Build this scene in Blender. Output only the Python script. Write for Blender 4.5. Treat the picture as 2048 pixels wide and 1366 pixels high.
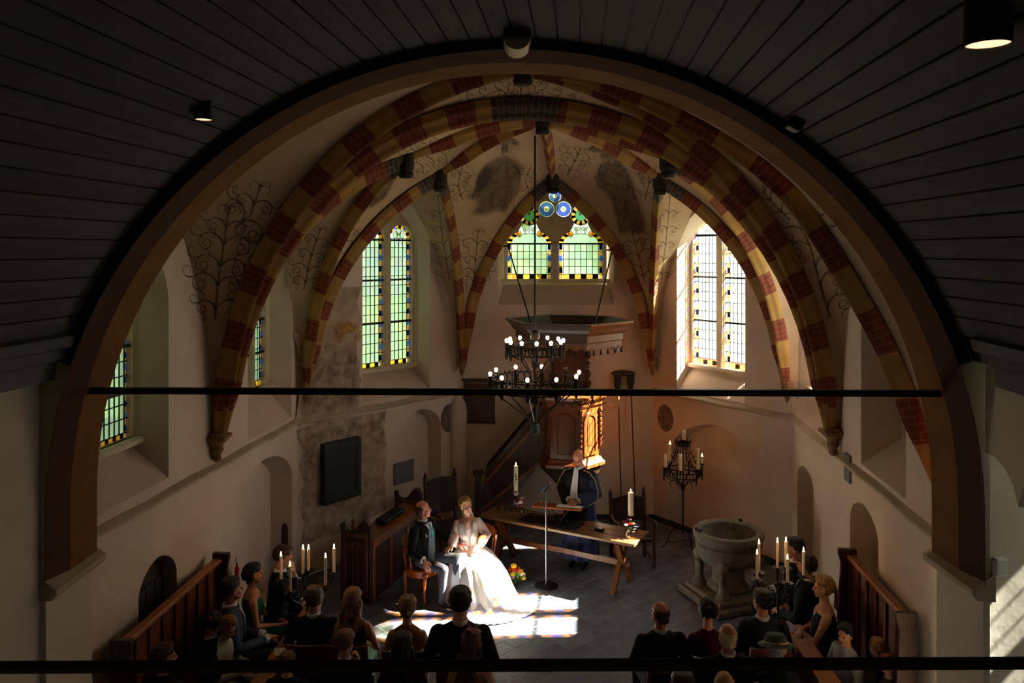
import bpy, bmesh, math, random
import numpy as np
from mathutils import Vector, Matrix, Euler
from mathutils.bvhtree import BVHTree
from mathutils.geometry import delaunay_2d_cdt

random.seed(7)
C = bpy.context.scene.collection
PI = math.pi
for _o in list(bpy.data.objects):
    bpy.data.objects.remove(_o)

# ------------------------------------------------------------------ camera, sky, sun, exposure
FPX, EYE, HZ = 1593.0, 4.85, 500.0          # focal length in pixels of a 2048 wide frame, eye height, horizon row
cam_d = bpy.data.cameras.new('camera')
cam_d.sensor_width = 36.0
cam_d.lens = 36.0 * FPX / 2048.0
cam_d.shift_y = -(683.0 - HZ) / 2048.0
cam_d.clip_start = 0.05
cam_d.clip_end = 300
cam = bpy.data.objects.new('camera', cam_d)
C.objects.link(cam)
cam.location = (0, 0, EYE)
cam.rotation_euler = (PI / 2, 0, 0)
bpy.context.scene.camera = cam

world = bpy.data.worlds.new('sky')
bpy.context.scene.world = world
world.use_nodes = True
_nt = world.node_tree
_bg = _nt.nodes['Background']
_bg.inputs['Color'].default_value = (0.80, 0.90, 1.0, 1)
_bg.inputs['Strength'].default_value = 2.0

SUN_DIR = Vector((-1.0, -0.05, -0.86)).normalized()      # the way the light travels
sun_d = bpy.data.lights.new('sun', 'SUN')
sun_d.energy = 118.0
sun_d.angle = 0.012
sun_d.color = (1.0, 0.93, 0.82)
sun = bpy.data.objects.new('sun', sun_d)
C.objects.link(sun)
sun.rotation_euler = SUN_DIR.to_track_quat('-Z', 'Y').to_euler()
sun.location = (30, -6, 26)

vs = bpy.context.scene.view_settings
vs.view_transform = 'Standard'
vs.look = 'None'
vs.gamma = 1.0
vs.use_curve_mapping = False
vs.exposure = 0.68
cy = bpy.context.scene.cycles
cy.max_bounces = 8
cy.diffuse_bounces = 4
cy.glossy_bounces = 2
cy.transmission_bounces = 4
cy.transparent_max_bounces = 8
cy.caustics_reflective = False
cy.caustics_refractive = False
cy.adaptive_threshold = 0.02


def P(px, py, D):
    """a photograph pixel at a distance in front of the eye -> place in the church"""
    return Vector(((px - 1024.0) * D / FPX, D, EYE - (py - HZ) * D / FPX))


def FL(px, py, z=0.0):
    """where the ray of a pixel meets the level z"""
    return P(px, py, (EYE - z) * FPX / (py - HZ))


# ------------------------------------------------------------------ materials
MATS = {}


def srgb(r, g, b):
    f = lambda c: (c / 255.0) / 12.92 if c / 255.0 <= 0.04045 else (((c / 255.0) + 0.055) / 1.055) ** 2.4
    return (f(r), f(g), f(b), 1.0)


def mat(name, col, rough=0.7, metal=0.0, var=0.0, scale=6.0, bump=0.0, bscale=None, stretch=(1, 1, 1), col2=None, spec=0.4,
        emit=None, estr=0.0, detail=4.0, sheen=0.0):
    """one procedural material: colour with noise variation, fine bump, gloss"""
    if name in MATS:
        return MATS[name]
    m = bpy.data.materials.new(name)
    m.use_nodes = True
    nt = m.node_tree
    b = nt.nodes['Principled BSDF']
    b.inputs['Roughness'].default_value = rough
    b.inputs['Metallic'].default_value = metal
    b.inputs['Specular IOR Level'].default_value = spec
    b.inputs['Base Color'].default_value = col
    if emit is not None:
        b.inputs['Emission Color'].default_value = emit
        b.inputs['Emission Strength'].default_value = estr
    if sheen:
        b.inputs['Sheen Weight'].default_value = sheen
    if var or bump or col2:
        tc = nt.nodes.new('ShaderNodeTexCoord')
        mp = nt.nodes.new('ShaderNodeMapping')
        mp.inputs['Scale'].default_value = stretch
        nt.links.new(tc.outputs['Object'], mp.inputs['Vector'])
    if var or col2:
        n = nt.nodes.new('ShaderNodeTexNoise')
        n.inputs['Scale'].default_value = scale
        n.inputs['Detail'].default_value = detail
        nt.links.new(mp.outputs[0], n.inputs['Vector'])
        r = nt.nodes.new('ShaderNodeValToRGB')
        c2 = col2 or tuple(min(1, c * (1 + var)) for c in col[:3]) + (1,)
        c1 = col if col2 else tuple(c * (1 - var) for c in col[:3]) + (1,)
        r.color_ramp.elements[0].position = 0.35
        r.color_ramp.elements[1].position = 0.68
        r.color_ramp.elements[0].color = c1
        r.color_ramp.elements[1].color = c2
        nt.links.new(n.outputs['Fac'], r.inputs[0])
        nt.links.new(r.outputs[0], b.inputs['Base Color'])
    if bump:
        n2 = nt.nodes.new('ShaderNodeTexNoise')
        n2.inputs['Scale'].default_value = bscale or scale * 4
        n2.inputs['Detail'].default_value = 5
        nt.links.new(mp.outputs[0], n2.inputs['Vector'])
        bp = nt.nodes.new('ShaderNodeBump')
        bp.inputs['Strength'].default_value = bump
        bp.inputs['Distance'].default_value = 0.02
        nt.links.new(n2.outputs['Fac'], bp.inputs['Height'])
        nt.links.new(bp.outputs[0], b.inputs['Normal'])
    MATS[name] = m
    return m


def glass_mat(name, col, clear=0.45, diff=0.5):
    """leaded window glass: part see-through, part milky"""
    if name in MATS:
        return MATS[name]
    m = bpy.data.materials.new(name)
    m.use_nodes = True
    nt = m.node_tree
    nt.nodes.remove(nt.nodes['Principled BSDF'])
    out = nt.nodes['Material Output']
    tr = nt.nodes.new('ShaderNodeBsdfTransparent')
    tl = nt.nodes.new('ShaderNodeBsdfTranslucent')
    gl = nt.nodes.new('ShaderNodeBsdfGlossy')
    gl.inputs['Roughness'].default_value = 0.25
    tr.inputs['Color'].default_value = tuple(c * clear * 2 if c * clear * 2 < 1 else 1 for c in col[:3]) + (1,)
    n = nt.nodes.new('ShaderNodeTexNoise')
    n.inputs['Scale'].default_value = 7
    tc = nt.nodes.new('ShaderNodeTexCoord')
    nt.links.new(tc.outputs['Object'], n.inputs['Vector'])
    mx = nt.nodes.new('ShaderNodeMix')
    mx.data_type = 'RGBA'
    mx.inputs[6].default_value = tuple(c * 0.8 for c in col[:3]) + (1,)
    mx.inputs[7].default_value = tuple(min(1, c * 1.15) for c in col[:3]) + (1,)
    nt.links.new(n.outputs['Fac'], mx.inputs[0])
    nt.links.new(mx.outputs[2], tl.inputs['Color'])
    m1 = nt.nodes.new('ShaderNodeMixShader')
    m1.inputs[0].default_value = diff
    nt.links.new(tr.outputs[0], m1.inputs[1])
    nt.links.new(tl.outputs[0], m1.inputs[2])
    m2 = nt.nodes.new('ShaderNodeMixShader')
    m2.inputs[0].default_value = 0.03
    nt.links.new(m1.outputs[0], m2.inputs[1])
    nt.links.new(gl.outputs[0], m2.inputs[2])
    nt.links.new(m2.outputs[0], out.inputs['Surface'])
    MATS[name] = m
    return m


def clear_glass(name):
    if name in MATS:
        return MATS[name]
    m = bpy.data.materials.new(name)
    m.use_nodes = True
    nt = m.node_tree
    nt.nodes.remove(nt.nodes['Principled BSDF'])
    out = nt.nodes['Material Output']
    tr = nt.nodes.new('ShaderNodeBsdfTransparent')
    tr.inputs['Color'].default_value = (0.92, 0.95, 0.94, 1)
    gl = nt.nodes.new('ShaderNodeBsdfGlossy')
    gl.inputs['Roughness'].default_value = 0.04
    mx = nt.nodes.new('ShaderNodeMixShader')
    mx.inputs[0].default_value = 0.16
    nt.links.new(tr.outputs[0], mx.inputs[1])
    nt.links.new(gl.outputs[0], mx.inputs[2])
    nt.links.new(mx.outputs[0], out.inputs['Surface'])
    MATS[name] = m
    return m


def faded_paint(name, col, base, scale=9.0, lo=0.42, hi=0.6, feather=False):
    """old wall painting: pigment worn off in patches, see-through where it is gone"""
    if name in MATS:
        return MATS[name]
    m = bpy.data.materials.new(name)
    m.use_nodes = True
    nt = m.node_tree
    b = nt.nodes['Principled BSDF']
    b.inputs['Base Color'].default_value = col
    b.inputs['Roughness'].default_value = 0.9
    b.inputs['Specular IOR Level'].default_value = 0.1
    tc = nt.nodes.new('ShaderNodeTexCoord')
    n = nt.nodes.new('ShaderNodeTexNoise')
    n.inputs['Scale'].default_value = scale
    n.inputs['Detail'].default_value = 6
    n.inputs['Roughness'].default_value = 0.65
    nt.links.new(tc.outputs['Object'], n.inputs['Vector'])
    r = nt.nodes.new('ShaderNodeValToRGB')
    r.color_ramp.elements[0].position = lo
    r.color_ramp.elements[1].position = hi
    r.color_ramp.elements[0].color = (base, base, base, 1)
    r.color_ramp.elements[1].color = (0.85, 0.85, 0.85, 1)
    nt.links.new(n.outputs['Fac'], r.inputs[0])
    if feather:
        at_ = nt.nodes.new('ShaderNodeAttribute')
        at_.attribute_name = 'feather'
        mu = nt.nodes.new('ShaderNodeMath')
        mu.operation = 'MULTIPLY'
        nt.links.new(r.outputs[0], mu.inputs[0])
        nt.links.new(at_.outputs['Fac'], mu.inputs[1])
        nt.links.new(mu.outputs[0], b.inputs['Alpha'])
    else:
        nt.links.new(r.outputs[0], b.inputs['Alpha'])
    MATS[name] = m
    return m


def brick_paint(name, c1, c2, mortar):
    """painted brick courses on a rib, laid out in the rib's own length and girth (UV)"""
    if name in MATS:
        return MATS[name]
    m = bpy.data.materials.new(name)
    m.use_nodes = True
    nt = m.node_tree
    b = nt.nodes['Principled BSDF']
    b.inputs['Roughness'].default_value = 0.75
    b.inputs['Specular IOR Level'].default_value = 0.2
    uv = nt.nodes.new('ShaderNodeUVMap')
    br = nt.nodes.new('ShaderNodeTexBrick')
    br.inputs['Color1'].default_value = c1
    br.inputs['Color2'].default_value = c2
    br.inputs['Mortar'].default_value = mortar
    br.inputs['Scale'].default_value = 1.0
    br.inputs['Mortar Size'].default_value = 0.006
    br.inputs['Brick Width'].default_value = 0.16
    br.inputs['Row Height'].default_value = 0.075
    nt.links.new(uv.outputs[0], br.inputs['Vector'])
    nt.links.new(br.outputs['Color'], b.inputs['Base Color'])
    MATS[name] = m
    return m


plaster = mat('plaster', srgb(206, 188, 172), 0.9, var=0.06, scale=1.3, bump=0.25, bscale=9, spec=0.15)
plaster_web = mat('vault_plaster', srgb(172, 146, 120), 0.9, var=0.10, scale=1.6, bump=0.2, bscale=8, spec=0.15)
plaster_nave = mat('nave_plaster', srgb(196, 184, 160), 0.9, var=0.06, scale=1.1, bump=0.2, bscale=8, spec=0.15)
stone_cream = mat('cream_stone', srgb(206, 192, 166), 0.85, var=0.08, scale=5, bump=0.2, spec=0.15)
ledge_m = mat('ledge_plaster', srgb(176, 160, 138), 0.9, var=0.08, scale=3, bump=0.2, spec=0.15)
ochre = mat('ochre_paint', srgb(116, 76, 34), 0.85, var=0.14, scale=3.5, bump=0.15, spec=0.15)
ochre_dark = mat('brown_paint', srgb(70, 44, 24), 0.85, var=0.14, scale=3.5, bump=0.15, spec=0.15)
ochre_rib = mat('ochre_rib_paint', srgb(150, 116, 64), 0.8, var=0.14, scale=5, bump=0.15, spec=0.2)
red_rib = brick_paint('red_brick_paint', srgb(112, 54, 36), srgb(104, 48, 32), srgb(128, 78, 56))
grey_rib = brick_paint('grey_brick_paint', srgb(74, 66, 60), srgb(62, 56, 52), srgb(110, 98, 84))
navy = mat('gap_shade_paint', srgb(26, 28, 36), 0.8, spec=0.2)
board_m = [mat('ceiling_board_%d' % i, srgb(*c), 0.75, var=0.18, scale=3, stretch=(6, 0.35, 6), bump=0.12, spec=0.25)
           for i, c in enumerate([(60, 53, 49), (55, 50, 46), (64, 57, 52)])]
cornice_m = mat('cornice_wood', srgb(74, 70, 66), 0.7, var=0.15, scale=4, spec=0.25)
iron = mat('black_iron', srgb(34, 32, 32), 0.45, metal=0.6, bump=0.1, scale=30, spec=0.4)
iron_dk = mat('wrought_iron', srgb(40, 34, 30), 0.5, metal=0.5, spec=0.4)
wood_dark = mat('dark_oak', srgb(62, 34, 20), 0.4, var=0.35, scale=4, stretch=(8, 8, 1.2), bump=0.1, spec=0.5)
wood_mid = mat('oak', srgb(118, 66, 32), 0.38, var=0.3, scale=4, stretch=(8, 8, 1.2), bump=0.08, spec=0.5)
wood_pulpit = mat('pulpit_oak', srgb(116, 60, 24), 0.32, var=0.25, scale=4, stretch=(8, 8, 1.2), bump=0.06, spec=0.5)
wood_chair = mat('polished_cherry', srgb(164, 78, 26), 0.3, var=0.2, scale=5, stretch=(6, 6, 1), spec=0.5)
wood_table = mat('worn_oak_top', srgb(124, 84, 48), 0.42, var=0.3, scale=3, stretch=(1.2, 8, 8), bump=0.1, spec=0.45)
wood_pew = mat('pew_oak', srgb(104, 56, 28), 0.42, var=0.3, scale=4, stretch=(8, 1.2, 8), bump=0.1, spec=0.45)
wood_plank = mat('plank_oak', srgb(150, 92, 44), 0.45, var=0.25, scale=4, stretch=(8, 1.0, 8), bump=0.1, spec=0.45)
lead = mat('lead_came', srgb(28, 28, 30), 0.6, metal=0.3, spec=0.3)
wax = mat('candle_wax', srgb(236, 222, 190), 0.5, spec=0.4)
wax_taper = mat('taper_wax', srgb(244, 224, 204), 0.5, spec=0.4)
flame_m = mat('candle_flame', srgb(255, 190, 110), 0.5, emit=(1.0, 0.55, 0.20, 1), estr=60.0)
bulb_m = mat('lit_bulb', srgb(255, 220, 170), 0.3, emit=(1.0, 0.68, 0.42, 1), estr=32.0)
bulb_off = clear_glass('unlit_bulb')
stone_font = mat('font_stone', srgb(120, 112, 100), 0.85, var=0.25, scale=6, bump=0.5, bscale=22, spec=0.2)
water_glass = clear_glass('drinking_glass')
white_paper = mat('white_paper', srgb(238, 236, 232), 0.8)
black_m = mat('matt_black', srgb(18, 18, 19), 0.6, spec=0.3)
leather = mat('dark_leather', srgb(44, 26, 20), 0.4, var=0.2, scale=9, bump=0.1, spec=0.5)
chrome = mat('brushed_steel', srgb(150, 152, 156), 0.3, metal=0.9)
brass = mat('brass', srgb(158, 112, 50), 0.35, metal=0.85)
velvet = mat('dark_green_velvet', srgb(24, 34, 30), 0.95, sheen=0.4)


# ------------------------------------------------------------------ mesh helper
class G:
    """collects shapes; build() links them as one mesh object"""

    def __init__(s, M=None):
        s.v, s.f, s.m, s.uv = [], [], [], None
        s.M = M

    def add(s, vs_, fs, mi=0):
        o = len(s.v)
        if s.M is not None:
            vs_ = [s.M @ Vector(p) for p in vs_]
        s.v.extend([tuple(p) for p in vs_])
        s.f.extend([tuple(i + o for i in f) for f in fs])
        s.m.extend([mi] * len(fs))

    def box(s, c, size, rot=None, mi=0):
        c = Vector(c)
        hx, hy, hz = size[0] / 2, size[1] / 2, size[2] / 2
        R = rot if rot is not None else Matrix.Identity(3)
        vs_ = [c + R @ Vector((x * hx, y * hy, z * hz)) for z in (-1, 1) for y in (-1, 1) for x in (-1, 1)]
        s.add(vs_, [(0, 2, 3, 1), (4, 5, 7, 6), (0, 1, 5, 4), (2, 6, 7, 3), (0, 4, 6, 2), (1, 3, 7, 5)], mi)

    def bbox(s, c, size, bev=0.01, rot=None, mi=0):
        """box with chamfered vertical and horizontal edges"""
        c = Vector(c)
        R = rot if rot is not None else Matrix.Identity(3)
        h = [d / 2 for d in size]
        b = min(bev, min(h) * 0.45)
        rings = []
        for z, i in ((-h[2], b), (-h[2] + b, 0), (h[2] - b, 0), (h[2], b)):
            x, y = h[0] - i, h[1] - i
            k = b * 0.7
            rings.append([c + R @ Vector(q) for q in
                          ((-x + k, -y, z), (x - k, -y, z), (x, -y + k, z), (x, y - k, z), (x - k, y, z), (-x + k, y, z), (-x, y - k, z), (-x, -y + k, z))])
        s.loft(rings, mi)

    def loft(s, rings, mi=0, caps=True, close=True):
        n = len(rings[0])
        vs_ = [p for r in rings for p in r]
        fs = []
        for i in range(len(rings) - 1):
            for j in range(n if close else n - 1):
                a, b = i * n + j, i * n + (j + 1) % n
                fs.append((a, b, b + n, a + n))
        if caps:
            fs.append(tuple(range(n - 1, -1, -1)))
            fs.append(tuple(range((len(rings) - 1) * n, len(rings) * n)))
        s.add(vs_, fs, mi)

    def lathe(s, prof, c=(0, 0, 0), n=20, mi=0, caps=True, sx=1, sy=1):
        c = Vector(c)
        s.loft([[c + Vector((r * sx * math.cos(2 * PI * k / n), r * sy * math.sin(2 * PI * k / n), z)) for k in range(n)] for r, z in prof], mi, caps)

    def cone(s, p0, r0, p1, r1, n=10, mi=0):
        p0, p1 = Vector(p0), Vector(p1)
        d = (p1 - p0).normalized()
        a = d.orthogonal().normalized()
        b = d.cross(a)
        ring = lambda p, r: [p + (a * math.cos(2 * PI * k / n) + b * math.sin(2 * PI * k / n)) * r for k in range(n)]
        s.loft([ring(p0, r0), ring(p1, r1)], mi)

    def bar(s, p0, p1, w, h, mi=0, up=(0, 0, 1)):
        """square bar between two points"""
        p0, p1 = Vector(p0), Vector(p1)
        d = (p1 - p0).normalized()
        x = d.cross(Vector(up))
        if x.length < 1e-4:
            x = d.cross(Vector((0, 1, 0)))
        x.normalize()
        y = x.cross(d)
        ring = lambda p: [p + x * w / 2 * a + y * h / 2 * b for a, b in ((-1, -1), (1, -1), (1, 1), (-1, 1))]
        s.loft([ring(p0), ring(p1)], mi)

    def tube(s, path, r, n=8, mi=0):
        path = [Vector(p) for p in path]
        rs = r if isinstance(r, (list, tuple)) else [r] * len(path)
        rings, a = [], None
        for i, p in enumerate(path):
            d = (path[min(i + 1, len(path) - 1)] - path[max(i - 1, 0)]).normalized()
            a = d.orthogonal().normalized() if a is None else (a - d * a.dot(d)).normalized()
            b = d.cross(a)
            rings.append([p + (a * math.cos(2 * PI * k / n) + b * math.sin(2 * PI * k / n)) * rs[i] for k in range(n)])
        s.loft(rings, mi)

    def capsule(s, p0, r0, p1, r1, mi=0, n=12):
        p0, p1 = Vector(p0), Vector(p1)
        d = p1 - p0
        if d.length < 1e-5:
            d = Vector((0, 0, 1e-4))
            p1 = p0 + d
        d.normalize()
        a = d.orthogonal().normalized()
        b = d.cross(a)
        rings = []
        for t in (-80, -50, -20):
            q = math.radians(t)
            rings.append((p0 + d * r0 * math.sin(q), r0 * math.cos(q)))
        rings.append((p0, r0))
        rings.append((p1, r1))
        for t in (20, 50, 80):
            q = math.radians(t)
            rings.append((p1 + d * r1 * math.sin(q), r1 * math.cos(q)))
        s.loft([[p + (a * math.cos(2 * PI * k / n) + b * math.sin(2 * PI * k / n)) * r for k in range(n)] for p, r in rings], mi)

    def ellip(s, c, r, mi=0, n=14, k=9, rot=None):
        c = Vector(c)
        R = rot if rot is not None else Matrix.Identity(3)
        rings = []
        for i in range(k):
            t = -PI / 2 + PI * (i + 0.35) / (k - 0.3)
            rings.append([c + R @ Vector((r[0] * math.cos(t) * math.cos(2 * PI * j / n), r[1] * math.cos(t) * math.sin(2 * PI * j / n), r[2] * math.sin(t))) for j in range(n)])
        s.loft(rings, mi)

    def mesh(s, name, mats, smooth=False):
        me = bpy.data.meshes.new(name)
        me.from_pydata(s.v, [], s.f)
        for m_ in (mats if isinstance(mats, (list, tuple)) else [mats]):
            me.materials.append(m_)
        me.polygons.foreach_set('material_index', s.m)
        if smooth:
            me.polygons.foreach_set('use_smooth', [True] * len(me.polygons))
            me.set_sharp_from_angle(angle=math.radians(42))
        me.update()
        return me

    def build(s, name, mats, parent=None, smooth=False, loc=None, rot=None):
        return link(name, s.mesh(name, mats, smooth), parent, loc, rot)


def link(name, me, parent=None, loc=None, rot=None):
    o = bpy.data.objects.new(name, me)
    C.objects.link(o)
    o.parent = parent
    if loc is not None:
        o.location = loc
    if rot is not None:
        o.rotation_euler = rot
    return o


def thing(name, label, cat, loc=(0, 0, 0), rotz=0.0, group=None):
    o = bpy.data.objects.new(name, None)
    o.empty_display_size = 0.1
    C.objects.link(o)
    o.location = loc
    o.rotation_euler = (0, 0, rotz)
    return tag(o, label, cat, group)


def tag(o, label=None, cat=None, group=None, kind=None):
    if label:
        o['label'] = label
    if cat:
        o['category'] = cat
    if group:
        o['group'] = group
    if kind:
        o['kind'] = kind
    return o


def struct(o, label=None, cat=None):
    o['kind'] = 'structure'
    if label:
        o['label'] = label
    if cat:
        o['category'] = cat
    return o


def copy_tree(o, parent=None):
    c = o.copy()
    C.objects.link(c)
    c.parent = parent
    for ch in list(o.children):
        copy_tree(ch, c)
    return c


# ------------------------------------------------------------------ plan of the chancel
COL_L, COL_R = Vector((-3.17, 11.75)), Vector((4.22, 12.0))
BK_L, BK_R = Vector((-0.97, 14.35)), Vector((2.55, 14.35))
NEAR_L, NEAR_R = Vector((-3.77, 6.6)), Vector((3.69, 6.6))
TOP = 7.6


class Wall:
    def __init__(s, p0, p1):
        s.p0, s.p1 = Vector(p0), Vector(p1)
        s.L = (s.p1 - s.p0).length
        s.u = (s.p1 - s.p0) / s.L
        s.n = Vector((-s.u.y, s.u.x))
        s.mat = Matrix(((s.u.x, s.n.x, 0, s.p0.x), (s.u.y, s.n.y, 0, s.p0.y), (0, 0, 1, 0), (0, 0, 0, 1)))
        s.rotz = math.atan2(s.u.y, s.u.x)

    def at(s, u, v, z):
        return s.mat @ Vector((u, v, z))

    def hit(s, px, py, v=0.0):
        """(u, z) on the wall face (or v behind it) under a pixel"""
        d = Vector(((px - 1024.0) / FPX, 1.0))
        q = s.p0 + s.n * v
        t = q.dot(s.n) / d.dot(s.n)
        return ((d * t - q).dot(s.u), EYE - (py - HZ) / FPX * t)


WL, WOL = Wall(NEAR_L, COL_L), Wall(COL_L, BK_L)
WB = Wall(BK_L, BK_R)
WOR, WR = Wall(BK_R, COL_R), Wall(COL_R, NEAR_R)
SCAN = []          # world-space triangles that wall paintings are laid on


def arch(u0, u1, zb, zs, zt, tm=62, n=8, shift=0.0):
    """outline of an arched opening, counter-clockwise from the lower left corner"""
    pts = [(u0, zb), (u1, zb)]
    tm = math.radians(tm)
    c, w = (u0 + u1) / 2 + shift, 0
    arc = []
    for i in range(n + 1):
        t = tm * i / n
        arc.append(((1 - math.cos(t)) / (1 - math.cos(tm)), math.sin(t) / math.sin(tm)))
    for a, b in arc:
        pts.append((u1 + (c - u1) * a, zs + (zt - zs) * b))
    for a, b in reversed(arc[:-1]):
        pts.append((u0 + (c - u0) * a, zs + (zt - zs) * b))
    return pts


def inside(pt, poly):
    x, y = pt
    r = False
    j = len(poly) - 1
    for i in range(len(poly)):
        if (poly[i][1] > y) != (poly[j][1] > y) and x < (poly[j][0] - poly[i][0]) * (y - poly[i][1]) / (poly[j][1] - poly[i][1]) + poly[i][0]:
            r = not r
        j = i
    return r


def tri_holes(outer, holes, extra=()):
    vs_, ed = [], []
    for poly in [outer] + list(holes):
        o = len(vs_)
        vs_ += [Vector(p) for p in poly]
        ed += [(o + i, o + (i + 1) % len(poly)) for i in range(len(poly))]
    vs_ += [Vector(p) for p in extra]
    V, E, Fc, *_ = delaunay_2d_cdt(vs_, ed, [], 0, 1e-5)
    keep = []
    for f in Fc:
        c = sum((V[i] for i in f), Vector((0, 0))) / 3
        if inside(c, outer) and not any(inside(c, h) for h in holes):
            keep.append(tuple(f))
    return V, keep


def build_wall(name, W, holes, m=None, ztop=TOP):
    """wall face with openings; each hole = (outline on the face, outline at the back, depth, closed?, back material)"""
    g = G()
    outer = [(0, 0), (W.L, 0), (W.L, ztop), (0, ztop)]
    hs = [h[0] for h in holes]
    V, T = tri_holes(outer, hs)
    g.add([(p.x, 0, p.y) for p in V], T)
    for a, b, d, closed, *_ in holes:
        n = len(a)
        g.add([(p[0], 0, p[1]) for p in a] + [(p[0], d, p[1]) for p in b],
              [(i, (i + 1) % n, n + (i + 1) % n, n + i) for i in range(n)])
        if closed:
            V2, T2 = tri_holes(b, [])
            g.add([(p.x, d, p.y) for p in V2], T2)
    o = g.build(name, [m or plaster])
    o.matrix_world = W.mat
    for p in g.f:
        pass
    SCAN.append(([W.mat @ Vector(p) for p in g.v], list(g.f)))
    return struct(o)

# ------------------------------------------------------------------ walls of the chancel
SUNK = 0.42
# opening spans measured along each wall
ol = [WOL.hit(725, 600)[0], WOL.hit(860, 780)[0]]
ol_g1, ol_gm = WOL.hit(819, 720, SUNK)[0], WOL.hit(769, 720, SUNK)[0]
ol_g0 = 2 * ol_gm - ol_g1
orr = [WOR.hit(1354, 780)[0], WOR.hit(1490, 820)[0]]
or_g0, or_gm = WOR.hit(1391, 720, SUNK)[0], WOR.hit(1447, 735, SUNK)[0]
or_g1 = 2 * or_gm - or_g0
b_g = [WB.hit(1014, 556, 0.3)[0], WB.hit(1110, 556, 0.3)[0]]
b_g = [b_g[0], b_g[1], 2 * b_g[1] - b_g[0]]
r_e = WR.hit(1592, 800)[0]
r_g0 = WR.hit(1634, 760, 0.24)[0]

wins = {
    'wl1': (WL, (0.42, 1.70, 2.48, 4.3, 5.05), (0.66, 1.58, 2.88, 4.2, 4.85), 0.38),
    'wl2': (WL, (3.55, 4.97, 2.42, 4.3, 5.05), (3.80, 4.86, 2.88, 4.2, 4.85), 0.38),
    'wol': (WOL, (ol[0], ol[1], 2.42, 4.95, 5.75), (ol_g0 - 0.06, ol_g1 + 0.06, 2.83, 4.95, 5.66), SUNK),
    'wb': (WB, (b_g[0] - 0.16, b_g[2] + 0.16, 3.86, 4.95, 6.25), (b_g[0] - 0.06, b_g[2] + 0.06, 4.26, 4.95, 6.2), 0.3),
    'wor': (WOR, (orr[0], orr[1], 2.40, 4.85, 5.62), (or_g0 - 0.06, or_g1 + 0.06, 2.80, 4.8, 5.5), SUNK),
    'wr2': (WR, (r_e, 1.95, 2.40, 4.8, 5.8), (r_g0, 1.88, 2.82, 4.75, 5.7), 0.24),
}
hole = {k: (arch(*i), arch(*o_), v, False) for k, (w, i, o_, v) in wins.items()}
r1a, r1b = WR.hit(1722, 600)[0], 4.35
nich_l = (WL.hit(466, 1000)[0], WL.hit(584, 900)[0])
build_wall('wall_left', WL, [
    hole['wl1'], hole['wl2'],
    (arch(nich_l[0], nich_l[1], 0.0001, 1.55, 2.06, 85), arch(nich_l[0] + 0.05, nich_l[1] - 0.06, 0.0002, 1.52, 1.98, 85), 0.30, True),
    (arch(1.16, 1.86, 0.0001, 1.42, 1.73, 80), arch(1.16, 1.86, 0.0001, 1.42, 1.73, 80), 0.22, True),
])
nl = (WOL.hit(800, 830)[0], WOL.hit(882, 870)[0])
build_wall('wall_apse_left', WOL, [hole['wol'],
           (arch(nl[0], nl[1], 0.0001, 1.75, 2.12, 85), arch(nl[0] + 0.04, nl[1] - 0.04, 0.0002, 1.72, 2.06, 85), 0.28, True)])
build_wall('wall_back', WB, [hole['wb']])
nr = (WOR.hit(1336, 878)[0], WOR.hit(1545, 960)[0])
build_wall('wall_apse_right', WOR, [hole['wor'],
           (arch(nr[0], nr[1], 0.0001, 1.15, 1.95, 85), arch(nr[0] + 0.04, nr[1] - 0.04, 0.0002, 1.12, 1.90, 85), 0.26, True)])
n1 = (WR.hit(1594, 950)[0], WR.hit(1628, 950)[0])
n2 = (WR.hit(1700, 1030)[0], WR.hit(1757, 1030)[0])
build_wall('wall_right', WR, [
    hole['wr2'],
    (arch(r1a, r1b, 2.45, 4.3, 5.05), arch(r1a + 0.12, r1b - 0.1, 2.78, 4.2, 4.9), 0.40, True),
    (arch(n1[0] + 0.03, n1[1], 0.25, 1.55, 1.78, 80), arch(n1[0] + 0.05, n1[1] - 0.02, 0.26, 1.53, 1.75, 80), 0.20, True),
    (arch(n2[0], n2[1], 0.0001, 1.72, 2.02, 80), arch(n2[0] + 0.03, n2[1] - 0.03, 0.0002, 1.70, 1.98, 80), 0.30, True),
])

# string course with sloping top along every chancel wall, and the dark plinth
ti = 0


def course(W, u0, u1, z, m=ledge_m, prot=0.06, h=0.11, base=False):
    global ti
    ti += 1
    g = G()
    pr = [(0.02, z), (-prot * 0.35, z), (-prot, z + 0.02), (-prot, z + 0.05), (0.02, z + h)] if not base else \
        [(0.02, 0.0), (-prot, 0.0), (-prot, z), (0.02, z)]
    n = 12
    rings = [[(u0 + (u1 - u0) * i / n, v + 0.006 * math.sin(i * 2.3), zz + (0.008 * math.sin(i * 1.7) if not base else 0)) for v, zz in pr] for i in range(n + 1)]
    g.loft(rings)
    o = g.build('trim_%d' % ti if not base else 'baseboard_%d' % ti, [m])
    o.matrix_world = W.mat
    return struct(o)


course(WL, 0.0, WL.L, 2.28)
course(WOL, 0.0, WOL.L, 2.26)
course(WOR, 0.0, WOR.L, 2.28)
course(WR, 0.0, WR.L, 2.30)
plinth = mat('dark_plinth', srgb(40, 36, 36), 0.7)
course(WB, 0.0, WB.L, 0.09, plinth, 0.03, base=True)
course(WOR, 0.0, WOR.L, 0.09, plinth, 0.03, base=True)
course(WR, 0.0, n2[0], 0.09, plinth, 0.03, base=True)

# round engaged column where the back wall meets the left face
g = G()
g.lathe([(0.17, 0.0), (0.17, 1.95), (0.15, 2.10), (0.05, 2.24)], (-0.98, 14.30, 0), 20)
struct(g.build('trim_column', [plaster], smooth=True))

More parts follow.
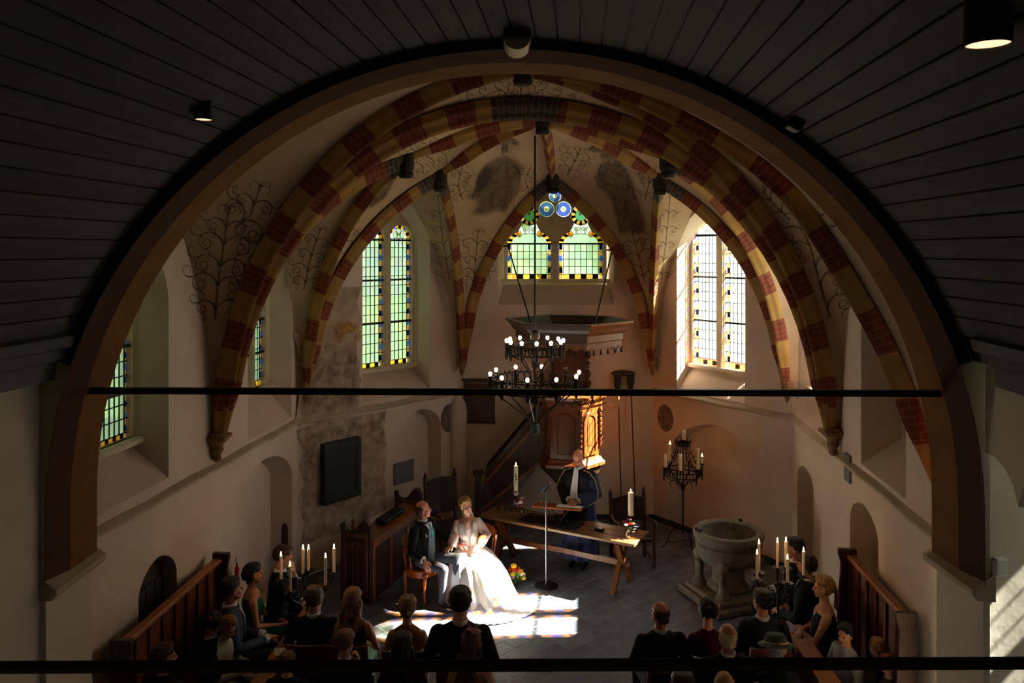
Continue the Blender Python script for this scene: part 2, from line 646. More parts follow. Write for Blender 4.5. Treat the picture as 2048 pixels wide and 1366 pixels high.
# door in the low arched recess of the left wall
g = G()
V, T = tri_holes(arch(1.17, 1.85, 0.01, 1.42, 1.72, 80), [])
g.add([(p.x, 0.16, p.y) for p in V], T)
door = g.build('door_1', [mat('door_oak', srgb(46, 40, 32), 0.6, var=0.2, scale=5, stretch=(9, 1, 1))])
door.matrix_world = WL.mat
struct(door, 'dark low arched door in the left wall behind the pew', 'door')
for k in range(4):
    g = G()
    g.bbox((1.255 + k * 0.17, 0.15, 0.72), (0.155, 0.03, 1.38), 0.006)
    g.build('plank', [MATS['door_oak']], door)

# ------------------------------------------------------------------ window glass
PALE = [glass_mat('glass_green', (0.62, 0.80, 0.60), .45, .13), glass_mat('glass_mint', (0.70, 0.86, 0.74), .45, .13), glass_mat('glass_clear', (0.90, 0.92, 0.86), .45, .13),
        glass_mat('glass_straw', (0.86, 0.86, 0.62), .45, .13), glass_mat('glass_lilac', (0.76, 0.74, 0.84), .45, .13), glass_mat('glass_sky', (0.66, 0.80, 0.90), .45, .13)]
G_AMBER = glass_mat('glass_amber', (0.62, 0.27, 0.03), .45, .3)
G_BLUE = glass_mat('glass_blue', (0.05, 0.10, 0.45), .45, .3)
G_RED = glass_mat('glass_ruby', (0.55, 0.05, 0.03), .45, .3)
G_WHITE = glass_mat('glass_white', (0.66, 0.68, 0.64), .45, .3)
G_DKGREEN = glass_mat('glass_deep_green', (0.06, 0.22, 0.08), .45, .3)
G_BLACK = lead
G_LEAF = glass_mat('glass_leaf', (0.55, 0.60, 0.42), .45, .3)
DIM = [glass_mat('dim_glass_green', (0.312, 0.367, 0.296), .4, .82), glass_mat('dim_glass_mint', (0.351, 0.406, 0.359), .4, .82), glass_mat('dim_glass_clear', (0.421, 0.429, 0.398), .4, .82),
       glass_mat('dim_glass_straw', (0.406, 0.406, 0.328), .4, .82), glass_mat('dim_glass_lilac', (0.359, 0.351, 0.39), .4, .82), glass_mat('dim_glass_sky', (0.328, 0.374, 0.413), .4, .82)]  # pale tints darkened: dimmer light of left and back windows put into the colour
BORD = [G_AMBER, G_BLUE, G_RED, G_WHITE, G_BLACK]
win_no = 0
PANE_ME = {}


def pane_mesh(w, h):
    k = (round(w, 3), round(h, 3))
    if k not in PANE_ME:
        g = G()
        g.add([(-w / 2, 0, -h / 2), (w / 2, 0, -h / 2), (w / 2, 0, h / 2), (-w / 2, 0, h / 2)], [(0, 1, 2, 3)])
        PANE_ME[k] = g.mesh('pane', [PALE[0]])
    return PANE_ME[k]


def circ(c, r, n=20, a0=0, a1=360):
    return [(c[0] + r * math.cos(math.radians(a0 + (a1 - a0) * i / n)), c[1] + r * math.sin(math.radians(a0 + (a1 - a0) * i / n))) for i in range(n)]


def border_strip(g, x0, z0, x1, z1, wd, red):
    """little coloured squares on both flanks and along the foot of a light"""
    st = wd * 1.25

    def run(a, b, horizontal):
        n = max(1, int(round((b - a) / st)))
        s = (b - a) / n
        return [(a + i * s, a + (i + 1) * s, i) for i in range(n)]
    for a, b, i in run(z0, z1, False):
        for xa, xb in ((x0, x0 + wd), (x1 - wd, x1)):
            mi = 0 if i % 2 == 0 else (1 if (i // 2) % 2 else 4)
            g.add([(xa + wd * .18, 0, a), (xb - wd * .18, 0, a), (xb - wd * .18, 0, b), (xa + wd * .18, 0, b)], [(0, 1, 2, 3)], mi)
            e = 2 if red else 3
            g.add([(xa, 0, a), (xa + wd * .18, 0, a), (xa + wd * .18, 0, b), (xa, 0, b)], [(0, 1, 2, 3)], e if xa > (x0 + x1) / 2 else 1)
            g.add([(xb - wd * .18, 0, a), (xb, 0, a), (xb, 0, b), (xb - wd * .18, 0, b)], [(0, 1, 2, 3)], e if xa < (x0 + x1) / 2 else 1)
    for a, b, i in run(x0 + wd, x1 - wd, True):
        mi = 0 if i % 2 == 0 else 4
        g.add([(a, 0, z0), (b, 0, z0), (b, 0, z0 + wd), (a, 0, z0 + wd)], [(0, 1, 2, 3)], mi)
    if red:
        g.add([(x0 + wd, -0.001, z0 + wd), (x1 - wd, -0.001, z0 + wd), (x1 - wd, -0.001, z0 + wd * 1.3), (x0 + wd, -0.001, z0 + wd * 1.3)], [(0, 1, 2, 3)], 2)


def window(key, lights, zb, zt, cols, rows, bars, label, red=False, head='round', palette=(0, 1, 2, 3, 4, 5), wd=0.075):
    """two-light leaded window: stone tracery, lead net, iron saddle bars, each quarry a pane of its own"""
    global win_no
    win_no += 1
    W, inn, outl, v = wins[key]
    root = bpy.data.objects.new('window_%d' % win_no, None)
    C.objects.link(root)
    root.matrix_world = W.mat @ Matrix.Translation((0, v, 0))
    struct(root, label, 'window')
    O = arch(*outl)
    holes, heads = [], []
    for a, b in lights:
        c, r = (a + b) / 2, (b - a) / 2
        if head == 'round':
            holes.append([(a, zb), (b, zb)] + [(c + r * math.cos(math.radians(t)), zt + r * 0.9 * math.sin(math.radians(t))) for t in range(0, 181, 15)])
        elif head == 'ogee':
            hc = (c, zt + r * 1.28)
            pts = [(a, zb), (b, zb)] + [(c + r * math.cos(math.radians(t)), zt + r * 0.62 * math.sin(math.radians(t))) for t in range(0, 61, 12)]
            cr = r * 0.46
            pts += [(hc[0] + cr * math.cos(math.radians(t)), hc[1] + cr * math.sin(math.radians(t))) for t in range(-50, 231, 20)]
            pts += [(c + r * math.cos(math.radians(t)), zt + r * 0.62 * math.sin(math.radians(t))) for t in range(120, 181, 12)]
            holes.append(pts)
            heads.append((hc, cr))
    ros = []
    if head == 'ogee':                     # three touching roundels high in the tracery
        cm = (lights[0][1] + lights[1][0]) / 2
        ros = [((cm - 0.155, 5.60), 0.145), ((cm + 0.155, 5.60), 0.145), ((cm, 5.84), 0.115)]
        holes += [circ(c, r, 22) for c, r in ros]
    V, T = tri_holes(O, holes)
    g = G()
    for y in (-0.07, 0.07):
        g.add([(p.x, y, p.y) for p in V], T)
    for h in holes:
        n = len(h)
        g.add([(p[0], -0.07, p[1]) for p in h] + [(p[0], 0.07, p[1]) for p in h], [(i, (i + 1) % n, n + (i + 1) % n, n + i) for i in range(n)])
    cmul = (lights[0][1] + lights[1][0]) / 2
    g.bbox((cmul, -0.06, (zb + zt) / 2 - 0.02), (lights[1][0] - lights[0][1] - 0.02, 0.12, zt - zb + 0.1), 0.03)
    g.bbox(((outl[0] + outl[1]) / 2, -0.09, zb - 0.035), (outl[1] - outl[0] + 0.1, 0.14, 0.07), 0.02)
    g.build('tracery', [stone_cream], root)
    lg = G()
    rng = random.Random(win_no)
    for li, (a, b) in enumerate(lights):
        bg = G()
        border_strip(bg, a, zb, b, zt, wd, red)
        x0, x1, z0, z1 = a + wd, b - wd, zb + wd * (1.3 if red else 1.0), zt
        pw, ph = (x1 - x0) / cols, (z1 - z0) / rows
        me = pane_mesh(pw, ph)
        for i in range(cols):
            for j in range(rows):
                p = link('pane', me, root, (x0 + (i + .5) * pw, 0, z0 + (j + .5) * ph), (rng.uniform(-.02, .02), 0, rng.uniform(-.02, .02)))
                p.material_slots[0].link = 'OBJECT'
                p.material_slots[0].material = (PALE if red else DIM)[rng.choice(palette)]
        for i in range(cols + 1):
            lg.box((x0 + i * pw, -0.005, (z0 + z1) / 2), (0.011, 0.012, z1 - z0))
        for j in range(rows + 1):
            lg.box(((a + b) / 2, -0.005, z0 + j * ph), (b - a, 0.012, 0.011))
        for zz in (z0,):
            pass
        # head of the light
        c, r = (a + b) / 2, (b - a) / 2
        if head == 'round':
            n = 12
            for i in range(n):
                t0, t1 = PI * i / n, PI * (i + 1) / n
                q = [(c + rr * math.cos(t), 0, zt + rr * .9 * math.sin(t)) for rr, t in ((r, t0), (r, t1), (r - wd, t1), (r - wd, t0))]
                bg.add(q, [(0, 1, 2, 3)], [0, 4, 0, 1][i % 4])
            ri = r - wd
            bg.add([(c + ri * math.cos(PI * i / 12), 0, zt + ri * .9 * math.sin(PI * i / 12)) for i in range(13)], [tuple(range(13))], 3)
            for dx, dz, s in ((-.3, .25, .26), (.3, .25, .26), (0, .5, .3), (0, .15, .2)):       # pale leaf ornament
                bg.add([(c + dx * r + s * r * math.cos(2 * PI * i / 8) * .8, -0.004, zt + dz * r + s * r * math.sin(2 * PI * i / 8)) for i in range(8)], [tuple(range(8))], 5)
                lg.tube([(c + dx * r + s * r * math.cos(2 * PI * i / 8) * .8, -0.006, zt + dz * r + s * r * math.sin(2 * PI * i / 8)) for i in range(9)], 0.005, 4)
        else:
            hc, cr = heads[li]
            n = 9                            # coloured squares over the shoulders
            for sgn in (1, -1):
                for i in range(5):
                    t0, t1 = math.radians(12 * i), math.radians(12 * (i + 1))
                    q = [(c + sgn * rr * math.cos(t), 0, zt + rr * .62 * math.sin(t)) for rr, t in ((r, t0), (r, t1), (r - wd, t1), (r - wd, t0))]
                    bg.add(q, [(0, 1, 2, 3)], [0, 4][i % 2])
            pts = [(c + (r - wd) * math.cos(math.radians(t)), 0, zt + (r - wd) * .62 * math.sin(math.radians(t))) for t in range(0, 181, 15)]
            bg.add(pts, [tuple(range(len(pts)))], 6)
            for i in range(18):              # ring of the roundel
                t0, t1 = 2 * PI * i / 18, 2 * PI * (i + 1) / 18
                q = [(hc[0] + rr * math.cos(t), 0, hc[1] + rr * math.sin(t)) for rr, t in ((cr * .94, t0), (cr * .94, t1), (cr * .55, t1), (cr * .55, t0))]
                bg.add(q, [(0, 1, 2, 3)], [0, 4][i % 2])
                q = [(hc[0] + rr * math.cos(t), 0, hc[1] + rr * math.sin(t)) for rr, t in ((cr, t0), (cr, t1), (cr * .94, t1), (cr * .94, t0))]
                bg.add(q, [(0, 1, 2, 3)], 1 if i % 3 else 3)
            bg.add([(hc[0] + cr * .55 * math.cos(2 * PI * i / 16), 0, hc[1] + cr * .55 * math.sin(2 * PI * i / 16)) for i in range(16)], [tuple(range(16))], 7)
            for i in range(4):               # red and gold twist
                bg.add([(hc[0] - .032, -.004, hc[1] + .0 + i * .032), (hc[0] + .032, -.004, hc[1] + .03 + i * .032), (hc[0] + .032, -.004, hc[1] + .055 + i * .032), (hc[0] - .032, -.004, hc[1] + .025 + i * .032)],
                       [(0, 1, 2, 3)], 2 if i % 2 == 0 else 0)
            for sgn in (1, -1):              # pale leaves below the roundel
                for k, (dx, dz, s) in enumerate(((.16, .86, .16), (.28, .66, .15), (.12, .66, .14), (.46, .50, .12))):
                    bg.add([(c + sgn * dx * r + s * r * math.cos(2 * PI * i / 8), -.004, zt + dz * r * .9 + s * r * 1.2 * math.sin(2 * PI * i / 8)) for i in range(8)], [tuple(range(8))], 5 if k < 3 else 0)
                    lg.tube([(c + sgn * dx * r + s * r * math.cos(2 * PI * i / 8), -.006, zt + dz * r * .9 + s * r * 1.2 * math.sin(2 * PI * i / 8)) for i in range(9)], 0.004, 4)
            for rr in (cr * .55, cr * .94):
                lg.tube([(hc[0] + rr * math.cos(2 * PI * i / 18), -.005, hc[1] + rr * math.sin(2 * PI * i / 18)) for i in range(19)], 0.005, 4)
        bg.build('coloured_border', BORD + [G_LEAF, PALE[1] if red else DIM[1], G_DKGREEN], root)
        for k, zz in enumerate(bars):
            sb = G()
            sb.box((c, -0.03, zz), (b - a + 0.03, 0.03, 0.032))
            sb.build('saddle_bar', [iron], root)
        if key in ('wor', 'wol'):
            ties = G()
            for j in range(rows):
                for xx in (a - 0.01, b + 0.01):
                    ties.box((xx, -0.02, z0 + j * ph), (0.05, 0.012, 0.012))
            ties.build('tie_bar', [iron], root)
    for (c, r) in ros:
        rg = G()
        n = 16
        for i in range(n):
            t0, t1 = 2 * PI * i / n, 2 * PI * (i + 1) / n
            for ra, rb, mi in ((r, r * .86, 3), (r * .86, r * .42, 1), (r * .42, r * .16, 5)):
                rg.add([(c[0] + rr * math.cos(t), 0, c[1] + rr * math.sin(t)) for rr, t in ((ra, t0), (ra, t1), (rb, t1), (rb, t0))], [(0, 1, 2, 3)], mi)
        rg.add([(c[0] + r * .16 * math.cos(2 * PI * i / 8), 0, c[1] + r * .16 * math.sin(2 * PI * i / 8)) for i in range(8)], [tuple(range(8))], 0)
        rg.build('roundel', BORD + [G_LEAF], root)
        for rr in (r * .86, r * .42):
            lg.tube([(c[0] + rr * math.cos(2 * PI * i / 18), -.005, c[1] + rr * math.sin(2 * PI * i / 18)) for i in range(19)], 0.006, 4)
    if ros:
        tg = G()
        tg.cone((cmul, -0.075, 5.40), 0.05, (cmul, -0.10, 5.30), 0.01, 3)
        tg.build('tracery_boss', [stone_cream], root)
    lg.build('lead_net', [lead], root)
    return root


window('wl1', [(0.68, 0.90), (0.97, 1.56)], 2.93, 4.30, 6, 9, [3.40, 3.87], 'tall leaded window at the left edge of the chancel, beside the arch', palette=(0, 1, 1, 5, 5), wd=0.05)
window('wl2', [(3.86, 4.30), (4.36, 4.80)], 2.93, 4.35, 4, 9, [3.40, 3.87], 'tall leaded window half hidden behind the big left rib', palette=(1, 5, 5, 0))
window('wol', [(ol_g0, ol_gm - 0.055), (ol_gm + 0.055, ol_g1)], 2.88, 5.05, 4, 13, [3.62, 4.34, 5.02],
       'pale green leaded window left of the pulpit, above the faded wall painting', palette=(0, 1, 1, 2, 3, 5, 4))
window('wb', [(b_g[0], b_g[1] - 0.065), (b_g[1] + 0.065, b_g[2])], 4.32, 4.96, 6, 4, [4.965],
       'stained glass window with roundels above the pulpit canopy', head='ogee', palette=(0, 1, 1, 0, 2, 3), wd=0.085)
window('wor', [(or_g0, or_gm - 0.07), (or_gm + 0.07, or_g1)], 2.86, 5.12, 5, 13, [3.62, 4.38, 5.10],
       'bright sunlit leaded window with red and gold border right of the pulpit', red=True, palette=(2, 2, 1, 5, 4, 3))
rc = (r_g0 + 1.88) / 2
window('wr2', [(r_g0 + 0.06, rc - 0.05), (rc + 0.05, 1.82)], 2.88, 5.0, 5, 13, [3.42, 3.96, 4.5], 'sunlit leaded window deep in the right wall, seen edge on', red=True, palette=(2, 2, 1, 5))

# blind window in the right wall: old painted stone
fresco = mat('old_fresco', srgb(150, 130, 106), 0.9, scale=2.6, col2=srgb(92, 78, 66), bump=0.3, bscale=12, detail=8, spec=0.15)
g = G()
V, T = tri_holes(arch(r1a + 0.13, r1b - 0.11, 2.79, 4.2, 4.88), [])
g.add([(p.x, 0.385, p.y) for p in V], T)
bw = g.build('trim_blind_window', [fresco])
bw.matrix_world = WR.mat
struct(bw)

# ------------------------------------------------------------------ vault: ribs, bosses, webs
ZC = 2.80
AL, AR = P(434, 872, 9.2), P(1666, 862, 9.7)
CL_, CR_ = Vector((-3.04, 11.72, ZC)), Vector((4.06, 11.75, ZC))
BL, BR = Vector((-0.89, 14.20, ZC)), Vector((2.50, 14.20, ZC))
TA = P(1050, 200, 9.45)
MK = P(1085, 226, 10.8)
KB, KL, KR = P(1105, 352, 13.5), P(880, 345, 12.2), P(1320, 352, 12.3)
KSL, KSR = P(812, 312, 10.5), P(1335, 312, 10.6)
K1 = P(1045, 112, 8.0)
FLc, FRc = Vector((-3.62, 6.8, 4.3)), Vector((3.60, 6.85, 2.4))
WMs = {'L1': Vector((-3.62, 7.9, 5.7)), 'L2': Vector((-3.31, 10.6, 5.7)), 'OL': Vector((-2.0, 13.05, 6.0)), 'B': Vector((0.79, 14.36, 6.45)),
       'OR': Vector((3.4, 13.2, 6.0)), 'R2': Vector((4.09, 10.8, 6.25)), 'R1': Vector((3.82, 8.0, 5.7))}


def leg(p, q, tm=90, n=18):
    """rib line from springing p up to boss q"""
    t = math.radians(tm)
    out = []
    for i in range(n + 1):
        a = t * i / n
        s, h = (1 - math.cos(a)) / (1 - math.cos(t)), math.sin(a) / math.sin(t)
        out.append(Vector((p.x + (q.x - p.x) * s, p.y + (q.y - p.y) * s, p.z + (q.z - p.z) * h)))
    return out


def ridge(p, q, n=10, up=0.10):
    return [p.lerp(q, i / n) + Vector((0, 0, up * math.sin(PI * i / n))) for i in range(n + 1)]


legs = {
    'AL_T': leg(AL, TA), 'AR_T': leg(AR, TA), 'AL_1': leg(AL, K1, 84), 'AR_1': leg(AR, K1, 84), 'FL_1': leg(FLc, K1, 84), 'FR_1': leg(FRc, K1, 84),
    'AL_S': leg(AL, KSL, 74), 'CL_S': leg(CL_, KSL, 70), 'AR_S': leg(AR, KSR, 74), 'CR_S': leg(CR_, KSR, 70),
    'CL_L': leg(CL_, KL, 62), 'BL_L': leg(BL, KL, 58), 'CR_R': leg(CR_, KR, 62), 'BR_R': leg(BR, KR, 58),
    'BL_B': leg(BL, KB, 55), 'BR_B': leg(BR, KB, 55),
}
frp = [P(*q) for q in ((1885, 975, 6.95), (1852, 860, 6.95), (1805, 726, 6.97), (1768, 650, 7.0), (1724, 578, 7.0), (1672, 490, 7.05), (1620, 412, 7.1), (1562, 345, 7.2), (1500, 298, 7.3), (1400, 238, 7.5),
                        (1300, 188, 7.7), (1180, 140, 7.85))] + [K1]


def resample(path, n=18):
    ln = [0.0]
    for a, b in zip(path[:-1], path[1:]):
        ln.append(ln[-1] + (b - a).length)
    out = []
    for i in range(n + 1):
        s = ln[-1] * i / n
        for j in range(1, len(ln)):
            if s <= ln[j] + 1e-9:
                out.append(path[j - 1].lerp(path[j], (s - ln[j - 1]) / (ln[j] - ln[j - 1])))
                break
    return out


legs['FR_1'] = resample(frp)
rid = {'T': ridge(TA, MK, up=0.03), 'S_L': ridge(KSL, MK), 'S_R': ridge(KSR, MK), 'L': ridge(KL, MK), 'R': ridge(KR, MK), 'B': ridge(KB, MK)}
vault = bpy.data.objects.new('ceiling_vault', None)
C.objects.link(vault)
struct(vault)
WEBS = []


def web(c1, c2, n=10, bulge=0.0, name='vault_web'):
    g = G()
    m_ = min(len(c1), len(c2))
    vs_, fs = [], []
    for i in range(m_):
        for j in range(n + 1):
            t = j / n
            p = c1[i].lerp(c2[i], t)
            p = p + Vector((0, 0, bulge * math.sin(PI * t) * min(1.0, (c1[i] - c2[i]).length)))
            vs_.append(p)
    for i in range(m_ - 1):
        for j in range(n):
            a = i * (n + 1) + j
            fs.append((a, a + 1, a + n + 2, a + n + 1))
    g.add(vs_, fs)
    SCAN.append(([Vector(p) for p in g.v], list(g.f)))
    WEBS.append(len(SCAN) - 1)
    return g.build(name, [plaster_web], vault, smooth=True)


def wallcurve(p, wm, W=None, tm=60):
    return leg(p, wm, tm)


bz = 0.12
web(legs['BL_L'] + rid['L'][1:], legs['BL_B'] + rid['B'][1:], bulge=bz)
web(legs['BR_B'] + rid['B'][1:], legs['BR_R'] + rid['R'][1:], bulge=bz)
web(legs['CL_S'] + rid['S_L'][1:], legs['CL_L'] + rid['L'][1:], bulge=bz)
web(legs['CR_R'] + rid['R'][1:], legs['CR_S'] + rid['S_R'][1:], bulge=bz)
web(legs['AL_T'] + rid['T'][1:], legs['AL_S'] + rid['S_L'][1:], bulge=0.05)
web(legs['AR_S'] + rid['S_R'][1:], legs['AR_T'] + rid['T'][1:], bulge=0.05)
web(legs['AL_1'], legs['AL_T'], bulge=0.10)
web(legs['AR_T'], legs['AR_1'], bulge=0.10)


def shifted(p, W, d=0.02):
    """springing point moved out onto the wall face"""
    k = (Vector((p.x, p.y)) - W.p0).dot(W.n)
    return Vector((p.x - W.n.x * (k - d), p.y - W.n.y * (k - d), p.z - 0.15))


for a, w, W, wm in (('AL_1', AL, WL, 'L1'), ('FL_1', FLc, WL, 'L1'), ('AL_S', AL, WL, 'L2'), ('CL_S', CL_, WL, 'L2'), ('CL_L', CL_, WOL, 'OL'), ('BL_L', BL, WOL, 'OL'),
                    ('BL_B', BL, WB, 'B'), ('BR_B', BR, WB, 'B'), ('BR_R', BR, WOR, 'OR'), ('CR_R', CR_, WOR, 'OR'), ('CR_S', CR_, WR, 'R2'), ('AR_S', AR, WR, 'R2'),
                    ('AR_1', AR, WR, 'R1'), ('FR_1', FRc, WR, 'R1')):
    web(legs[a], leg(shifted(w, W), WMs[wm], 66), bulge=0.06, name='vault_lunette')
# strip between the front ribs and the chancel arch
ac, ar = Vector((0.02, 6.72, 2.83)), 3.56
front = legs['FL_1'] + list(reversed(legs['FR_1']))[1:]
web(front, [Vector((ac.x - ar * math.cos(PI * i / (len(front) - 1)), ac.y, ac.z + ar * math.sin(PI * i / (len(front) - 1)))) for i in range(len(front))])

rib_no = 0


def rib(path, width=0.17, depth=0.20, blocks=None, start=0, grey_tip=0.35, red_len=0.30, och_len=0.40, end_plain=0.0):
    """moulded rib swept along a line, cut into painted blocks"""
    global rib_no
    rib_no += 1
    root = bpy.data.objects.new('trim_rib_%d' % rib_no, None)
    C.objects.link(root)
    struct(root)
    prof = [(-.5, -0.06), (-.5, .30), (-.40, .46), (-.27, .55), (-.20, .78), (-.10, .95), (0, 1.0), (.10, .95), (.20, .78), (.27, .55), (.40, .46), (.5, .30), (.5, -0.06)]
    # dense resample by length
    ln = [0]
    for i in range(1, len(path)):
        ln.append(ln[-1] + (path[i] - path[i - 1]).length)
    tot = ln[-1]

    def at(s):
        s = max(0, min(tot, s))
        for i in range(1, len(ln)):
            if s <= ln[i] + 1e-9:
                t = (s - ln[i - 1]) / max(1e-9, ln[i] - ln[i - 1])
                return path[i - 1].lerp(path[i], t)
        return path[-1]
    hd = Vector((path[-1].x - path[0].x, path[-1].y - path[0].y, 0))
    side = Vector((hd.y, -hd.x, 0)).normalized()
    girth = [0]
    for i in range(1, len(prof)):
        girth.append(girth[-1] + math.hypot((prof[i][0] - prof[i - 1][0]) * width, (prof[i][1] - prof[i - 1][1]) * depth))
    s, k = 0.0, start
    while s < tot - 0.02:
        L = red_len if k % 2 else och_len
        kind = 'red' if k % 2 else 'ochre'
        if grey_tip and tot - s < grey_tip + 0.08:
            L, kind = tot - s, 'grey'
        elif grey_tip and tot - (s + L) < grey_tip:
            L = tot - s - grey_tip
        elif not grey_tip and tot - (s + L) < 0.1:
            L = tot - s
        n = max(2, int(L / 0.07))
        vs_, uvs, fs = [], [], []
        for i in range(n + 1):
            q = s + L * i / n
            p = at(q)
            d = (at(q + 0.03) - at(q - 0.03)).normalized()
            dn = side.cross(d)
            if dn.dot(Vector((hd.x, hd.y, 0)) * 0.2 + Vector((0, 0, -1))) < 0:
                dn = -dn
            grow = min(1.0, 0.45 + q * 0.9)
            for j, (a, b) in enumerate(prof):
                vs_.append(p + side * a * width * grow + dn * b * depth * grow)
                uvs.append((q, girth[j]))
        m_ = len(prof)
        for i in range(n):
            for j in range(m_ - 1):
                a = i * m_ + j
                fs.append((a, a + 1, a + m_ + 1, a + m_))
        g = G()
        g.add(vs_, fs)
        me = g.mesh('voussoir', [{'red': red_rib, 'ochre': ochre_rib, 'grey': grey_rib}[kind]], True)
        ul = me.uv_layers.new(name='UVMap')
        ul.data.foreach_set('uv', [c for lp in me.loops for c in (uvs[lp.vertex_index][1], uvs[lp.vertex_index][0])])
        link('voussoir', me, root)
        s += L
        k += 1
    return root


for k in ('AL_T', 'AR_T'):
    rib(legs[k], 0.22, 0.24, start=0, red_len=0.36, och_len=0.30, grey_tip=0.42)
for k in ('AL_1', 'AR_1'):
    rib(legs[k], 0.17, 0.20, start=0, red_len=0.34, och_len=0.36, grey_tip=0)
for k in ('FR_1',):
    rib(legs[k], 0.13, 0.16, start=0, red_len=0.42, och_len=0.42, grey_tip=0)
for k in ('AL_S', 'AR_S', 'CL_S', 'CR_S'):
    rib(legs[k], 0.15, 0.17, start=1, red_len=0.33, och_len=0.42, grey_tip=0.3)
for k in ('CL_L', 'CR_R', 'BL_L', 'BR_R', 'BL_B', 'BR_B'):
    rib(legs[k], 0.15, 0.17, start=0 if k[0] == 'C' else 1, red_len=0.30, och_len=0.38, grey_tip=0.42)
for k in ('L', 'R', 'B', 'S_L', 'S_R'):
    rib(rid[k], 0.15, 0.17, start=0, red_len=0.34, och_len=0.32, grey_tip=0)

boss_m = mat('boss_paint', srgb(46, 40, 36), 0.8, spec=0.2)
for i, k in enumerate((KB, KL, KR, KSL, KSR, MK, K1)):
    g = G()
    g.lathe([(0.02, -0.30), (0.085, -0.29), (0.10, -0.25), (0.085, -0.21), (0.11, -0.16), (0.11, 0.05)], (0, 0, 0), 14)
    struct(g.build('trim_boss_%d' % (i + 1), [boss_m], smooth=False, loc=k))

# corbels under the ribs
for i, (p, big) in enumerate(((AL, 1), (AR, 1), (CL_, 0), (CR_, 0), (BL, 0), (BR, 0))):
    g = G()
    s = 1.35 if big else 0.85
    if big:
        g.lathe([(0.02, -0.30), (0.05, -0.27), (0.045, -0.22), (0.075, -0.16), (0.065, -0.12), (0.095, -0.07), (0.13, -0.045), (0.13, 0.0), (0.10, 0.05)], (0, 0, 0), 12)
        g.bbox((0, 0, -0.01), (0.27, 0.27, 0.05), 0.015)
    else:
        g.lathe([(0.01, -0.20), (0.045, -0.12), (0.05, -0.05), (0.085, 0.0), (0.09, 0.08), (0.07, 0.12)], (0, 0, 0), 10)
    struct(g.build('trim_corbel_%d' % (i + 1), [mat('corbel_stone', srgb(128, 96, 62), 0.85, var=0.15, scale=8, bump=0.3)], loc=p))

# flat roof slab over the vault, closes the space above the webs
g = G()
rp = [NEAR_L + Vector((-.6, -.2)), COL_L + Vector((-.6, 0)), BK_L + Vector((-.3, .6)), BK_R + Vector((.3, .6)), COL_R + Vector((.6, 0)), NEAR_R + Vector((.6, -.2))]
g.loft([[(p.x, p.y, z) for p in reversed(rp)] for z in (TOP - 0.02, TOP + 0.2)])
struct(g.build('ceiling_roof', [plaster_nave]))

# ------------------------------------------------------------------ chancel arch, nave shell
ARC_C, ARC_R = Vector((0.02, 6.0, 2.83)), 3.53


def arch_pt(t, r, y):
    return Vector((ARC_C.x - r * math.cos(t), y, ARC_C.z + r * math.sin(t)))


g = G()      # wall plate facing the nave
N = 48
opening = [(ARC_C.x - ARC_R, 0.0)] + [(arch_pt(PI * i / N, ARC_R, 0).x, arch_pt(PI * i / N, ARC_R, 0).z) for i in range(N + 1)] + [(ARC_C.x + ARC_R, 0.0)]
outer = [(-7.0, 0.0)] + opening + [(3.6, 0.0), (3.6, 8.0), (-7.0, 8.0)]
V, T = tri_holes(outer, [])
g.add([(p.x, 6.0, p.y) for p in V], T)
V2 = [(p.x, 6.66, p.y) for p in V]
g.add(V2, T)
# plaster jamb below the impost
for sx in (-1, 1):
    x = ARC_C.x + sx * ARC_R
    g.add([(x, 6.0, 0), (x, 6.66, 0), (x, 6.66, 2.32), (x, 6.0, 2.32)], [(0, 1, 2, 3)])
struct(g.build('wall_chancel_arch', [plaster_nave]))
ts = [math.radians(-8.3 + (196.6) * i / 60) for i in range(61)]
for nm, y0, y1, r0, r1, m_ in (('trim_arch_outer', 5.985, 6.28, ARC_R + 0.005, ARC_R - 0.03, ochre_dark), ('trim_arch_inner', 6.28, 6.67, ARC_R - 0.03, ARC_R - 0.035, ochre)):
    g = G()
    vs_ = [arch_pt(t, r, y) if 0 <= t <= PI else Vector((ARC_C.x - math.copysign(r, math.cos(t)), y, ARC_C.z + r * math.sin(t))) for t in ts for y, r in ((y0, r0), (y1, r1))]
    g.add(vs_, [(2 * i, 2 * i + 1, 2 * i + 3, 2 * i + 2) for i in range(60)])
    struct(g.build(nm, [m_], smooth=True))
g = G()      # narrow front and back returns of the ochre band, dark line painted in as the shadow gap at the ceiling
vs_ = [arch_pt(t, r, 5.98) for t in [math.radians(19 + 142 * i / 60) for i in range(61)] for r in (ARC_R, ARC_R + 0.10)]
g.add(vs_, [(2 * i, 2 * i + 1, 2 * i + 3, 2 * i + 2) for i in range(60)])
struct(g.build('trim_gap_shade', [navy]))
for sx, k in ((-1, 'left'), (1, 'right')):      # sloping impost ledges under the arch
    g = G()
    x = ARC_C.x + sx * (ARC_R - 0.03)
    rings = []
    for y in (5.99, 6.3, 6.72):
        rings.append([(x + sx * 0.12, y, 2.20), (x - sx * 0.02, y, 2.21), (x - sx * 0.055, y, 2.25), (x - sx * 0.055, y, 2.29), (x + sx * 0.12, y, 2.42)])
    g.loft(rings)
    struct(g.build('trim_impost_' + k, [ledge_m]))

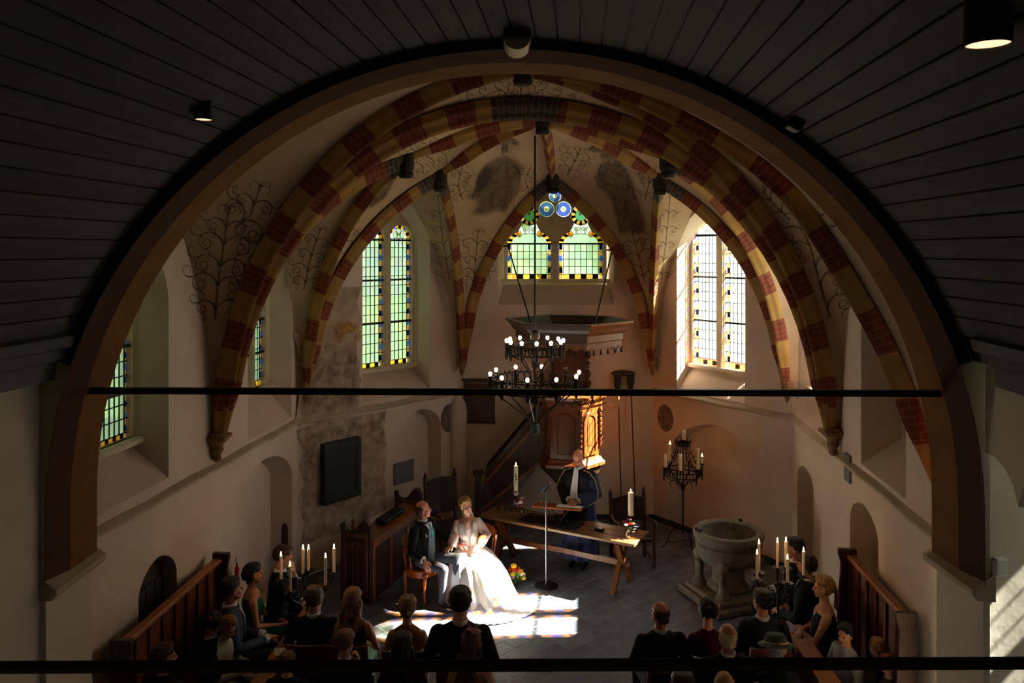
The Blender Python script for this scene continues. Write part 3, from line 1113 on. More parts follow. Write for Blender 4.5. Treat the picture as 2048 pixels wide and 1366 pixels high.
SK = 0.085                       # the nave runs a little askew
nave = bpy.data.objects.new('ceiling_nave', None)
C.objects.link(nave)
nave.location = (ARC_C.x, 6.0, ARC_C.z)
nave.rotation_euler = (0, 0, -math.atan(SK))
struct(nave)
BR_ = 3.605
nb = 52
a0, a1 = math.radians(22.5), math.radians(157.5)
step = (a1 - a0) / nb
bw_ = BR_ * step
pm = []
for k in range(3):
    g = G()
    w = bw_ - 0.009
    g.loft([[(-w / 2, y, BR_ + 0.02), (w / 2, y, BR_ + 0.02), (w / 2, y, BR_ + .004), (w / 2 - .006, y, BR_), (-w / 2 + .006, y, BR_), (-w / 2, y, BR_ + .004)] for y in (-9.2, 0.25)])
    pm.append(g.mesh('board', [board_m[k]]))
for i in range(nb):
    o = link('board', pm[random.randrange(3)], nave, (0, 0, 0), (0, PI / 2 - (a0 + step * (i + .5)), 0))
g = G()
nn = 40
vs_ = [((BR_ + .03) * math.cos(a0 - .06 + (a1 - a0 + .12) * i / nn), y, (BR_ + .03) * math.sin(a0 - .06 + (a1 - a0 + .12) * i / nn)) for i in range(nn + 1) for y in (-9.2, 0.3)]
g.add(vs_, [(2 * i, 2 * i + 1, 2 * i + 3, 2 * i + 2) for i in range(nn)])
g.build('backing', [black_m], nave)
for sx in (-1, 1):
    g = G()
    xx, zz = sx * BR_ * math.cos(a0), BR_ * math.sin(a0)
    pr = [(0.0, 0.03), (sx * -0.05, 0.0), (sx * -0.03, -0.08), (sx * 0.03, -0.10), (sx * 0.03, -0.17), (sx * 0.10, -0.20), (sx * 0.13, -0.34), (sx * 0.34, -0.36), (sx * 0.34, 0.1)]
    rings = [[(xx + a, y, zz + b) for a, b in pr] for y in (-9.2, 0.0)]
    g.loft(rings)
    g.build('cornice', [cornice_m], nave)

wl_ = Wall((-3.56 - 9.0 * SK, -3.0), (-3.56, 6.0))
build_wall('wall_nave_left', wl_, [], plaster_nave, 4.3)
wr_ = Wall((3.56, 5.99), (3.56 - 9.0 * SK, -3.0))
wp = [(0, 3.33), (.14, 3.325), (.28, 3.28), (.39, 3.19), (.45, 3.06), (.50, 3.19), (.72, 3.46), (1.2, 3.68), (2.0, 3.72), (2.7, 3.4), (2.95, 2.6), (3.0, 0.0), (wr_.L, 0.0), (wr_.L, 4.3), (0, 4.3)]
g = G()
V, T = tri_holes(wp, [])
g.add([(p.x, 0, p.y) for p in V], T)
g.add([(u_, v_, z_) for u_, z_ in wp[:12] for v_ in (0, .16)], [(2 * i, 2 * i + 1, 2 * i + 3, 2 * i + 2) for i in range(11)])
o = g.build('wall_nave_right', [plaster_nave])
o.matrix_world = wr_.mat
struct(o)
op = [(0.02, 0.0001), (1.30, 0.0001), (1.28, 1.7), (1.18, 2.4), (1.0, 2.83), (0.8, 3.05), (0.55, 3.19), (0.28, 3.29), (0.03, 3.33)]
ea = Wall((3.56, 6.0), (7.2, 6.62))
build_wall('wall_aisle_end', ea, [], plaster_nave, 6.0)
ar_ = Wall((6.4, 6.47), (6.0, -3.0))
aw = []
for uu in (0.12, 0.52):
    for zz in (1.9, 2.62, 3.34, 4.06):
        aw.append(([(uu, zz), (uu + .34, zz), (uu + .34, zz + .62), (uu, zz + .62)],) * 2 + (0.10, False))
build_wall('wall_aisle_right', ar_, aw, plaster_nave, 6.0)
win_no += 1
aroot = bpy.data.objects.new('window_%d' % win_no, None)
C.objects.link(aroot)
aroot.matrix_world = ar_.mat @ Matrix.Translation((0, 0.06, 0))
struct(aroot, 'aisle window whose light falls on the wall right of the arch', 'window')
ag = glass_mat('aisle_glass', (0.60, 0.66, 0.74), .38, .35)
al_ = G()
for uu in (0.12, 0.52):
    for zz in (1.9, 2.62, 3.34, 4.06):
        for i in range(2):
            for j in range(3):
                pw, ph = .17, .62 / 3
                p = link('pane', pane_mesh(pw, ph), aroot, (uu + (i + .5) * pw, 0, zz + (j + .5) * ph))
                p.material_slots[0].link = 'OBJECT'
                p.material_slots[0].material = ag
        al_.box((uu + .17, 0, zz + .31), (.014, .014, .62))
        for j in (1, 2):
            al_.box((uu + .17, 0, zz + j * .62 / 3), (.34, .014, .014))
al_.build('lead_net', [lead], aroot)
wwest = Wall((8.0, -3.0), (-6.0, -3.0))
build_wall('wall_west', wwest, [], plaster_nave, 8.0)
g = G()
g.box((0.5, 1.5, 8.05), (15, 9.4, 0.1))
struct(g.build('ceiling_attic', [plaster_nave]))
g = G()
g.box((5.6, 1.8, 6.05), (4.6, 9.8, 0.1))
struct(g.build('ceiling_aisle', [plaster_nave]))
for x in (-6.0, 7.4):
    g = G()
    g.box((x, 1.5, 4.0), (0.1, 9.2, 8.2) if x < 0 else (0.1, 9.2, 0.1))
    struct(g.build('wall_outer_%s' % ('left' if x < 0 else 'right'), [plaster_nave]))
g = G()
g.box((6.0, 1.5, 7.0), (0.1, 9.2, 2.1))
struct(g.build('wall_clerestory', [plaster_nave]))

# ------------------------------------------------------------------ floor
slate = [mat('slate_tile_%d' % i, srgb(*c), 0.55, var=0.22, scale=5, bump=0.18, bscale=26, spec=0.45)
         for i, c in enumerate([(92, 94, 100), (82, 84, 90), (102, 103, 108), (88, 92, 100)])]
g = G()
g.box((1.0, 5.5, -0.05), (16, 19.0, 0.093))
floor = struct(g.build('floor', [mat('pale_joint', srgb(138, 138, 138), 0.85)]))
TW, TL = 0.235, 0.47
ang = math.radians(43)
cu, su = math.cos(ang), math.sin(ang)
tiles = []
poly = [(-3.9, 6.0), (-3.2, 11.9), (-1.0, 14.35), (2.6, 14.35), (4.3, 12.0), (3.8, 6.0)]
for j in range(-60, 70):
    for i in range(-40, 50):
        u, w = i * TL + (j % 2) * TL * 0.5 + 0.07 * math.sin(j * 3.1), j * TW
        x, y = 0.5 + u * cu - w * su, 10.6 + u * su + w * cu
        if inside((x, y), poly):
            tiles.append((x, y))
tiles.sort(key=lambda t: (t[0] - 0.45) ** 2 * 0.9 + (t[1] - 10.3) ** 2)
tme = []
for k in range(4):
    g = G()
    hx, hy, b_, z0, z1 = TL / 2 - .004, TW / 2 - .004, .004, -0.02, 0.0
    g.loft([[(-hx, -hy, z0), (hx, -hy, z0), (hx, hy, z0), (-hx, hy, z0)], [(-hx, -hy, z1 - .003), (hx, -hy, z1 - .003), (hx, hy, z1 - .003), (-hx, hy, z1 - .003)],
            [(-hx + b_, -hy + b_, z1), (hx - b_, -hy + b_, z1), (hx - b_, hy - b_, z1), (-hx + b_, hy - b_, z1)]])
    tme.append(g.mesh('tile', [slate[k]]))
for x, y in tiles[:290]:
    link('tile', tme[random.randrange(4)], floor, (x, y, random.uniform(-.0025, .0)), (random.uniform(-.004, .004), random.uniform(-.004, .004), ang))
rest = G()
for x, y in tiles[290:]:
    M_ = Matrix.Translation((x, y, random.uniform(-.0025, 0))) @ Matrix.Rotation(ang, 4, 'Z')
    me_ = tme[0]
    o_ = len(rest.v)
    rest.v += [tuple(M_ @ v_.co) for v_ in me_.vertices]
    rest.f += [tuple(i + o_ for i in p_.vertices) for p_ in me_.polygons]
    rest.m += [random.randrange(4)] * len(me_.polygons)
rt = rest.build('tiles_beyond', slate, floor)
rt['kind'] = 'stuff'

# ------------------------------------------------------------------ outdoors: lawn and trees behind the windows
g = G()
g.box((0, 10, -0.5), (160, 160, 0.2))
struct(tag(g.build('ground_lawn', [mat('lawn', srgb(70, 92, 46), 0.95, var=0.3, scale=0.8)]), 'green lawn around the church outside the windows', 'lawn'))
leafm = [mat('leaf_%d' % i, srgb(*c), 0.7, var=0.35, scale=1.2) for i, c in enumerate([(64, 90, 40), (82, 106, 54), (56, 80, 44)])]


def tree(x, y, h, r, k, label):
    t = thing('garden_tree', label, 'tree', (x, y, -0.4), 0, 'trees outside the church windows')
    g = G()
    g.cone((0, 0, 0), 0.22, (0.1, 0, h * 0.5), 0.12, 8)
    g.build('trunk', [mat('bark', srgb(90, 74, 56), 0.9, var=0.2)], t)
    g = G()
    rg = random.Random(k)
    for i in range(26):
        a, b = rg.uniform(0, 2 * PI), rg.uniform(-0.7, 1)
        rr = r * rg.uniform(.25, .42)
        q = Vector((math.cos(a) * r * .7 * math.sqrt(1 - b * b * .6), math.sin(a) * r * .7 * math.sqrt(1 - b * b * .6), h * .62 + b * h * .32))
        g.ellip(q, (rr, rr, rr * .9), rg.randrange(3), 9, 6)
    g.build('crown', leafm, t, smooth=False)


for i, (x, y, h, r, lb) in enumerate([(-9.5, 9.0, 9, 2.4, 'leafy green tree outside the leftmost window'), (-9, 15.2, 10, 2.5, 'leafy green tree outside the window by the big left rib'),
                                      (-6.6, 21.3, 9, 2.4, 'leafy green tree outside the window left of the pulpit'), (-1.0, 23.5, 10, 2.5, 'tall green tree outside the window above the pulpit, left side'),
                                      (5.0, 24, 9, 2.5, 'green tree outside the window above the pulpit, right side')]):
    tree(x, y, h, r, i, lb)

# ------------------------------------------------------------------ iron tie rod, balcony rail, ceiling fittings
g = G()
g.bar(P(160, 781, 6.35), P(1884, 787, 6.35), 0.045, 0.05)
o = g.build('tie_rod', [iron])
tag(o, 'long black iron tie rod spanning the chancel arch', 'tie rod')
t = thing('balcony_rail', 'dark balcony rail across the bottom of the view', 'railing', (0, 2.2, 0))
g = G()
g.tube([P(-300, 1336, 2.2) - Vector((0, 2.2, 0)), P(2350, 1325, 2.2) - Vector((0, 2.2, 0))], 0.017, 10)
rail_m = mat('rail_paint', srgb(96, 66, 40), 0.5, spec=0.4)
g.build('handrail', [rail_m], t, True)
g = G()
g.bar(P(-300, 1420, 2.2) - Vector((0, 2.2, 0)), P(2350, 1402, 2.2) - Vector((0, 2.2, 0)), 0.03, 0.03)
g.build('lower_rail', [rail_m], t)
for px in (-200, 2260):
    g = G()
    g.bar(P(px, 1342, 2.2) - Vector((0, 2.2, 0)), (P(px, 1342, 2.2).x, 0, 0.0), 0.03, 0.03)
    g.build('post', [rail_m], t)


def surf_nave(px, py):
    """point of the boarded barrel under a pixel, and the inward direction"""
    d = Vector(((px - 1024) / FPX, 1.0, -(py - HZ) / FPX))
    M_ = Matrix.Rotation(math.atan(SK), 3, 'Z')
    o_ = M_ @ (Vector((0, 0, EYE)) - Vector((ARC_C.x, 6.0, ARC_C.z)))
    dd = M_ @ d
    a, b, c = dd.x ** 2 + dd.z ** 2, 2 * (o_.x * dd.x + o_.z * dd.z), o_.x ** 2 + o_.z ** 2 - BR_ ** 2
    k = (-b + math.sqrt(b * b - 4 * a * c)) / (2 * a)
    p = Vector((0, 0, EYE)) + d * k
    q = o_ + dd * k
    n = M_.inverted() @ Vector((-q.x, 0, -q.z)).normalized()
    return p, n


lamp_glow = mat('lamp_inside', srgb(230, 170, 130), 0.5, emit=(1.0, 0.58, 0.34, 1), estr=1.1)
for px, py, r, lb in ((407, 212, 0.058, 'small black downlight glowing on the left of the boarded ceiling'), (1976, 20, 0.085, 'black cylinder downlight glowing at the top right of the boarded ceiling')):
    p, n = surf_nave(px, py)
    t = thing('ceiling_downlight', lb, 'downlight', p, 0, 'ceiling downlights')
    g = G()
    h = r * 1.6
    g.lathe([(r * .92, 0.12), (r, 0.0), (r, -h), (r * .93, -h), (r * .90, -h * .55)], n=20, caps=False)
    ho = g.build('housing', [black_m], t, True)
    g = G()
    g.lathe([(r * .915, -h * .96), (r * .7, -h * .72), (0.01, -h * .6)], n=20)
    g.build('reflector', [lamp_glow], ho, True)
p, n = surf_nave(1590, 238)
t = thing('ceiling_speaker', 'small black box on the right of the boarded ceiling', 'speaker', p)
g = G()
rt_ = Matrix.Rotation(0.5, 3, 'Y')
g.bbox((0, 0, -0.035), (0.10, 0.12, 0.10), 0.01, rt_)
g.build('case', [black_m], t)
g = G()
g.bbox((0.02, 0, 0.04), (0.03, 0.03, 0.08), 0.005, rt_)
g.build('bracket', [black_m], t)
p, n = surf_nave(1034, 66)
t = thing('emergency_light', 'white box lamp with curved cover on the ceiling above the arch', 'lamp', p)
g = G()
g.bbox((0, 0, -0.03), (0.20, 0.20, 0.07), 0.008)
g.build('base', [mat('grey_plastic', srgb(86, 78, 70), 0.6)], t)
g = G()
rings = []
for y in (-0.12, 0.15):
    rings.append([(0.095 * math.cos(PI * i / 10), y, -0.065 - 0.085 * math.sin(PI * i / 10)) for i in range(11)])
g.loft(rings)
g.build('cover', [mat('cream_plastic', srgb(214, 190, 160), 0.45)], t, False)

# ------------------------------------------------------------------ chandelier
CH = P(1070, 700, 10.1)
CHX, CHY = CH.x, CH.y


def zpx(py, D):
    return EYE - (py - HZ) * D / FPX


t = thing('chandelier', 'black iron chandelier with two tiers of lit bulbs in the middle of the choir', 'chandelier', (CHX, CHY, 0))
zlo, zhi = zpx(755, 10.1), zpx(690, 10.1)
RB, RS = 0.55, 0.34
g = G()
g.tube([(0, 0, zpx(865, 10.1) - 0.05), (0, 0, 6.30)], 0.012, 8)
g.build('rod', [iron_dk], t)
g = G()
for z in (zpx(745, 10.1) + .12, zhi + 0.12, zpx(865, 10.1) + .42):
    g = G()
    g.lathe([(0.015, -.07), (0.05, -.05), (0.06, 0.0), (0.05, .05), (0.015, .07)], (0, 0, z), 12)
    g.build('knop', [iron_dk], t, True)
g = G()
g.lathe([(0.055, -0.12), (0.055, 0.0)], (0, 0, zpx(848, 10.1)), 16)
g.lathe([(0.004, -0.22), (0.02, -0.18), (0.012, -0.14), (0.03, -0.12)], (0, 0, zpx(848, 10.1)), 10)
g.build('pendant', [mat('grey_enamel', srgb(86, 104, 116), 0.5)], t, True)
for nm, R_, z, hh, nb_, ph in (('ring', RB, zlo, 0.155, 10, 0.2), ('ring', RS, zhi, 0.12, 12, 0.05)):
    g = G()
    n = 40
    for zz in (z - hh, z - 0.012):
        g.lathe([(R_ - .008, zz), (R_ + .008, zz), (R_ + .008, zz + .016), (R_ - .008, zz + .016), (R_ - .008, zz)], n=n, caps=False)
    for i in range(n):                   # open quatrefoil fretwork between the two hoops, crest on top
        a = 2 * PI * i / n
        for da, dz in ((0, .5), (0.5, .5)):
            c = Vector((R_ * math.cos(a + da * 2 * PI / n), R_ * math.sin(a + da * 2 * PI / n), z - hh * dz))
            tang = Vector((-math.sin(a), math.cos(a), 0))
            w = R_ * 2 * PI / n * .5
            if da == 0:
                g.tube([c + tang * w * math.cos(k * PI / 4) + Vector((0, 0, hh * .4 * math.sin(k * PI / 4))) for k in range(9)], 0.0055, 4)
            else:
                g.bar(c + Vector((0, 0, -hh * .5)), c + Vector((0, 0, hh * .5)), 0.009, 0.009)
        q = Vector((R_ * math.cos(a), R_ * math.sin(a), z))
        g.bar(q, q + Vector((0, 0, 0.03)), 0.014, 0.012)
    g.build(nm, [iron_dk], t)
    for k in range(nb_):
        a = 2 * PI * (k + ph) / nb_
        q = Vector(((R_ + .02) * math.cos(a), (R_ + .02) * math.sin(a), z))
        g = G()
        g.lathe([(0.006, -hh - .07), (0.022, -hh - .03), (0.022, 0.02), (0.026, 0.03)], q, 10)
        sk = g.build('socket_tube', [iron], t, True)
        g = G()
        lit = not (nm == 'ring' and R_ == RB and k == 1)
        g.ellip(q + Vector((0, 0, 0.058)), (0.022, 0.022, 0.026), 0, 12, 8)
        g.build('bulb', [bulb_m if lit else bulb_off], sk, True)
    g = G()
    for k in range(6):
        a = 2 * PI * (k + .35) / 6
        if R_ == RB:
            pth = [(math.cos(a) * r_, math.sin(a) * r_, zz) for r_, zz in ((R_, z - hh), (R_ * .62, z - hh - .16), (R_ * .3, z - hh - .30), (0.03, z - hh - .42))]
        else:
            pth = [(math.cos(a) * r_, math.sin(a) * r_, zz) for r_, zz in ((R_, z - hh), (R_ * .55, z - hh - .06), (R_ * .28, z - hh - .2), (0.05, z - hh - .30))]
        g.tube(pth, 0.010, 6)
    g.build('stay', [iron_dk], t)

# ------------------------------------------------------------------ candles
def candle(px_or_pos, r, h, label, group, m=wax, lit=True, cat='candle', mark=False):
    p = Vector(px_or_pos)
    t = thing('candle', label, cat, p, 0, group)
    g = G()
    g.lathe([(r, 0.0), (r, h - r * .3), (r * .9, h), (r * .55, h - r * .25), (r * .05, h - r * .3)], n=14)
    g.build('wax_body', [m], t, True)
    g = G()
    g.cone((0, 0, h - r * .3), 0.0022, (0, 0, h + 0.012), 0.0018, 6)
    wk = g.build('wick', [black_m], t)
    if lit:
        g = G()
        g.lathe([(0.002, 0.0), (0.0075, 0.010), (0.0075, 0.018), (0.004, 0.034), (0.0006, 0.048)], (0, 0, h + .004), 10)
        g.build('flame', [flame_m], wk, True)
    if mark:                       # the dark cross and sign printed on the tall candle
        g = G()
        for c_, s_ in (((0, -r - .001, h * .62), (.008, .003, .15)), ((0, -r - .001, h * .66), (.045, .003, .009)), ((-.012, -r - .0005, h * .72), (.02, .003, .008)),
                       ((.012, -r - .0005, h * .57), (.018, .003, .02)), ((0, -r - .001, h * .13), (.03, .003, .035)), ((-.01, -r - .001, h * .40), (.008, .003, .02))):
            g.box(c_, s_)
        g.build('printed_cross', [black_m], t)
    return t


def floor_candelabrum(name, label, base, zt, spots, side):
    """tall iron stand with drip trays for taper candles"""
    t = thing(name, label, 'candelabrum', (base.x, base.y, 0))
    g = G()
    g.tube([(0, 0, 0.12), (0, 0, zt - .1)], 0.013, 8)
    for i in range(14):
        g.ellip((0, 0, 0.35 + i * (zt - .5) / 14), (0.019, 0.019, 0.024), 0, 8, 6)
    g.build('pole', [iron], t)
    for k in range(3):
        a = 2 * PI * k / 3 + .4
        g = G()
        g.tube([(0, 0, 0.30), (math.cos(a) * .12, math.sin(a) * .12, .22), (math.cos(a) * .22, math.sin(a) * .22, .03), (math.cos(a) * .28, math.sin(a) * .28, .015)], 0.012, 6)
        g.build('foot', [iron], t)
    for i, (q, hgt) in enumerate(spots):
        d = Vector((q.x - base.x, q.y - base.y, q.z))
        g = G()
        g.tube([(0, 0, zt - .14), (d.x * .4, d.y * .4, zt - .20), (d.x * .85, d.y * .85, d.z - .10), (d.x, d.y, d.z - .02)], 0.009, 6)
        for s_ in (.35, .6):
            c_ = Vector((d.x * s_, d.y * s_, zt - .15))
            g.tube([c_ + Vector((d.x, d.y, 0)) * .12 * math.cos(k * PI / 4) + Vector((0, 0, .05 * math.sin(k * PI / 4))) for k in range(8)], 0.005, 5)
        arm_ = g.build('arm', [iron], t)
        g = G()
        g.lathe([(0.012, -.03), (0.02, -.012), (0.055, -.004), (0.064, 0.008), (0.058, 0.008), (0.02, -.002), (0.02, 0.012)], d, 16)
        g.build('drip_tray', [iron], arm_, True)
        candle(q + Vector((0, 0, 0.0)), 0.0155, hgt, 'lit taper candle, %s of the six on the %s floor candelabrum' % (['leftmost', 'second from left', 'third from left', 'fourth from left', 'fifth from left', 'rightmost'][i], side),
               'taper candles on the %s candelabrum' % side, wax_taper)
    return t


DC = 8.6
bs = Vector((P(615, 1200, DC).x, DC, 0))
sp = []
for px, yb, yt, dd in ((562, 1160, 1112, -.05), (580, 1185, 1132, -.28), (606, 1150, 1098, .18), (617, 1142, 1098, .22), (651, 1172, 1115, -.12), (668, 1146, 1097, .12)):
    D = DC + dd
    q = P(px, yb, D)
    sp.append((q, (yb - yt) * D / FPX))
floor_candelabrum('floor_candelabrum', 'black iron floor candelabrum with six tapers among the guests on the left', bs, 1.28, sp, 'left')
bs = Vector((P(1556, 1200, DC).x, DC, 0))
sp = []
for px, yb, yt, dd in ((1514, 1160, 1108, -.12), (1518, 1146, 1087, .14), (1555, 1137, 1084, .22), (1572, 1136, 1083, .16), (1575, 1167, 1118, -.28), (1607, 1152, 1103, .0)):
    D = DC + dd
    q = P(px, yb, D)
    sp.append((q, (yb - yt) * D / FPX))
floor_candelabrum('floor_candelabrum', 'black iron floor candelabrum with six tapers among the guests on the right', bs, 1.30, sp, 'right')

# crown-shaped candelabrum by the font
D = 12.9
cb = Vector((P(1366, 1100, D).x, D, 0))
t = thing('crown_candelabrum', 'wrought iron crown candelabrum with thick candles behind the stone font', 'candelabrum', cb)
zr = zpx(938, D)
g = G()
g.tube([(0, 0, 0.25), (0, 0, zr + .55)], [0.016, 0.010], 8)
g.lathe([(.012, -.06), (.035, -.03), (.03, .0), (.04, .03), (.012, .07)], (0, 0, zr - .30), 10)
g.lathe([(.012, -.04), (.03, .0), (.012, .04)], (0, 0, 0.33), 10)
g.build('pole', [iron_dk], t)
for k in range(3):
    a = 2 * PI * k / 3 + .9
    g = G()
    c_, s_ = math.cos(a), math.sin(a)
    g.tube([(0, 0, .34), (c_ * .10, s_ * .10, .36), (c_ * .20, s_ * .20, .27), (c_ * .25, s_ * .25, .12), (c_ * .33, s_ * .33, .015)], 0.010, 6)
    g.tube([(0, 0, .16), (c_ * .12, s_ * .12, .10), (c_ * .24, s_ * .24, .12)], 0.008, 6)
    g.build('leg', [iron_dk], t)
g = G()
RR = 0.31
for z in (zr - .10, zr - .02):
    g.lathe([(RR - .006, z), (RR + .006, z), (RR + .006, z + .014), (RR - .006, z + .014), (RR - .006, z)], n=6, caps=False)
for k in range(6):
    a0_, a1_ = 2 * PI * k / 6, 2 * PI * (k + 1) / 6
    for i in range(6):
        f = i / 6
        q = Vector((RR * (math.cos(a0_) * (1 - f) + math.cos(a1_) * f), RR * (math.sin(a0_) * (1 - f) + math.sin(a1_) * f), zr - .05))
        g.bar(q + Vector((0, 0, -.045)), q + Vector((0, 0, .05)), .012, .012)
    q = Vector((RR * math.cos(a0_), RR * math.sin(a0_), zr))
    g.bar(q + Vector((0, 0, -.18)), q + Vector((0, 0, .06)), .02, .02)
g.build('crown_ring', [iron_dk], t)
g = G()
for k in range(6):
    a = 2 * PI * k / 6
    c_, s_ = math.cos(a), math.sin(a)
    g.tube([(c_ * RR, s_ * RR, zr - .08), (c_ * .20, s_ * .20, zr - .18), (c_ * .10, s_ * .10, zr - .19), (.01 * c_, .01 * s_, zr - .32)], .008, 6)
    g.tube([(c_ * RR * .95, s_ * RR * .95, zr), (c_ * .2, s_ * .2, zr + .10), (c_ * .12, s_ * .12, zr + .28), (c_ * .10, s_ * .10, zr + .40)], .008, 6)
    for z in (.10, .18, .26):
        q = Vector((c_ * (.22 - z * .35), s_ * (.22 - z * .35), zr + z))
        g.tube([q, q + Vector((c_ * .04, s_ * .04, .02)), q + Vector((c_ * .03, s_ * .03, .05))], .006, 5)
    g.tube([(c_ * .16, s_ * .16, zr - .17), (c_ * .22, s_ * .22, zr - .22), (c_ * .2, s_ * .2, zr - .27)], .007, 5)
g.lathe([(.115, zr + .38), (.125, zr + .38), (.125, zr + .43), (.115, zr + .43)], n=12, caps=False)
for k in range(8):
    a = 2 * PI * k / 8
    g.cone((.12 * math.cos(a), .12 * math.sin(a), zr + .43), .012, (.125 * math.cos(a), .125 * math.sin(a), zr + .50), .002, 5)
g.build('scrollwork', [iron_dk], t)
nm6 = ['pale thick candle on the left of the iron crown, lowest', 'tall amber-lit candle at the left of the iron crown', 'pale thick candle at the front of the iron crown', 'tall leaning candle at the right of the iron crown',
       'short glowing candle at the far right of the iron crown', 'thick candle on the top spike of the iron crown']
for i, (px, yb, yt, dd, r) in enumerate(((1331, 934, 908, -.05, .026), (1340, 925, 888, .2, .028), (1361, 941, 908, -.3, .029), (1396, 938, 897, -.1, .029), (1404, 927, 913, .15, .02), (1368, 879, 861, 0, .03))):
    D2 = D + dd
    q = P(px, yb, D2)
    candle(q, r, (yb - yt) * D2 / FPX, nm6[i], 'candles of the crown candelabrum', wax, lit=i in (1, 4))
    g = G()
    g.lathe([(.01, -.05), (.02, -.02), (.042, -.006), (.044, 0)], q - cb, 12)
    g.build('drip_tray', [iron_dk], t, True)

# ------------------------------------------------------------------ font
fb = Vector((3.0, 11.05, 0))
t = thing('stone_font', 'large round grey stone baptismal font on columns by the right wall', 'font', fb, math.radians(20))
g = G()
g.bbox((0, 0, .05), (1.0, 1.0, .10), .02)
g.bbox((0, 0, .13), (.86, .86, .07), .03)
g.build('plinth', [stone_font], t)
g = G()
g.lathe([(.25, .16), (.29, .20), (.26, .24), (.22, .27), (.21, .50), (.25, .54)], n=20)
g.build('centre_column', [stone_font], t, True)
for k in range(4):
    a = PI / 4 + k * PI / 2
    g = G()
    g.lathe([(.10, .16), (.10, .20), (.075, .24), (.06, .27), (.058, .48), (.08, .51), (.06, .53), (.085, .58), (.085, .62), (.05, .66)], (.40 * math.cos(a), .40 * math.sin(a), 0), 14)
    g.build('corner_column', [stone_font], t, True)
g = G()
g.lathe([(.25, .52), (.36, .55), (.42, .62), (.455, .80), (.43, .82), (.435, .86), (.475, .88), (.48, .94), (.46, .97), (.40, .975), (.365, .95), (.35, .80), (.30, .68), (.02, .64)], n=36)
g.build('basin', [stone_font], t, True)
g = G()
g.bbox((-.40, .12, .985), (.06, .12, .03), .01)
g.bbox((.36, .22, .985), (.04, .04, .05), .01)
g.build('lid_clamp', [iron], t)

# ------------------------------------------------------------------ communion table
T0, T1 = Vector((-0.52, 12.30)), Vector((1.70, 11.06))       # front edge, left to right
td = (T1 - T0).normalized()
tn = Vector((-td.y, td.x))
tlen, twid, th = (T1 - T0).length, 0.60, 0.76
tang_ = math.atan2(td.y, td.x)
tc_ = (T0 + T1) / 2 + tn * twid / 2
t = thing('trestle_table', 'long oak trestle table with crossed legs in front of the robed man', 'table', (tc_.x, tc_.y, 0), tang_)
g = G()
for k in range(3):
    g.bbox((0, -twid / 3 + k * twid / 3, th - .022), (tlen, twid / 3 - .003, .044), .006)
g.build('tabletop', [wood_table], t)
for sx in (-1, 1):
    for sy in (-1, 1):
        g = G()
        x = sx * (tlen / 2 - .30) + sy * .03
        pts = [(x, -sy * .24, .70), (x, -sy * .10, .46), (x, sy * .10, .24), (x, sy * .27, .0)]
        g.loft([[(px_ + a * .035, py_ + b * .045, pz_) for a, b in ((-1, -1), (1, -1), (1, 1), (-1, 1))] for px_, py_, pz_ in pts])
        g.build('crossed_leg', [wood_mid], t)
    g = G()
    g.bbox((sx * (tlen / 2 - .30), 0, .71), (.08, .50, .05), .008)
    g.build('batten', [wood_mid], t)
g = G()
pth = [(-tlen / 2 + .22, 0, .35), (-tlen * .25, 0.004, .345), (0, .01, .355), (tlen * .2, 0, .35), (tlen / 2 - .18, 0, .345)]
for a, b in zip(pth[:-1], pth[1:]):
    g.bar(a, b, .045, .075)
g.build('stretcher', [wood_mid], t)


def on_table(u, w, z=th):
    """u along the table from its left end, w across from the front edge"""
    p = T0 + td * u + tn * w
    return Vector((p.x, p.y, z))


t = thing('table_runner', 'dark cloth runner lying across the trestle table', 'cloth', on_table(1.13, .27), tang_)
g = G()
n = 16
rows_ = []
for j in range(7):
    rows_.append([(-.48 + .96 * i / n, -.20 + .40 * j / 6, .005 + .002 * math.sin(i * 1.3 + j)) for i in range(n + 1)])
g.add([p for r in rows_ for p in r], [(j * (n + 1) + i, j * (n + 1) + i + 1, (j + 1) * (n + 1) + i + 1, (j + 1) * (n + 1) + i) for j in range(6) for i in range(n)])
g.add([(p[0], p[1], 0.001) for r in (rows_[0], rows_[-1]) for p in r], [])
g.build('cloth', [mat('black_cloth', srgb(22, 18, 18), 0.9, bump=.2, scale=40)], t)
t = thing('folded_stole', 'dark red folded cloth heaped on the runner', 'cloth', on_table(.98, .36, th + .006), tang_ + .2)
g = G()
rows_ = []
for j in range(8):
    rows_.append([(-.17 + .34 * i / 14, -.07 + .14 * j / 7, (.028 + .012 * math.sin(i * 1.1 + j * .6)) * math.sin(PI * (i + .2) / 14.4) * math.sin(PI * (j + .3) / 7.6)) for i in range(15)])
g.add([p for r in rows_ for p in r], [(j * 15 + i, j * 15 + i + 1, (j + 1) * 15 + i + 1, (j + 1) * 15 + i) for j in range(7) for i in range(14)])
g.build('folds', [mat('maroon_cloth', srgb(52, 16, 18), 0.85)], t, True)


def candle_stand(p, h, label):
    t = thing('candle_stand', label, 'candle holder', p)
    for k in range(3):
        a = 2 * PI * k / 3 - .5
        c_, s_ = math.cos(a), math.sin(a)
        g = G()
        g.tube([(0, 0, h * .55), (c_ * .05, s_ * .05, h * .62), (c_ * .085, s_ * .085, h * .4), (c_ * .09, s_ * .09, h * .1), (c_ * .11, s_ * .11, .007)], .007, 6)
        g.build('foot', [iron], t)
    g = G()
    g.tube([(0, 0, h * .4), (0, 0, h - .01)], .009, 8)
    g.build('stem', [iron], t)
    g = G()
    g.lathe([(.02, -.02), (.055, -.008), (.058, 0), (.02, 0)], (0, 0, h), 16)
    g.build('pan', [iron], t, True)


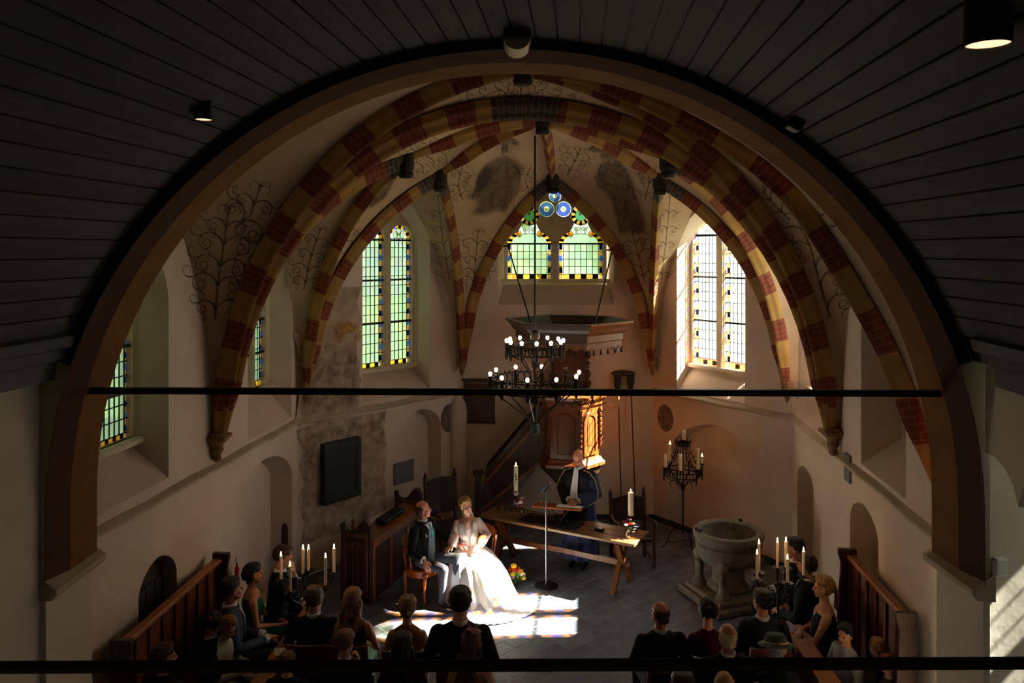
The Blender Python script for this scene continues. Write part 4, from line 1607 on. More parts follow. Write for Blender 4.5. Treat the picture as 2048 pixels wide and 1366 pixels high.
c1 = on_table(.42, .44)
candle_stand(c1, .25, 'black iron candle stand under the tall candle at the left end of the table')
candle(c1 + Vector((0, 0, .25)), .033, .46, 'tall white candle with a dark cross printed on it, left end of the table', 'pillar candles on the table', wax, True, mark=True)
c2 = on_table(2.33, .42)
candle_stand(c2, .25, 'black iron candle stand under the plain candle at the right end of the table')
candle(c2 + Vector((0, 0, .25)), .040, .33, 'plain white pillar candle at the right end of the table', 'pillar candles on the table', wax, True)


def tumbler(p, r, h, label):
    t = thing('drinking_glass', label, 'glass', p, 0, 'glasses on the table')
    g = G()
    g.lathe([(r * .8, 0), (r, h), (r * .93, h), (r * .74, .008), (.001, .008)], n=16)
    g.build('glass_wall', [water_glass], t, True)
    g = G()
    g.lathe([(r * .72, .010), (r * .86, h * .55), (.001, h * .55)], n=14)
    g.build('water', [water_glass], t, True)


tumbler(on_table(.16, .34), .030, .09, 'clear tumbler at the far left corner of the table')
tumbler(on_table(.26, .40), .033, .10, 'clear tumbler just right of the corner tumbler, beside the tall candle')
tumbler(on_table(1.83, .34), .034, .10, 'clear tumbler in the middle right of the table by the black case')
t = thing('black_case', 'small black case lying on the table beside the tumbler', 'case', on_table(1.90, .28), tang_ + .1)
g = G()
g.bbox((0, 0, .016), (.13, .09, .03), .006)
g.build('body', [black_m], t)
g = G()
g.bbox((0, 0, .034), (.12, .08, .006), .003)
g.build('lid', [mat('black_gloss', srgb(14, 14, 15), .2)], t)


def flower_vase(p, seed, cols, label, h=.15):
    t = thing('flower_vase', label, 'vase', p)
    g = G()
    g.lathe([(.025, 0), (.04, .03), (.042, h * .55), (.026, h * .8), (.034, h), (.030, h), (.022, h * .8), (.036, h * .5), (.03, .012), (.001, .01)], n=16)
    g.build('glass_vase', [water_glass], t, True)
    rg = random.Random(seed)
    gs = G()
    for i in range(12):
        a, k = rg.uniform(0, 2 * PI), rg.uniform(.02, .11)
        q = Vector((math.cos(a) * k, math.sin(a) * k, h + rg.uniform(.04, .14)))
        gs.tube([(0, 0, .02), (q.x * .3, q.y * .3, h), tuple(q)], .0022, 5)
        if i < 8:
            g = G()
            r = rg.uniform(.018, .032)
            for m_ in range(7):
                b = 2 * PI * m_ / 7
                g.ellip(q + Vector((math.cos(b) * r * .6, math.sin(b) * r * .6, r * .1)), (r * .55, r * .55, r * .38), 0, 8, 5)
            g.ellip(q + Vector((0, 0, r * .25)), (r * .5, r * .5, r * .45), 0, 8, 5)
            g.build('blossom', [cols[i % len(cols)]], t, True)
        else:
            g = G()
            d = Vector((math.cos(a), math.sin(a), .3)).normalized()
            s_ = d.cross(Vector((0, 0, 1)))
            for m_ in range(3):
                c_ = q - Vector((0, 0, .03 * m_)) + s_ * .03 * (m_ - 1)
                g.add([c_, c_ + d * .03 + s_ * .02, c_ + d * .065, c_ + d * .03 - s_ * .02], [(0, 1, 2, 3)])
                g.add([c_ + Vector((0, 0, -.003)), c_ + d * .03 + s_ * .02, c_ + d * .065, c_ + d * .03 - s_ * .02], [(3, 2, 1, 0)])
            g.build('leaf', [leaf_pale], t)
    gs.build('stems', [leaf_dk], t)


leaf_pale = mat('eucalyptus_leaf', srgb(132, 150, 128), .7)
leaf_dk = mat('green_stem', srgb(58, 90, 42), .7)
pet = lambda n, c: mat('petal_' + n, srgb(*c), .7, var=.1, scale=30)
f_red, f_pink, f_white, f_yel, f_org, f_mag, f_lil = pet('red', (196, 28, 26)), pet('pink', (226, 140, 150)), pet('white', (238, 230, 216)), pet('yellow', (226, 180, 30)), pet('orange', (230, 124, 24)), pet('magenta', (170, 30, 80)), pet('lilac', (196, 120, 190))
flower_vase(on_table(.62, .26), 3, [f_pink, f_red, f_white, f_mag, f_lil], 'glass vase of pink and red flowers beside the tall candle', .13)
flower_vase(on_table(2.38, .18), 8, [f_red, f_pink, f_white, f_red], 'small glass vase of red and white flowers at the right end of the table', .12)
# scattered petals by the vase
t = thing('lying_necklace', 'string of small dark beads lying on the table near the vase', 'beads', on_table(.86, .40))
for k in range(7):
    g = G()
    g.ellip((-.10 + k * .035, .02 * math.sin(k * 1.4), .012), (.012, .012, .011), 0, 8, 6)
    g.build('bead', [brass if k % 2 else f_mag], t, True)

# ------------------------------------------------------------------ lectern desk, microphone
D = 11.95
lb = Vector((P(1117, 1010, D).x, D, 0))
t = thing('reading_desk', 'small oak reading desk on curled iron legs standing on the table', 'lectern', lb, tang_ * .5)
g = G()
zt_ = zpx(1013, D)
rx = Matrix.Rotation(math.radians(-6), 3, 'X')
g.bbox((0, 0, zt_), (.74, .30, .022), .006, rx)
g.build('desk_top', [wood_chair], t)
for sx in (-1, 1):
    for sy in (-.08, .08):
        g = G()
        zf = th + .006
        g.tube([(sx * .02, sy, zf), (sx * .05, sy, zf + .06), (sx * .10, sy, zf + .13), (sx * .17, sy, zt_ - .02)], .008, 6)
        g.tube([(sx * .03, sy, zf + .03), (sx * .10, sy, zf + .06), (sx * .15, sy, zf + .05), (sx * .15, sy, zf + .02)], .006, 6)
        g.build('iron_scroll', [iron_dk], t)
g = G()
g.bbox((0, 0, th + .006), (.22, .20, .012), .004)
g.build('foot_plate', [iron_dk], t)
sh = thing('speech_papers', 'white sheets of paper lying on the reading desk', 'paper', lb + Vector((.08, -.02, zt_ + .014)), tang_ * .5)
for k, (x, y) in enumerate(((0, 0), (.17, .01))):
    g = G()
    g.box((x, y, .001 + .0012 * k), (.21, .20, .001), rx)
    g.build('sheet', [white_paper], sh)

D = 11.5
mb = Vector((P(1092, 1172, D).x, D, 0))
t = thing('microphone_stand', 'thin steel microphone stand on a round base between bride and table', 'microphone', mb)
g = G()
g.lathe([(.17, 0), (.17, .012), (.15, .022), (.03, .03), (.016, .06)], n=24)
g.build('base', [black_m], t, True)
g = G()
g.tube([(0, 0, .03), (0, 0, 1.36)], .0095, 10)
g.build('pole', [chrome], t, True)
g = G()
g.tube([(-.02, 0, 1.36), (.025, 0, 1.42), (.05, .03, 1.46)], .012, 8)
g.build('clip', [black_m], t)
g = G()
g.capsule((-.115, -.09, 1.36), .0135, (.045, .035, 1.46), .015)
mbo = g.build('microphone_body', [mat('mic_grey', srgb(96, 116, 140), .35, metal=.5)], t, True)
g = G()
g.ellip((.055, .043, 1.467), (.026, .026, .026), 0, 12, 8)
g.build('microphone_head', [chrome], mbo, True)
g = G()
g.tube([(-.115, -.09, 1.36), (-.06, -.03, 1.2), (.02, .012, .9), (.02, .012, .3), (-.05, .1, .012), (-.5, .25, .012), (-.8, .6, .012)], .004, 6)
g.build('cable', [black_m], t)

# ------------------------------------------------------------------ pulpit
pc = Vector((.98, 13.49, 0))
HX = [math.atan2(12.93 - 13.49, 1.13 - .98) + k * PI / 3 for k in range(6)]


def hexr(r, z, c=(0, 0)):
    return [(c[0] + r * math.cos(a), c[1] + r * math.sin(a), z) for a in HX]


t = thing('pulpit', 'carved oak pulpit with arched panels, half in sunlight, on the back wall', 'pulpit', pc)
g = G()
zb_, zt_ = 1.30, 2.36
g.loft([hexr(.50, zb_ - .0), hexr(.50, zt_)], caps=True)
g.build('body', [wood_pulpit], t)
g = G()
g.loft([hexr(.53, zb_ - .06), hexr(.60, zb_ - .03), hexr(.60, zb_ + .02), hexr(.56, zb_ + .05), hexr(.53, zb_ + .10), hexr(.50, zb_ + .11)])
g.build('base_moulding', [wood_pulpit], t)
g = G()
g.loft([hexr(.51, zt_ - .12), hexr(.55, zt_ - .08), hexr(.55, zt_ - .03), hexr(.62, zt_ + .03), hexr(.63, zt_ + .07), hexr(.50, zt_ + .07)])
g.build('cornice', [wood_pulpit], t)
g = G()
g.loft([hexr(.05, .62), hexr(.16, .74), hexr(.20, .82), hexr(.36, 1.0), hexr(.50, 1.12), hexr(.53, zb_ - .06)])
g.build('tapered_foot', [wood_dark], t)
for k in range(6):
    a = HX[k]
    am = a + PI / 6
    ap = .50 * math.cos(PI / 6)
    Mx = Matrix.Translation((ap * math.cos(am), ap * math.sin(am), 0)) @ Matrix.Rotation(am + PI / 2, 4, 'Z')
    if k in (2, 3):
        continue
    fr = G(Mx)
    outline = arch(-.165, .165, zb_ + .16, zt_ - .36, zt_ - .20, 88)
    innerl = arch(-.125, .125, zb_ + .20, zt_ - .37, zt_ - .245, 88)
    n = len(outline)
    fr.add([(p[0], -.028, p[1]) for p in outline] + [(p[0], -.028, p[1]) for p in innerl] + [(p[0], .0, p[1]) for p in outline] + [(p[0], -.006, p[1]) for p in innerl],
           [(i, (i + 1) % n, n + (i + 1) % n, n + i) for i in range(n)] + [(i, (i + 1) % n, 2 * n + (i + 1) % n, 2 * n + i) for i in range(n)] + [(n + i, n + (i + 1) % n, 3 * n + (i + 1) % n, 3 * n + i) for i in range(n)])
    fro = fr.build('panel_frame', [wood_pulpit], t)
    pn = G(Mx)
    pn.add([(p[0] * .92, -.012, zb_ + .2 + (p[1] - zb_ - .2) * .97 + .01) for p in innerl], [tuple(range(n))])
    pn.add([(p[0] * .6, -.022, zb_ + .32 + (p[1] - zb_ - .2) * .68) for p in innerl], [tuple(range(n))])
    pn.build('panel', [wood_pulpit], fro)
    co = G()                              # carved drops at the corner
    q = Vector((.51 * math.cos(a), .51 * math.sin(a), 0))
    for i in range(8):
        z = zt_ - .18 - i * .085
        co.ellip(q + Vector((math.cos(a), math.sin(a), 0)) * .012 + Vector((0, 0, z)), (.034 - .0022 * i, .034 - .0022 * i, .05), 0, 8, 6)
        co.ellip(q + Vector((math.cos(a), math.sin(a), 0)) * .03 + Vector((-math.sin(a) * .018, math.cos(a) * .018, z + .03)), (.016, .016, .026), 0, 7, 5)
    co.build('carved_drop', [wood_pulpit], t, True)
# back board with scrolled edges
g = G()
bx0, bx1, bz0, bz1 = P(1110, 0, 14.1).x - pc.x, P(1172, 0, 14.1).x - pc.x, 2.36, 3.50
yb = 14.15 - pc.y
g.bbox(((bx0 + bx1) / 2, yb, (bz0 + bz1) / 2), (bx1 - bx0, .06, bz1 - bz0), .01)
g.build('back_board', [wood_dark], t)
g = G()
g.bbox(((bx0 + bx1) / 2, yb - .04, (bz0 + bz1) / 2), ((bx1 - bx0) * .66, .02, (bz1 - bz0) * .8), .01)
g.build('back_panel', [wood_dark], t)
for sx, x in ((-1, bx0), (1, bx1)):
    g = G()
    for i in range(6):
        z = bz0 + .12 + i * .17
        w = .05 + .025 * math.sin(i * 1.9 + 1)
        g.ellip((x + sx * .03, yb - .01, z), (w, .035, .085), 0, 10, 7)
        g.tube([(x + sx * (.04 + .03 * math.cos(k * PI / 4)), yb - .04, z + .05 * math.sin(k * PI / 4)) for k in range(8)], .012, 6)
    g.build('scrolled_edge', [wood_dark], t, True)
# stair
st = thing('pulpit_stair', 'dark oak stair with solid panelled side climbing to the pulpit', 'staircase', (0, 0, 0))
D = 13.55
tp = [P(950, 948, D), P(975, 946, D), P(1085, 812, D - .1), P(1100, 815, D - .1)]
bt = [P(950, 1034, D), P(1000, 1034, D), P(1086, 930, D - .1), P(1102, 932, D - .1)]
g = G()
sd = [P(972, 950, D), P(1098, 800, D - .1), P(1104, 925, D - .1), P(1080, 925, D - .1), P(1003, 1035, D), P(958, 1035, D)]
g.loft([[p + Vector((0, y, 0)) for p in sd] for y in (0, .06)])
g.build('stringer_panel', [wood_dark], st)
for k, f in enumerate((.16, .84)):
    g = G()
    a, b = sd[0].lerp(sd[5], f), sd[1].lerp(sd[2], f)
    g.bar(a + Vector((0, -.02, 0)), b + Vector((0, -.02, 0)), .03, .05)
    g.build('moulding', [wood_mid], st)
g = G()
g.bar(sd[0] + Vector((-.02, .03, .02)), sd[1] + Vector((0, .03, .02)), .12, .05)
g.build('handrail', [wood_dark], st)
g = G()
nx = P(956, 950, D)
g.bbox((nx.x, D + .03, nx.z / 2), (.12, .12, nx.z), .015)
g.bbox((nx.x, D + .03, nx.z + .03), (.17, .17, .06), .02)
g.build('newel_post', [wood_dark], st)
for k in range(6):
    g = G()
    f = (k + .5) / 6
    c_ = sd[5].lerp(sd[3], f)
    g.bbox((c_.x + .08, D + .42, c_.z + .12), (.22, .72, .05), .008)
    g.build('tread', [wood_dark], st)
g = G()
sd2 = [p + Vector((0, .72, 0)) for p in sd]
g.loft([[p + Vector((0, y, 0)) for p in sd2] for y in (0, .05)])
g.build('wall_stringer', [wood_dark], st)

# sounding board
cc = Vector((.93, 13.15, 0))
cz = zpx(645, 12.6)
t = thing('pulpit_canopy', 'six-sided dark oak sounding board with tasselled valance above the pulpit', 'canopy', (cc.x, cc.y, 0))
HC = [a for a in HX]


def hx2(r, z):
    return [(r * math.cos(a), r * math.sin(a) * .95, z) for a in HC]


RC = 1.07
for k in range(6):                        # each side of the cornice ring is a board of its own
    a, b = HC[k], HC[(k + 1) % 6]
    prof = [(RC * .80, cz - .34), (RC * .84, cz - .30), (RC * .84, cz - .20), (RC * .90, cz - .15), (RC * .93, cz - .10), (RC, cz - .03), (RC * 1.01, cz), (RC * .93, cz), (RC * .80, cz - .12)]
    g = G()
    g.loft([[(r * math.cos(q), r * math.sin(q) * .95, z) for r, z in prof] for q in (a, b)])
    g.build('cornice_side', [wood_mid if k == 0 else wood_dark], t)  # front-right board in lighter oak, its lit look put into the colour
    # scalloped valance with tassels
    v_ = G()
    n = 5
    pa, pb = Vector((RC * .82 * math.cos(a), RC * .82 * math.sin(a) * .95, 0)), Vector((RC * .82 * math.cos(b), RC * .82 * math.sin(b) * .95, 0))
    top_, bot = [], []
    for i in range(n * 6 + 1):
        f = i / (n * 6)
        p = pa.lerp(pb, f)
        d = .06 + .055 * abs(math.cos(PI * f * n))
        top_.append(p + Vector((0, 0, cz - .32)))
        bot.append(p + Vector((0, 0, cz - .32 - d)))
    v_.add(top_ + bot, [(i, i + 1, len(top_) + i + 1, len(top_) + i) for i in range(len(top_) - 1)])
    v_.add([p * 1.0 + Vector((0, 0, 0)) for p in [q_ * .99 for q_ in top_]], [])
    vo = v_.build('valance', [wood_mid], t)
    for i in range(n + 1):
        p = pa.lerp(pb, i / n)
        g = G()
        g.lathe([(.004, .07), (.014, .05), (.010, .04), (.018, .0), (.016, -.03)], p + Vector((0, 0, cz - .32 - .16)), 8)
        g.build('tassel', [black_m], vo, True)
g = G()
g.loft([hx2(RC * .80, cz - .30), hx2(RC * .80, cz - .26)])
g.build('soffit', [wood_dark], t)
for px0, py0, px1, py1, D1, lb_ in ((1016, 492, 1070, 650, 12.9, 'iron rod holding the pulpit canopy, left of the pair'), (1224, 500, 1184, 648, 12.9, 'iron rod holding the pulpit canopy, right of the pair')):
    t2 = thing('canopy_rod', lb_, 'rod', (0, 0, 0), 0, 'rods holding the pulpit canopy')
    g = G()
    a, b = P(px0, py0, 14.34), P(px1, py1, D1)
    b.z = cz - .27
    g.tube([a, b], .013, 8)
    g.build('rod', [iron], t2)
    g = G()
    g.bbox(a + Vector((-.04, -.02, 0)), (.12, .04, .03), .005)
    g.build('wall_plate', [iron], t2)

# brass arms with shades beside the pulpit
t = thing('wall_sconce', 'curled brass candle arm on the right of the pulpit', 'sconce', pc)
g = G()
s0 = Vector((.56, -.02, zpx(812, 13.3)))
g.tube([s0, s0 + Vector((.06, -.05, .04)), s0 + Vector((.12, -.08, -.03)), s0 + Vector((.20, -.1, -.06)), s0 + Vector((.24, -.1, .02)), s0 + Vector((.24, -.1, .10))], .011, 7)
g.build('arm', [brass], t, True)
g = G()
g.lathe([(.01, 0), (.03, .01), (.018, .03), (.018, .08), (.012, .09)], s0 + Vector((.24, -.1, .10)), 10)
g.build('candle_cup', [brass], t, True)
t = thing('wall_sconce', 'double curled brass candle arm on the front of the pulpit rim', 'sconce', pc)
g = G()
s0 = Vector((.05, -.62, zpx(805, 12.9)))
for k in (-1, 1):
    g.tube([s0 + Vector((.0, .05, 0)), s0 + Vector((k * .08, -.04, -.03)), s0 + Vector((k * .16, -.06, .02)), s0 + Vector((k * .22, -.06, -.04)), s0 + Vector((k * .27, -.05, .03)), s0 + Vector((k * .26, -.05, .08))], .013, 7)
g.build('arm', [iron_dk], t, True)
for k in (-1, 1):
    g = G()
    g.lathe([(.01, 0), (.035, .012), (.02, .03), (.02, .07)], s0 + Vector((k * .26, -.05, .08)), 10)
    g.build('candle_cup', [iron_dk], t, True)

# hymn board, collection bags, plaque, shutter, medallions
hb = [WB.hit(927, 757), WB.hit(990, 845)]
t = thing('hymn_board', 'dark wooden hymn board with faint lettering on the back wall', 'board', WB.at((hb[0][0] + hb[1][0]) / 2, 0, 0), WB.rotz)
w, h, zc = hb[1][0] - hb[0][0], hb[0][1] - hb[1][1], (hb[0][1] + hb[1][1]) / 2
g = G()
g.bbox((0, -.02, zc), (w, .035, h), .006)
g.build('back_panel', [wood_dark], t)
g = G()
g.bbox((0, -.05, zc + h / 2 - .01), (w + .07, .07, .03), .008)
g.bbox((0, -.05, zc - h / 2 + .01), (w + .05, .06, .025), .008)
g.build('moulding', [wood_dark], t)
for k in range(5):
    g = G()
    g.bbox((0, -.045, zc + h / 2 - .18 - k * .13), (w * .94, .02, .016), .004)
    g.build('slat', [wood_mid], t)
g = G()
rg = random.Random(4)
x = -w * .30
while x < w * .34:
    dx = rg.uniform(.012, .028)
    g.box((x + dx / 2, -.041, zc + h / 2 - .075), (dx * .8, .003, .022))
    x += dx + (.012 if rg.random() < .3 else .004)
g.build('painted_letters', [mat('faded_gold', srgb(150, 128, 88), .7)], t)

t = thing('collection_bag_rack', 'oval wooden wall rack for two collection bags right of the pulpit', 'rack', WB.at(2.97, 0, 0), WB.rotz)
zb2 = zpx(747, 14.3)
g = G()
g.loft([[(.22 * math.cos(a) * (1 if abs(math.cos(a)) < .8 else 1), y, zb2 + .055 * math.sin(a)) for a in [2 * PI * i / 20 for i in range(20)]] for y in (-.05, 0)])
g.build('board', [wood_dark], t)
for k, x in ((0, -.11), (1, .12)):
    t2 = thing('collection_bag', ['dark velvet collection bag on a long pole, left of the two', 'dark velvet collection bag on a long pole, right of the two'][k], 'collection bag', WB.at(2.97 + x, -.08, 0), WB.rotz, 'collection bags on the back wall')
    g = G()
    g.lathe([(.02, zb2 - .36), (.045, zb2 - .30), (.07, zb2 - .16), (.075, zb2 - .04), (.07, zb2 + .0)], (0, 0, 0), 12)
    g.build('velvet_bag', [velvet], t2, True)
    g = G()
    g.tube([(0, -.03, zb2 - .02), (.06 + .02 * k, -.04, .40)], .012, 8)
    g.build('pole', [wood_dark], t2)
    if k == 0:
        g = G()
        g.lathe([(.004, -.05), (.02, -.03), (.015, 0)], (0.0, -.03, zb2 - .40), 8)
        g.build('tassel', [black_m], t2)

a, b = WOL.hit(640, 882), WOL.hit(713, 1000)
t = thing('wall_cupboard_shutter', 'dark green wooden shutter on the painted left wall', 'shutter', WOL.at((a[0] + b[0]) / 2, 0, 0), WOL.rotz)
w, z1, z0 = b[0] - a[0], 1.92, 1.0
gm = mat('dark_green_paint', srgb(34, 44, 40), .5, var=.1, scale=5)
g = G()
g.bbox((0, -.05, (z0 + z1) / 2), (w, .10, z1 - z0), .012)
g.build('box', [gm], t)
g = G()
for c_, s_ in (((0, -.11, z1 - .05), (w, .025, .09)), ((0, -.11, z0 + .05), (w, .025, .09)), ((-w / 2 + .045, -.11, (z0 + z1) / 2), (.09, .025, z1 - z0 - .18)), ((w / 2 - .045, -.11, (z0 + z1) / 2), (.09, .025, z1 - z0 - .18))):
    g.bbox(c_, s_, .008)
sfo = g.build('shutter_frame', [gm], t)
g = G()
g.bbox((0, -.103, (z0 + z1) / 2), (w - .17, .012, z1 - z0 - .17), .004)
g.build('shutter_panel', [gm], sfo)
for zz in (z0 + .2, z1 - .2):
    g = G()
    g.tube([(-w / 2 - .005, -.115, zz - .05), (-w / 2 - .005, -.115, zz + .05)], .012, 8)
    g.build('hinge', [iron], t)
a, b = WOL.hit(787, 930), WOL.hit(826, 958)
t = thing('stone_plaque', 'grey stone plaque screwed to the wall above the choir stall', 'plaque', WOL.at((a[0] + b[0]) / 2, .0, 0), WOL.rotz)
g = G()
w = b[0] - a[0]
g.bbox((0, -.012, 1.13), (w, .024, .36), .004)
g.build('slab', [mat('slate_plaque', srgb(96, 94, 94), .6, var=.1, scale=8)], t)
for k in ((-1, -1), (1, -1), (1, 1), (-1, 1)):
    g = G()
    g.lathe([(.010, 0), (.008, .006)], n=8)
    o = g.build('screw', [iron], t, loc=(k[0] * (w / 2 - .02), -.024, 1.13 + k[1] * .15), rot=(PI / 2, 0, 0))
u_, z_ = WR.hit(1698, 936)
t = thing('wall_notice', 'narrow grey notice plate on the right wall under the ledge', 'plate', WR.at(u_, 0, 0), WR.rotz)
g = G()
g.bbox((0, -.015, z_), (.20, .03, .32), .006)
g.build('plate', [mat('grey_metal', srgb(110, 112, 110), .5)], t)
u_, z_ = WL.hit(463, 1140)
t = thing('fire_extinguisher', 'small red fire extinguisher on the left wall behind the guests', 'extinguisher', WL.at(u_, -.07, 0), 0)
g = G()
g.lathe([(.001, z_ - .09), (.024, z_ - .088), (.027, z_ - .07), (.027, z_ + .03), (.012, z_ + .05), (.009, z_ + .06)], n=14)
g.build('cylinder', [mat('signal_red', srgb(170, 20, 18), .4)], t, True)
g = G()
g.bbox((0, 0, z_ + .072), (.018, .018, .03), .004)
g.tube([(0, -.01, z_ + .08), (-.01, -.02, z_ + .11), (0, -.02, z_ + .16)], .005, 6)
g.build('valve', [black_m], t)
u_, z_ = 0.3, zpx(1132, 6.0)
t = thing('electric_box', 'small white socket box on the wall right of the arch', 'socket box', ea.at(.10, -.03, 0), ea.rotz)
g = G()
g.bbox((0, 0, zpx(1132, 6.0)), (.10, .06, .13), .01)
g.build('case', [mat('white_plastic', srgb(200, 196, 186), .5)], t)

# ------------------------------------------------------------------ chairs, pews, stall
def bow_chair(x, y, rot, label):
    """low round-backed chair, faces local +Y"""
    t = thing('bow_back_chair', label, 'chair', (x, y, 0), rot, 'bow-back chairs of the couple')
    g = G()
    g.lathe([(.20, .40), (.235, .405), (.245, .43), (.235, .45), (.20, .455)], n=28, sy=.95)
    so = g.build('seat', [wood_chair], t, True)
    g = G()
    g.lathe([(.19, .452), (.20, .465), (.17, .485), (.01, .49)], n=24, sy=.95)
    g.build('cushion', [mat('blue_cushion', srgb(58, 74, 120), .85, bump=.2, scale=40)], so, True)
    g = G()
    g.lathe([(.195, .34), (.215, .34), (.215, .41), (.195, .41)], n=28, sy=.95)
    g.build('apron', [wood_chair], t, True)
    for sx in (-1, 1):
        for sy in (-1, 1):
            g = G()
            px_, py_ = sx * .165, sy * .155
            pts = [(px_, py_, .40, .030), (px_ * 1.06, py_ * 1.06, .30, .026), (px_ * 1.02, py_ * 1.02, .16, .018), (px_ * 1.08, py_ * 1.08, .05, .015), (px_ * 1.14, py_ * 1.14, .0, .020)]
            g.tube([p[:3] for p in pts], [p[3] for p in pts], 8)
            g.build('leg', [wood_chair], t, True)
    g = G()
    arcp = [Vector((.255 * math.cos(a), -.02 + .245 * math.sin(a), .70 + .05 * max(0, -math.sin(a)))) for a in [math.radians(d) for d in range(0, -181, -15)]]
    rings = []
    for i, p in enumerate(arcp):
        r_ = Vector((p.x, p.y + .02, 0)).normalized()
        hh = .035 + .035 * math.sin(PI * i / (len(arcp) - 1))
        rings.append([p + r_ * .014 - Vector((0, 0, hh)), p + r_ * .022 + Vector((0, 0, hh)), p - r_ * .004 + Vector((0, 0, hh)), p - r_ * .014 - Vector((0, 0, hh))])
    g.loft(rings)
    g.build('back_rail', [wood_chair], t)
    for d in (-2, -35, -65, -90, -115, -145, -178):
        a = math.radians(d)
        b_, e_ = Vector((.215 * math.cos(a), -.02 + .205 * math.sin(a), .44)), Vector((.255 * math.cos(a), -.02 + .245 * math.sin(a), .67))
        g = G()
        g.tube([b_, b_.lerp(e_, .3), b_.lerp(e_, .5), b_.lerp(e_, .8), e_], [.010, .017, .010, .015, .010], 7)
        g.build('spindle', [wood_chair], t, True)
    return t


def armchair(x, y, rot, label, h=1.05):
    t = thing('armchair', label, 'armchair', (x, y, 0), rot, 'dark carved armchairs')
    for sx in (-1, 1):
        g = G()
        g.loft([[(sx * .27 + a * .025, yy + b * .025, z) for a, b in ((-1, -1), (1, -1), (1, 1), (-1, 1))] for yy, z in ((-.22, 0), (-.22, .45), (-.27, h))])
        g.lathe([(.03, 0), (.02, .03), (.03, .05), (.005, .09)], (sx * .27, -.27, h), 8)
        g.build('rear_post', [wood_dark], t)
        g = G()
        g.bbox((sx * .27, .24, .33), (.05, .05, .66), .008)
        g.build('front_leg', [wood_dark], t)
        g = G()
        g.tube([(sx * .27, -.25, .70), (sx * .28, -.05, .66), (sx * .29, .12, .68), (sx * .29, .27, .70), (sx * .29, .31, .66)], [.024, .02, .022, .028, .02], 8)
        g.build('arm_rest', [wood_dark], t, True)
        g = G()
        g.bbox((sx * .27, 0, .12), (.03, .46, .04), .006)
        g.build('stretcher', [wood_dark], t)
    g = G()
    g.bbox((0, .01, .43), (.54, .50, .07), .02)
    g.build('seat', [leather], t)
    g = G()
    g.loft([[(xx, -.245 - .03 * (z - .6) + yy, z + .035 * (1 - (xx / .25) ** 2) * (1 if z > .8 else 0)) for xx, yy in [(-.25, 0), (-.12, -.02), (0, -.025), (.12, -.02), (.25, 0), (.25, .03), (0, .005), (-.25, .03)]] for z in (.58, .75, h - .06)])
    g.build('back_panel', [leather], t)
    return t


def guest_chair_proto():
    t = thing('wooden_chair', 'x', 'chair', (0, 0, 0), 0, 'wooden chairs of the guests')
    g = G()
    g.bbox((0, .0, .44), (.42, .40, .035), .01)
    g.build('seat', [wood_pew], t)
    for sx in (-1, 1):
        g = G()
        g.bbox((sx * .18, .17, .21), (.035, .035, .42), .006)
        g.build('leg', [wood_pew], t)
        g = G()
        g.loft([[(sx * .19 + a * .018, yy + b * .018, z) for a, b in ((-1, -1), (1, -1), (1, 1), (-1, 1))] for yy, z in ((-.19, 0), (-.19, .45), (-.25, .90))])
        g.build('rear_post', [wood_pew], t)
    for z, hh in ((.84, .12), (.62, .05)):
        g = G()
        g.loft([[(xx, -.245 - .035 * math.cos(xx * 7) + (z - .84) * .12 + dy, z + dz) for dy, dz in ((-.010, -hh / 2), (.010, -hh / 2), (.010, hh / 2), (-.010, hh / 2))] for xx in (-.205, -.1, 0, .1, .205)])
        g.build('back_slat', [wood_pew], t)
    return t


chair_proto = guest_chair_proto()
chair_used = [False]


def guest_chair(x, y, rot, label):
    o = chair_proto if not chair_used[0] else copy_tree(chair_proto)
    chair_used[0] = True
    o.location = (x, y, 0)
    o.rotation_euler = (0, 0, rot)
    o['label'] = label
    return o


def pew(name, label, p_far, p_near, zr, side, seat_w=.46):
    """long bench against a wall: tall panelled back with a rail, carved ends, seat"""
    a, b = Vector(p_far), Vector(p_near)
    d = (b - a)
    L = d.length
    d.normalize()
    rot = math.atan2(d.y, d.x)
    inn = Vector((-d.y, d.x)) * side
    s = 1 if inn.dot(Vector((-d.y, d.x))) > 0 else -1
    t = thing(name, label, 'pew', (a.x, a.y, 0), rot)
    g = G()
    g.bbox((L / 2, 0, zr - .02), (L, .10, .05), .012)
    g.build('top_rail', [wood_plank], t)
    n = max(3, int(L / .24))
    for k in range(n):
        g = G()
        g.bbox((L * (k + .5) / n, -s * .01, zr / 2 + .2), (L / n - .05, .02, zr - .5), .006)
        g.build('back_panel', [wood_pew], t)
    for k in range(n + 1):
        g = G()
        g.bbox((L * k / n, 0, zr / 2), (.05, .05, zr - .06), .008)
        g.build('stile', [wood_pew], t)
    g = G()
    g.bbox((L / 2, s * seat_w / 2, .445), (L, seat_w, .035), .01)
    g.build('seat', [wood_plank], t)
    for x in (-.03, L + .03):
        g = G()
        yy = lambda f: s * f
        prof = [(-.06, 0), (seat_w + .04, 0), (seat_w + .04, .55), (seat_w - .04, .66), (.14, .72), (.10, zr - .10), (.13, zr), (.13, zr + .06), (-.06, zr + .06)]
        pts = [(yy(u), z) for u, z in prof]
        if s < 0:
            pts = pts[::-1]
        g.loft([[(x + dx, u, z) for u, z in pts] for dx in (-.03, .03)])
        g.build('end_panel', [wood_dark], t)
    return t


pew('long_pew', 'oak pew with long top rail along the left wall', (-3.33, 9.0), (-3.47, 7.05), 1.36, 1)
pew('long_pew', 'oak pew with long top rail along the right wall', (3.77, 8.85), (3.66, 7.35), 1.46, -1)


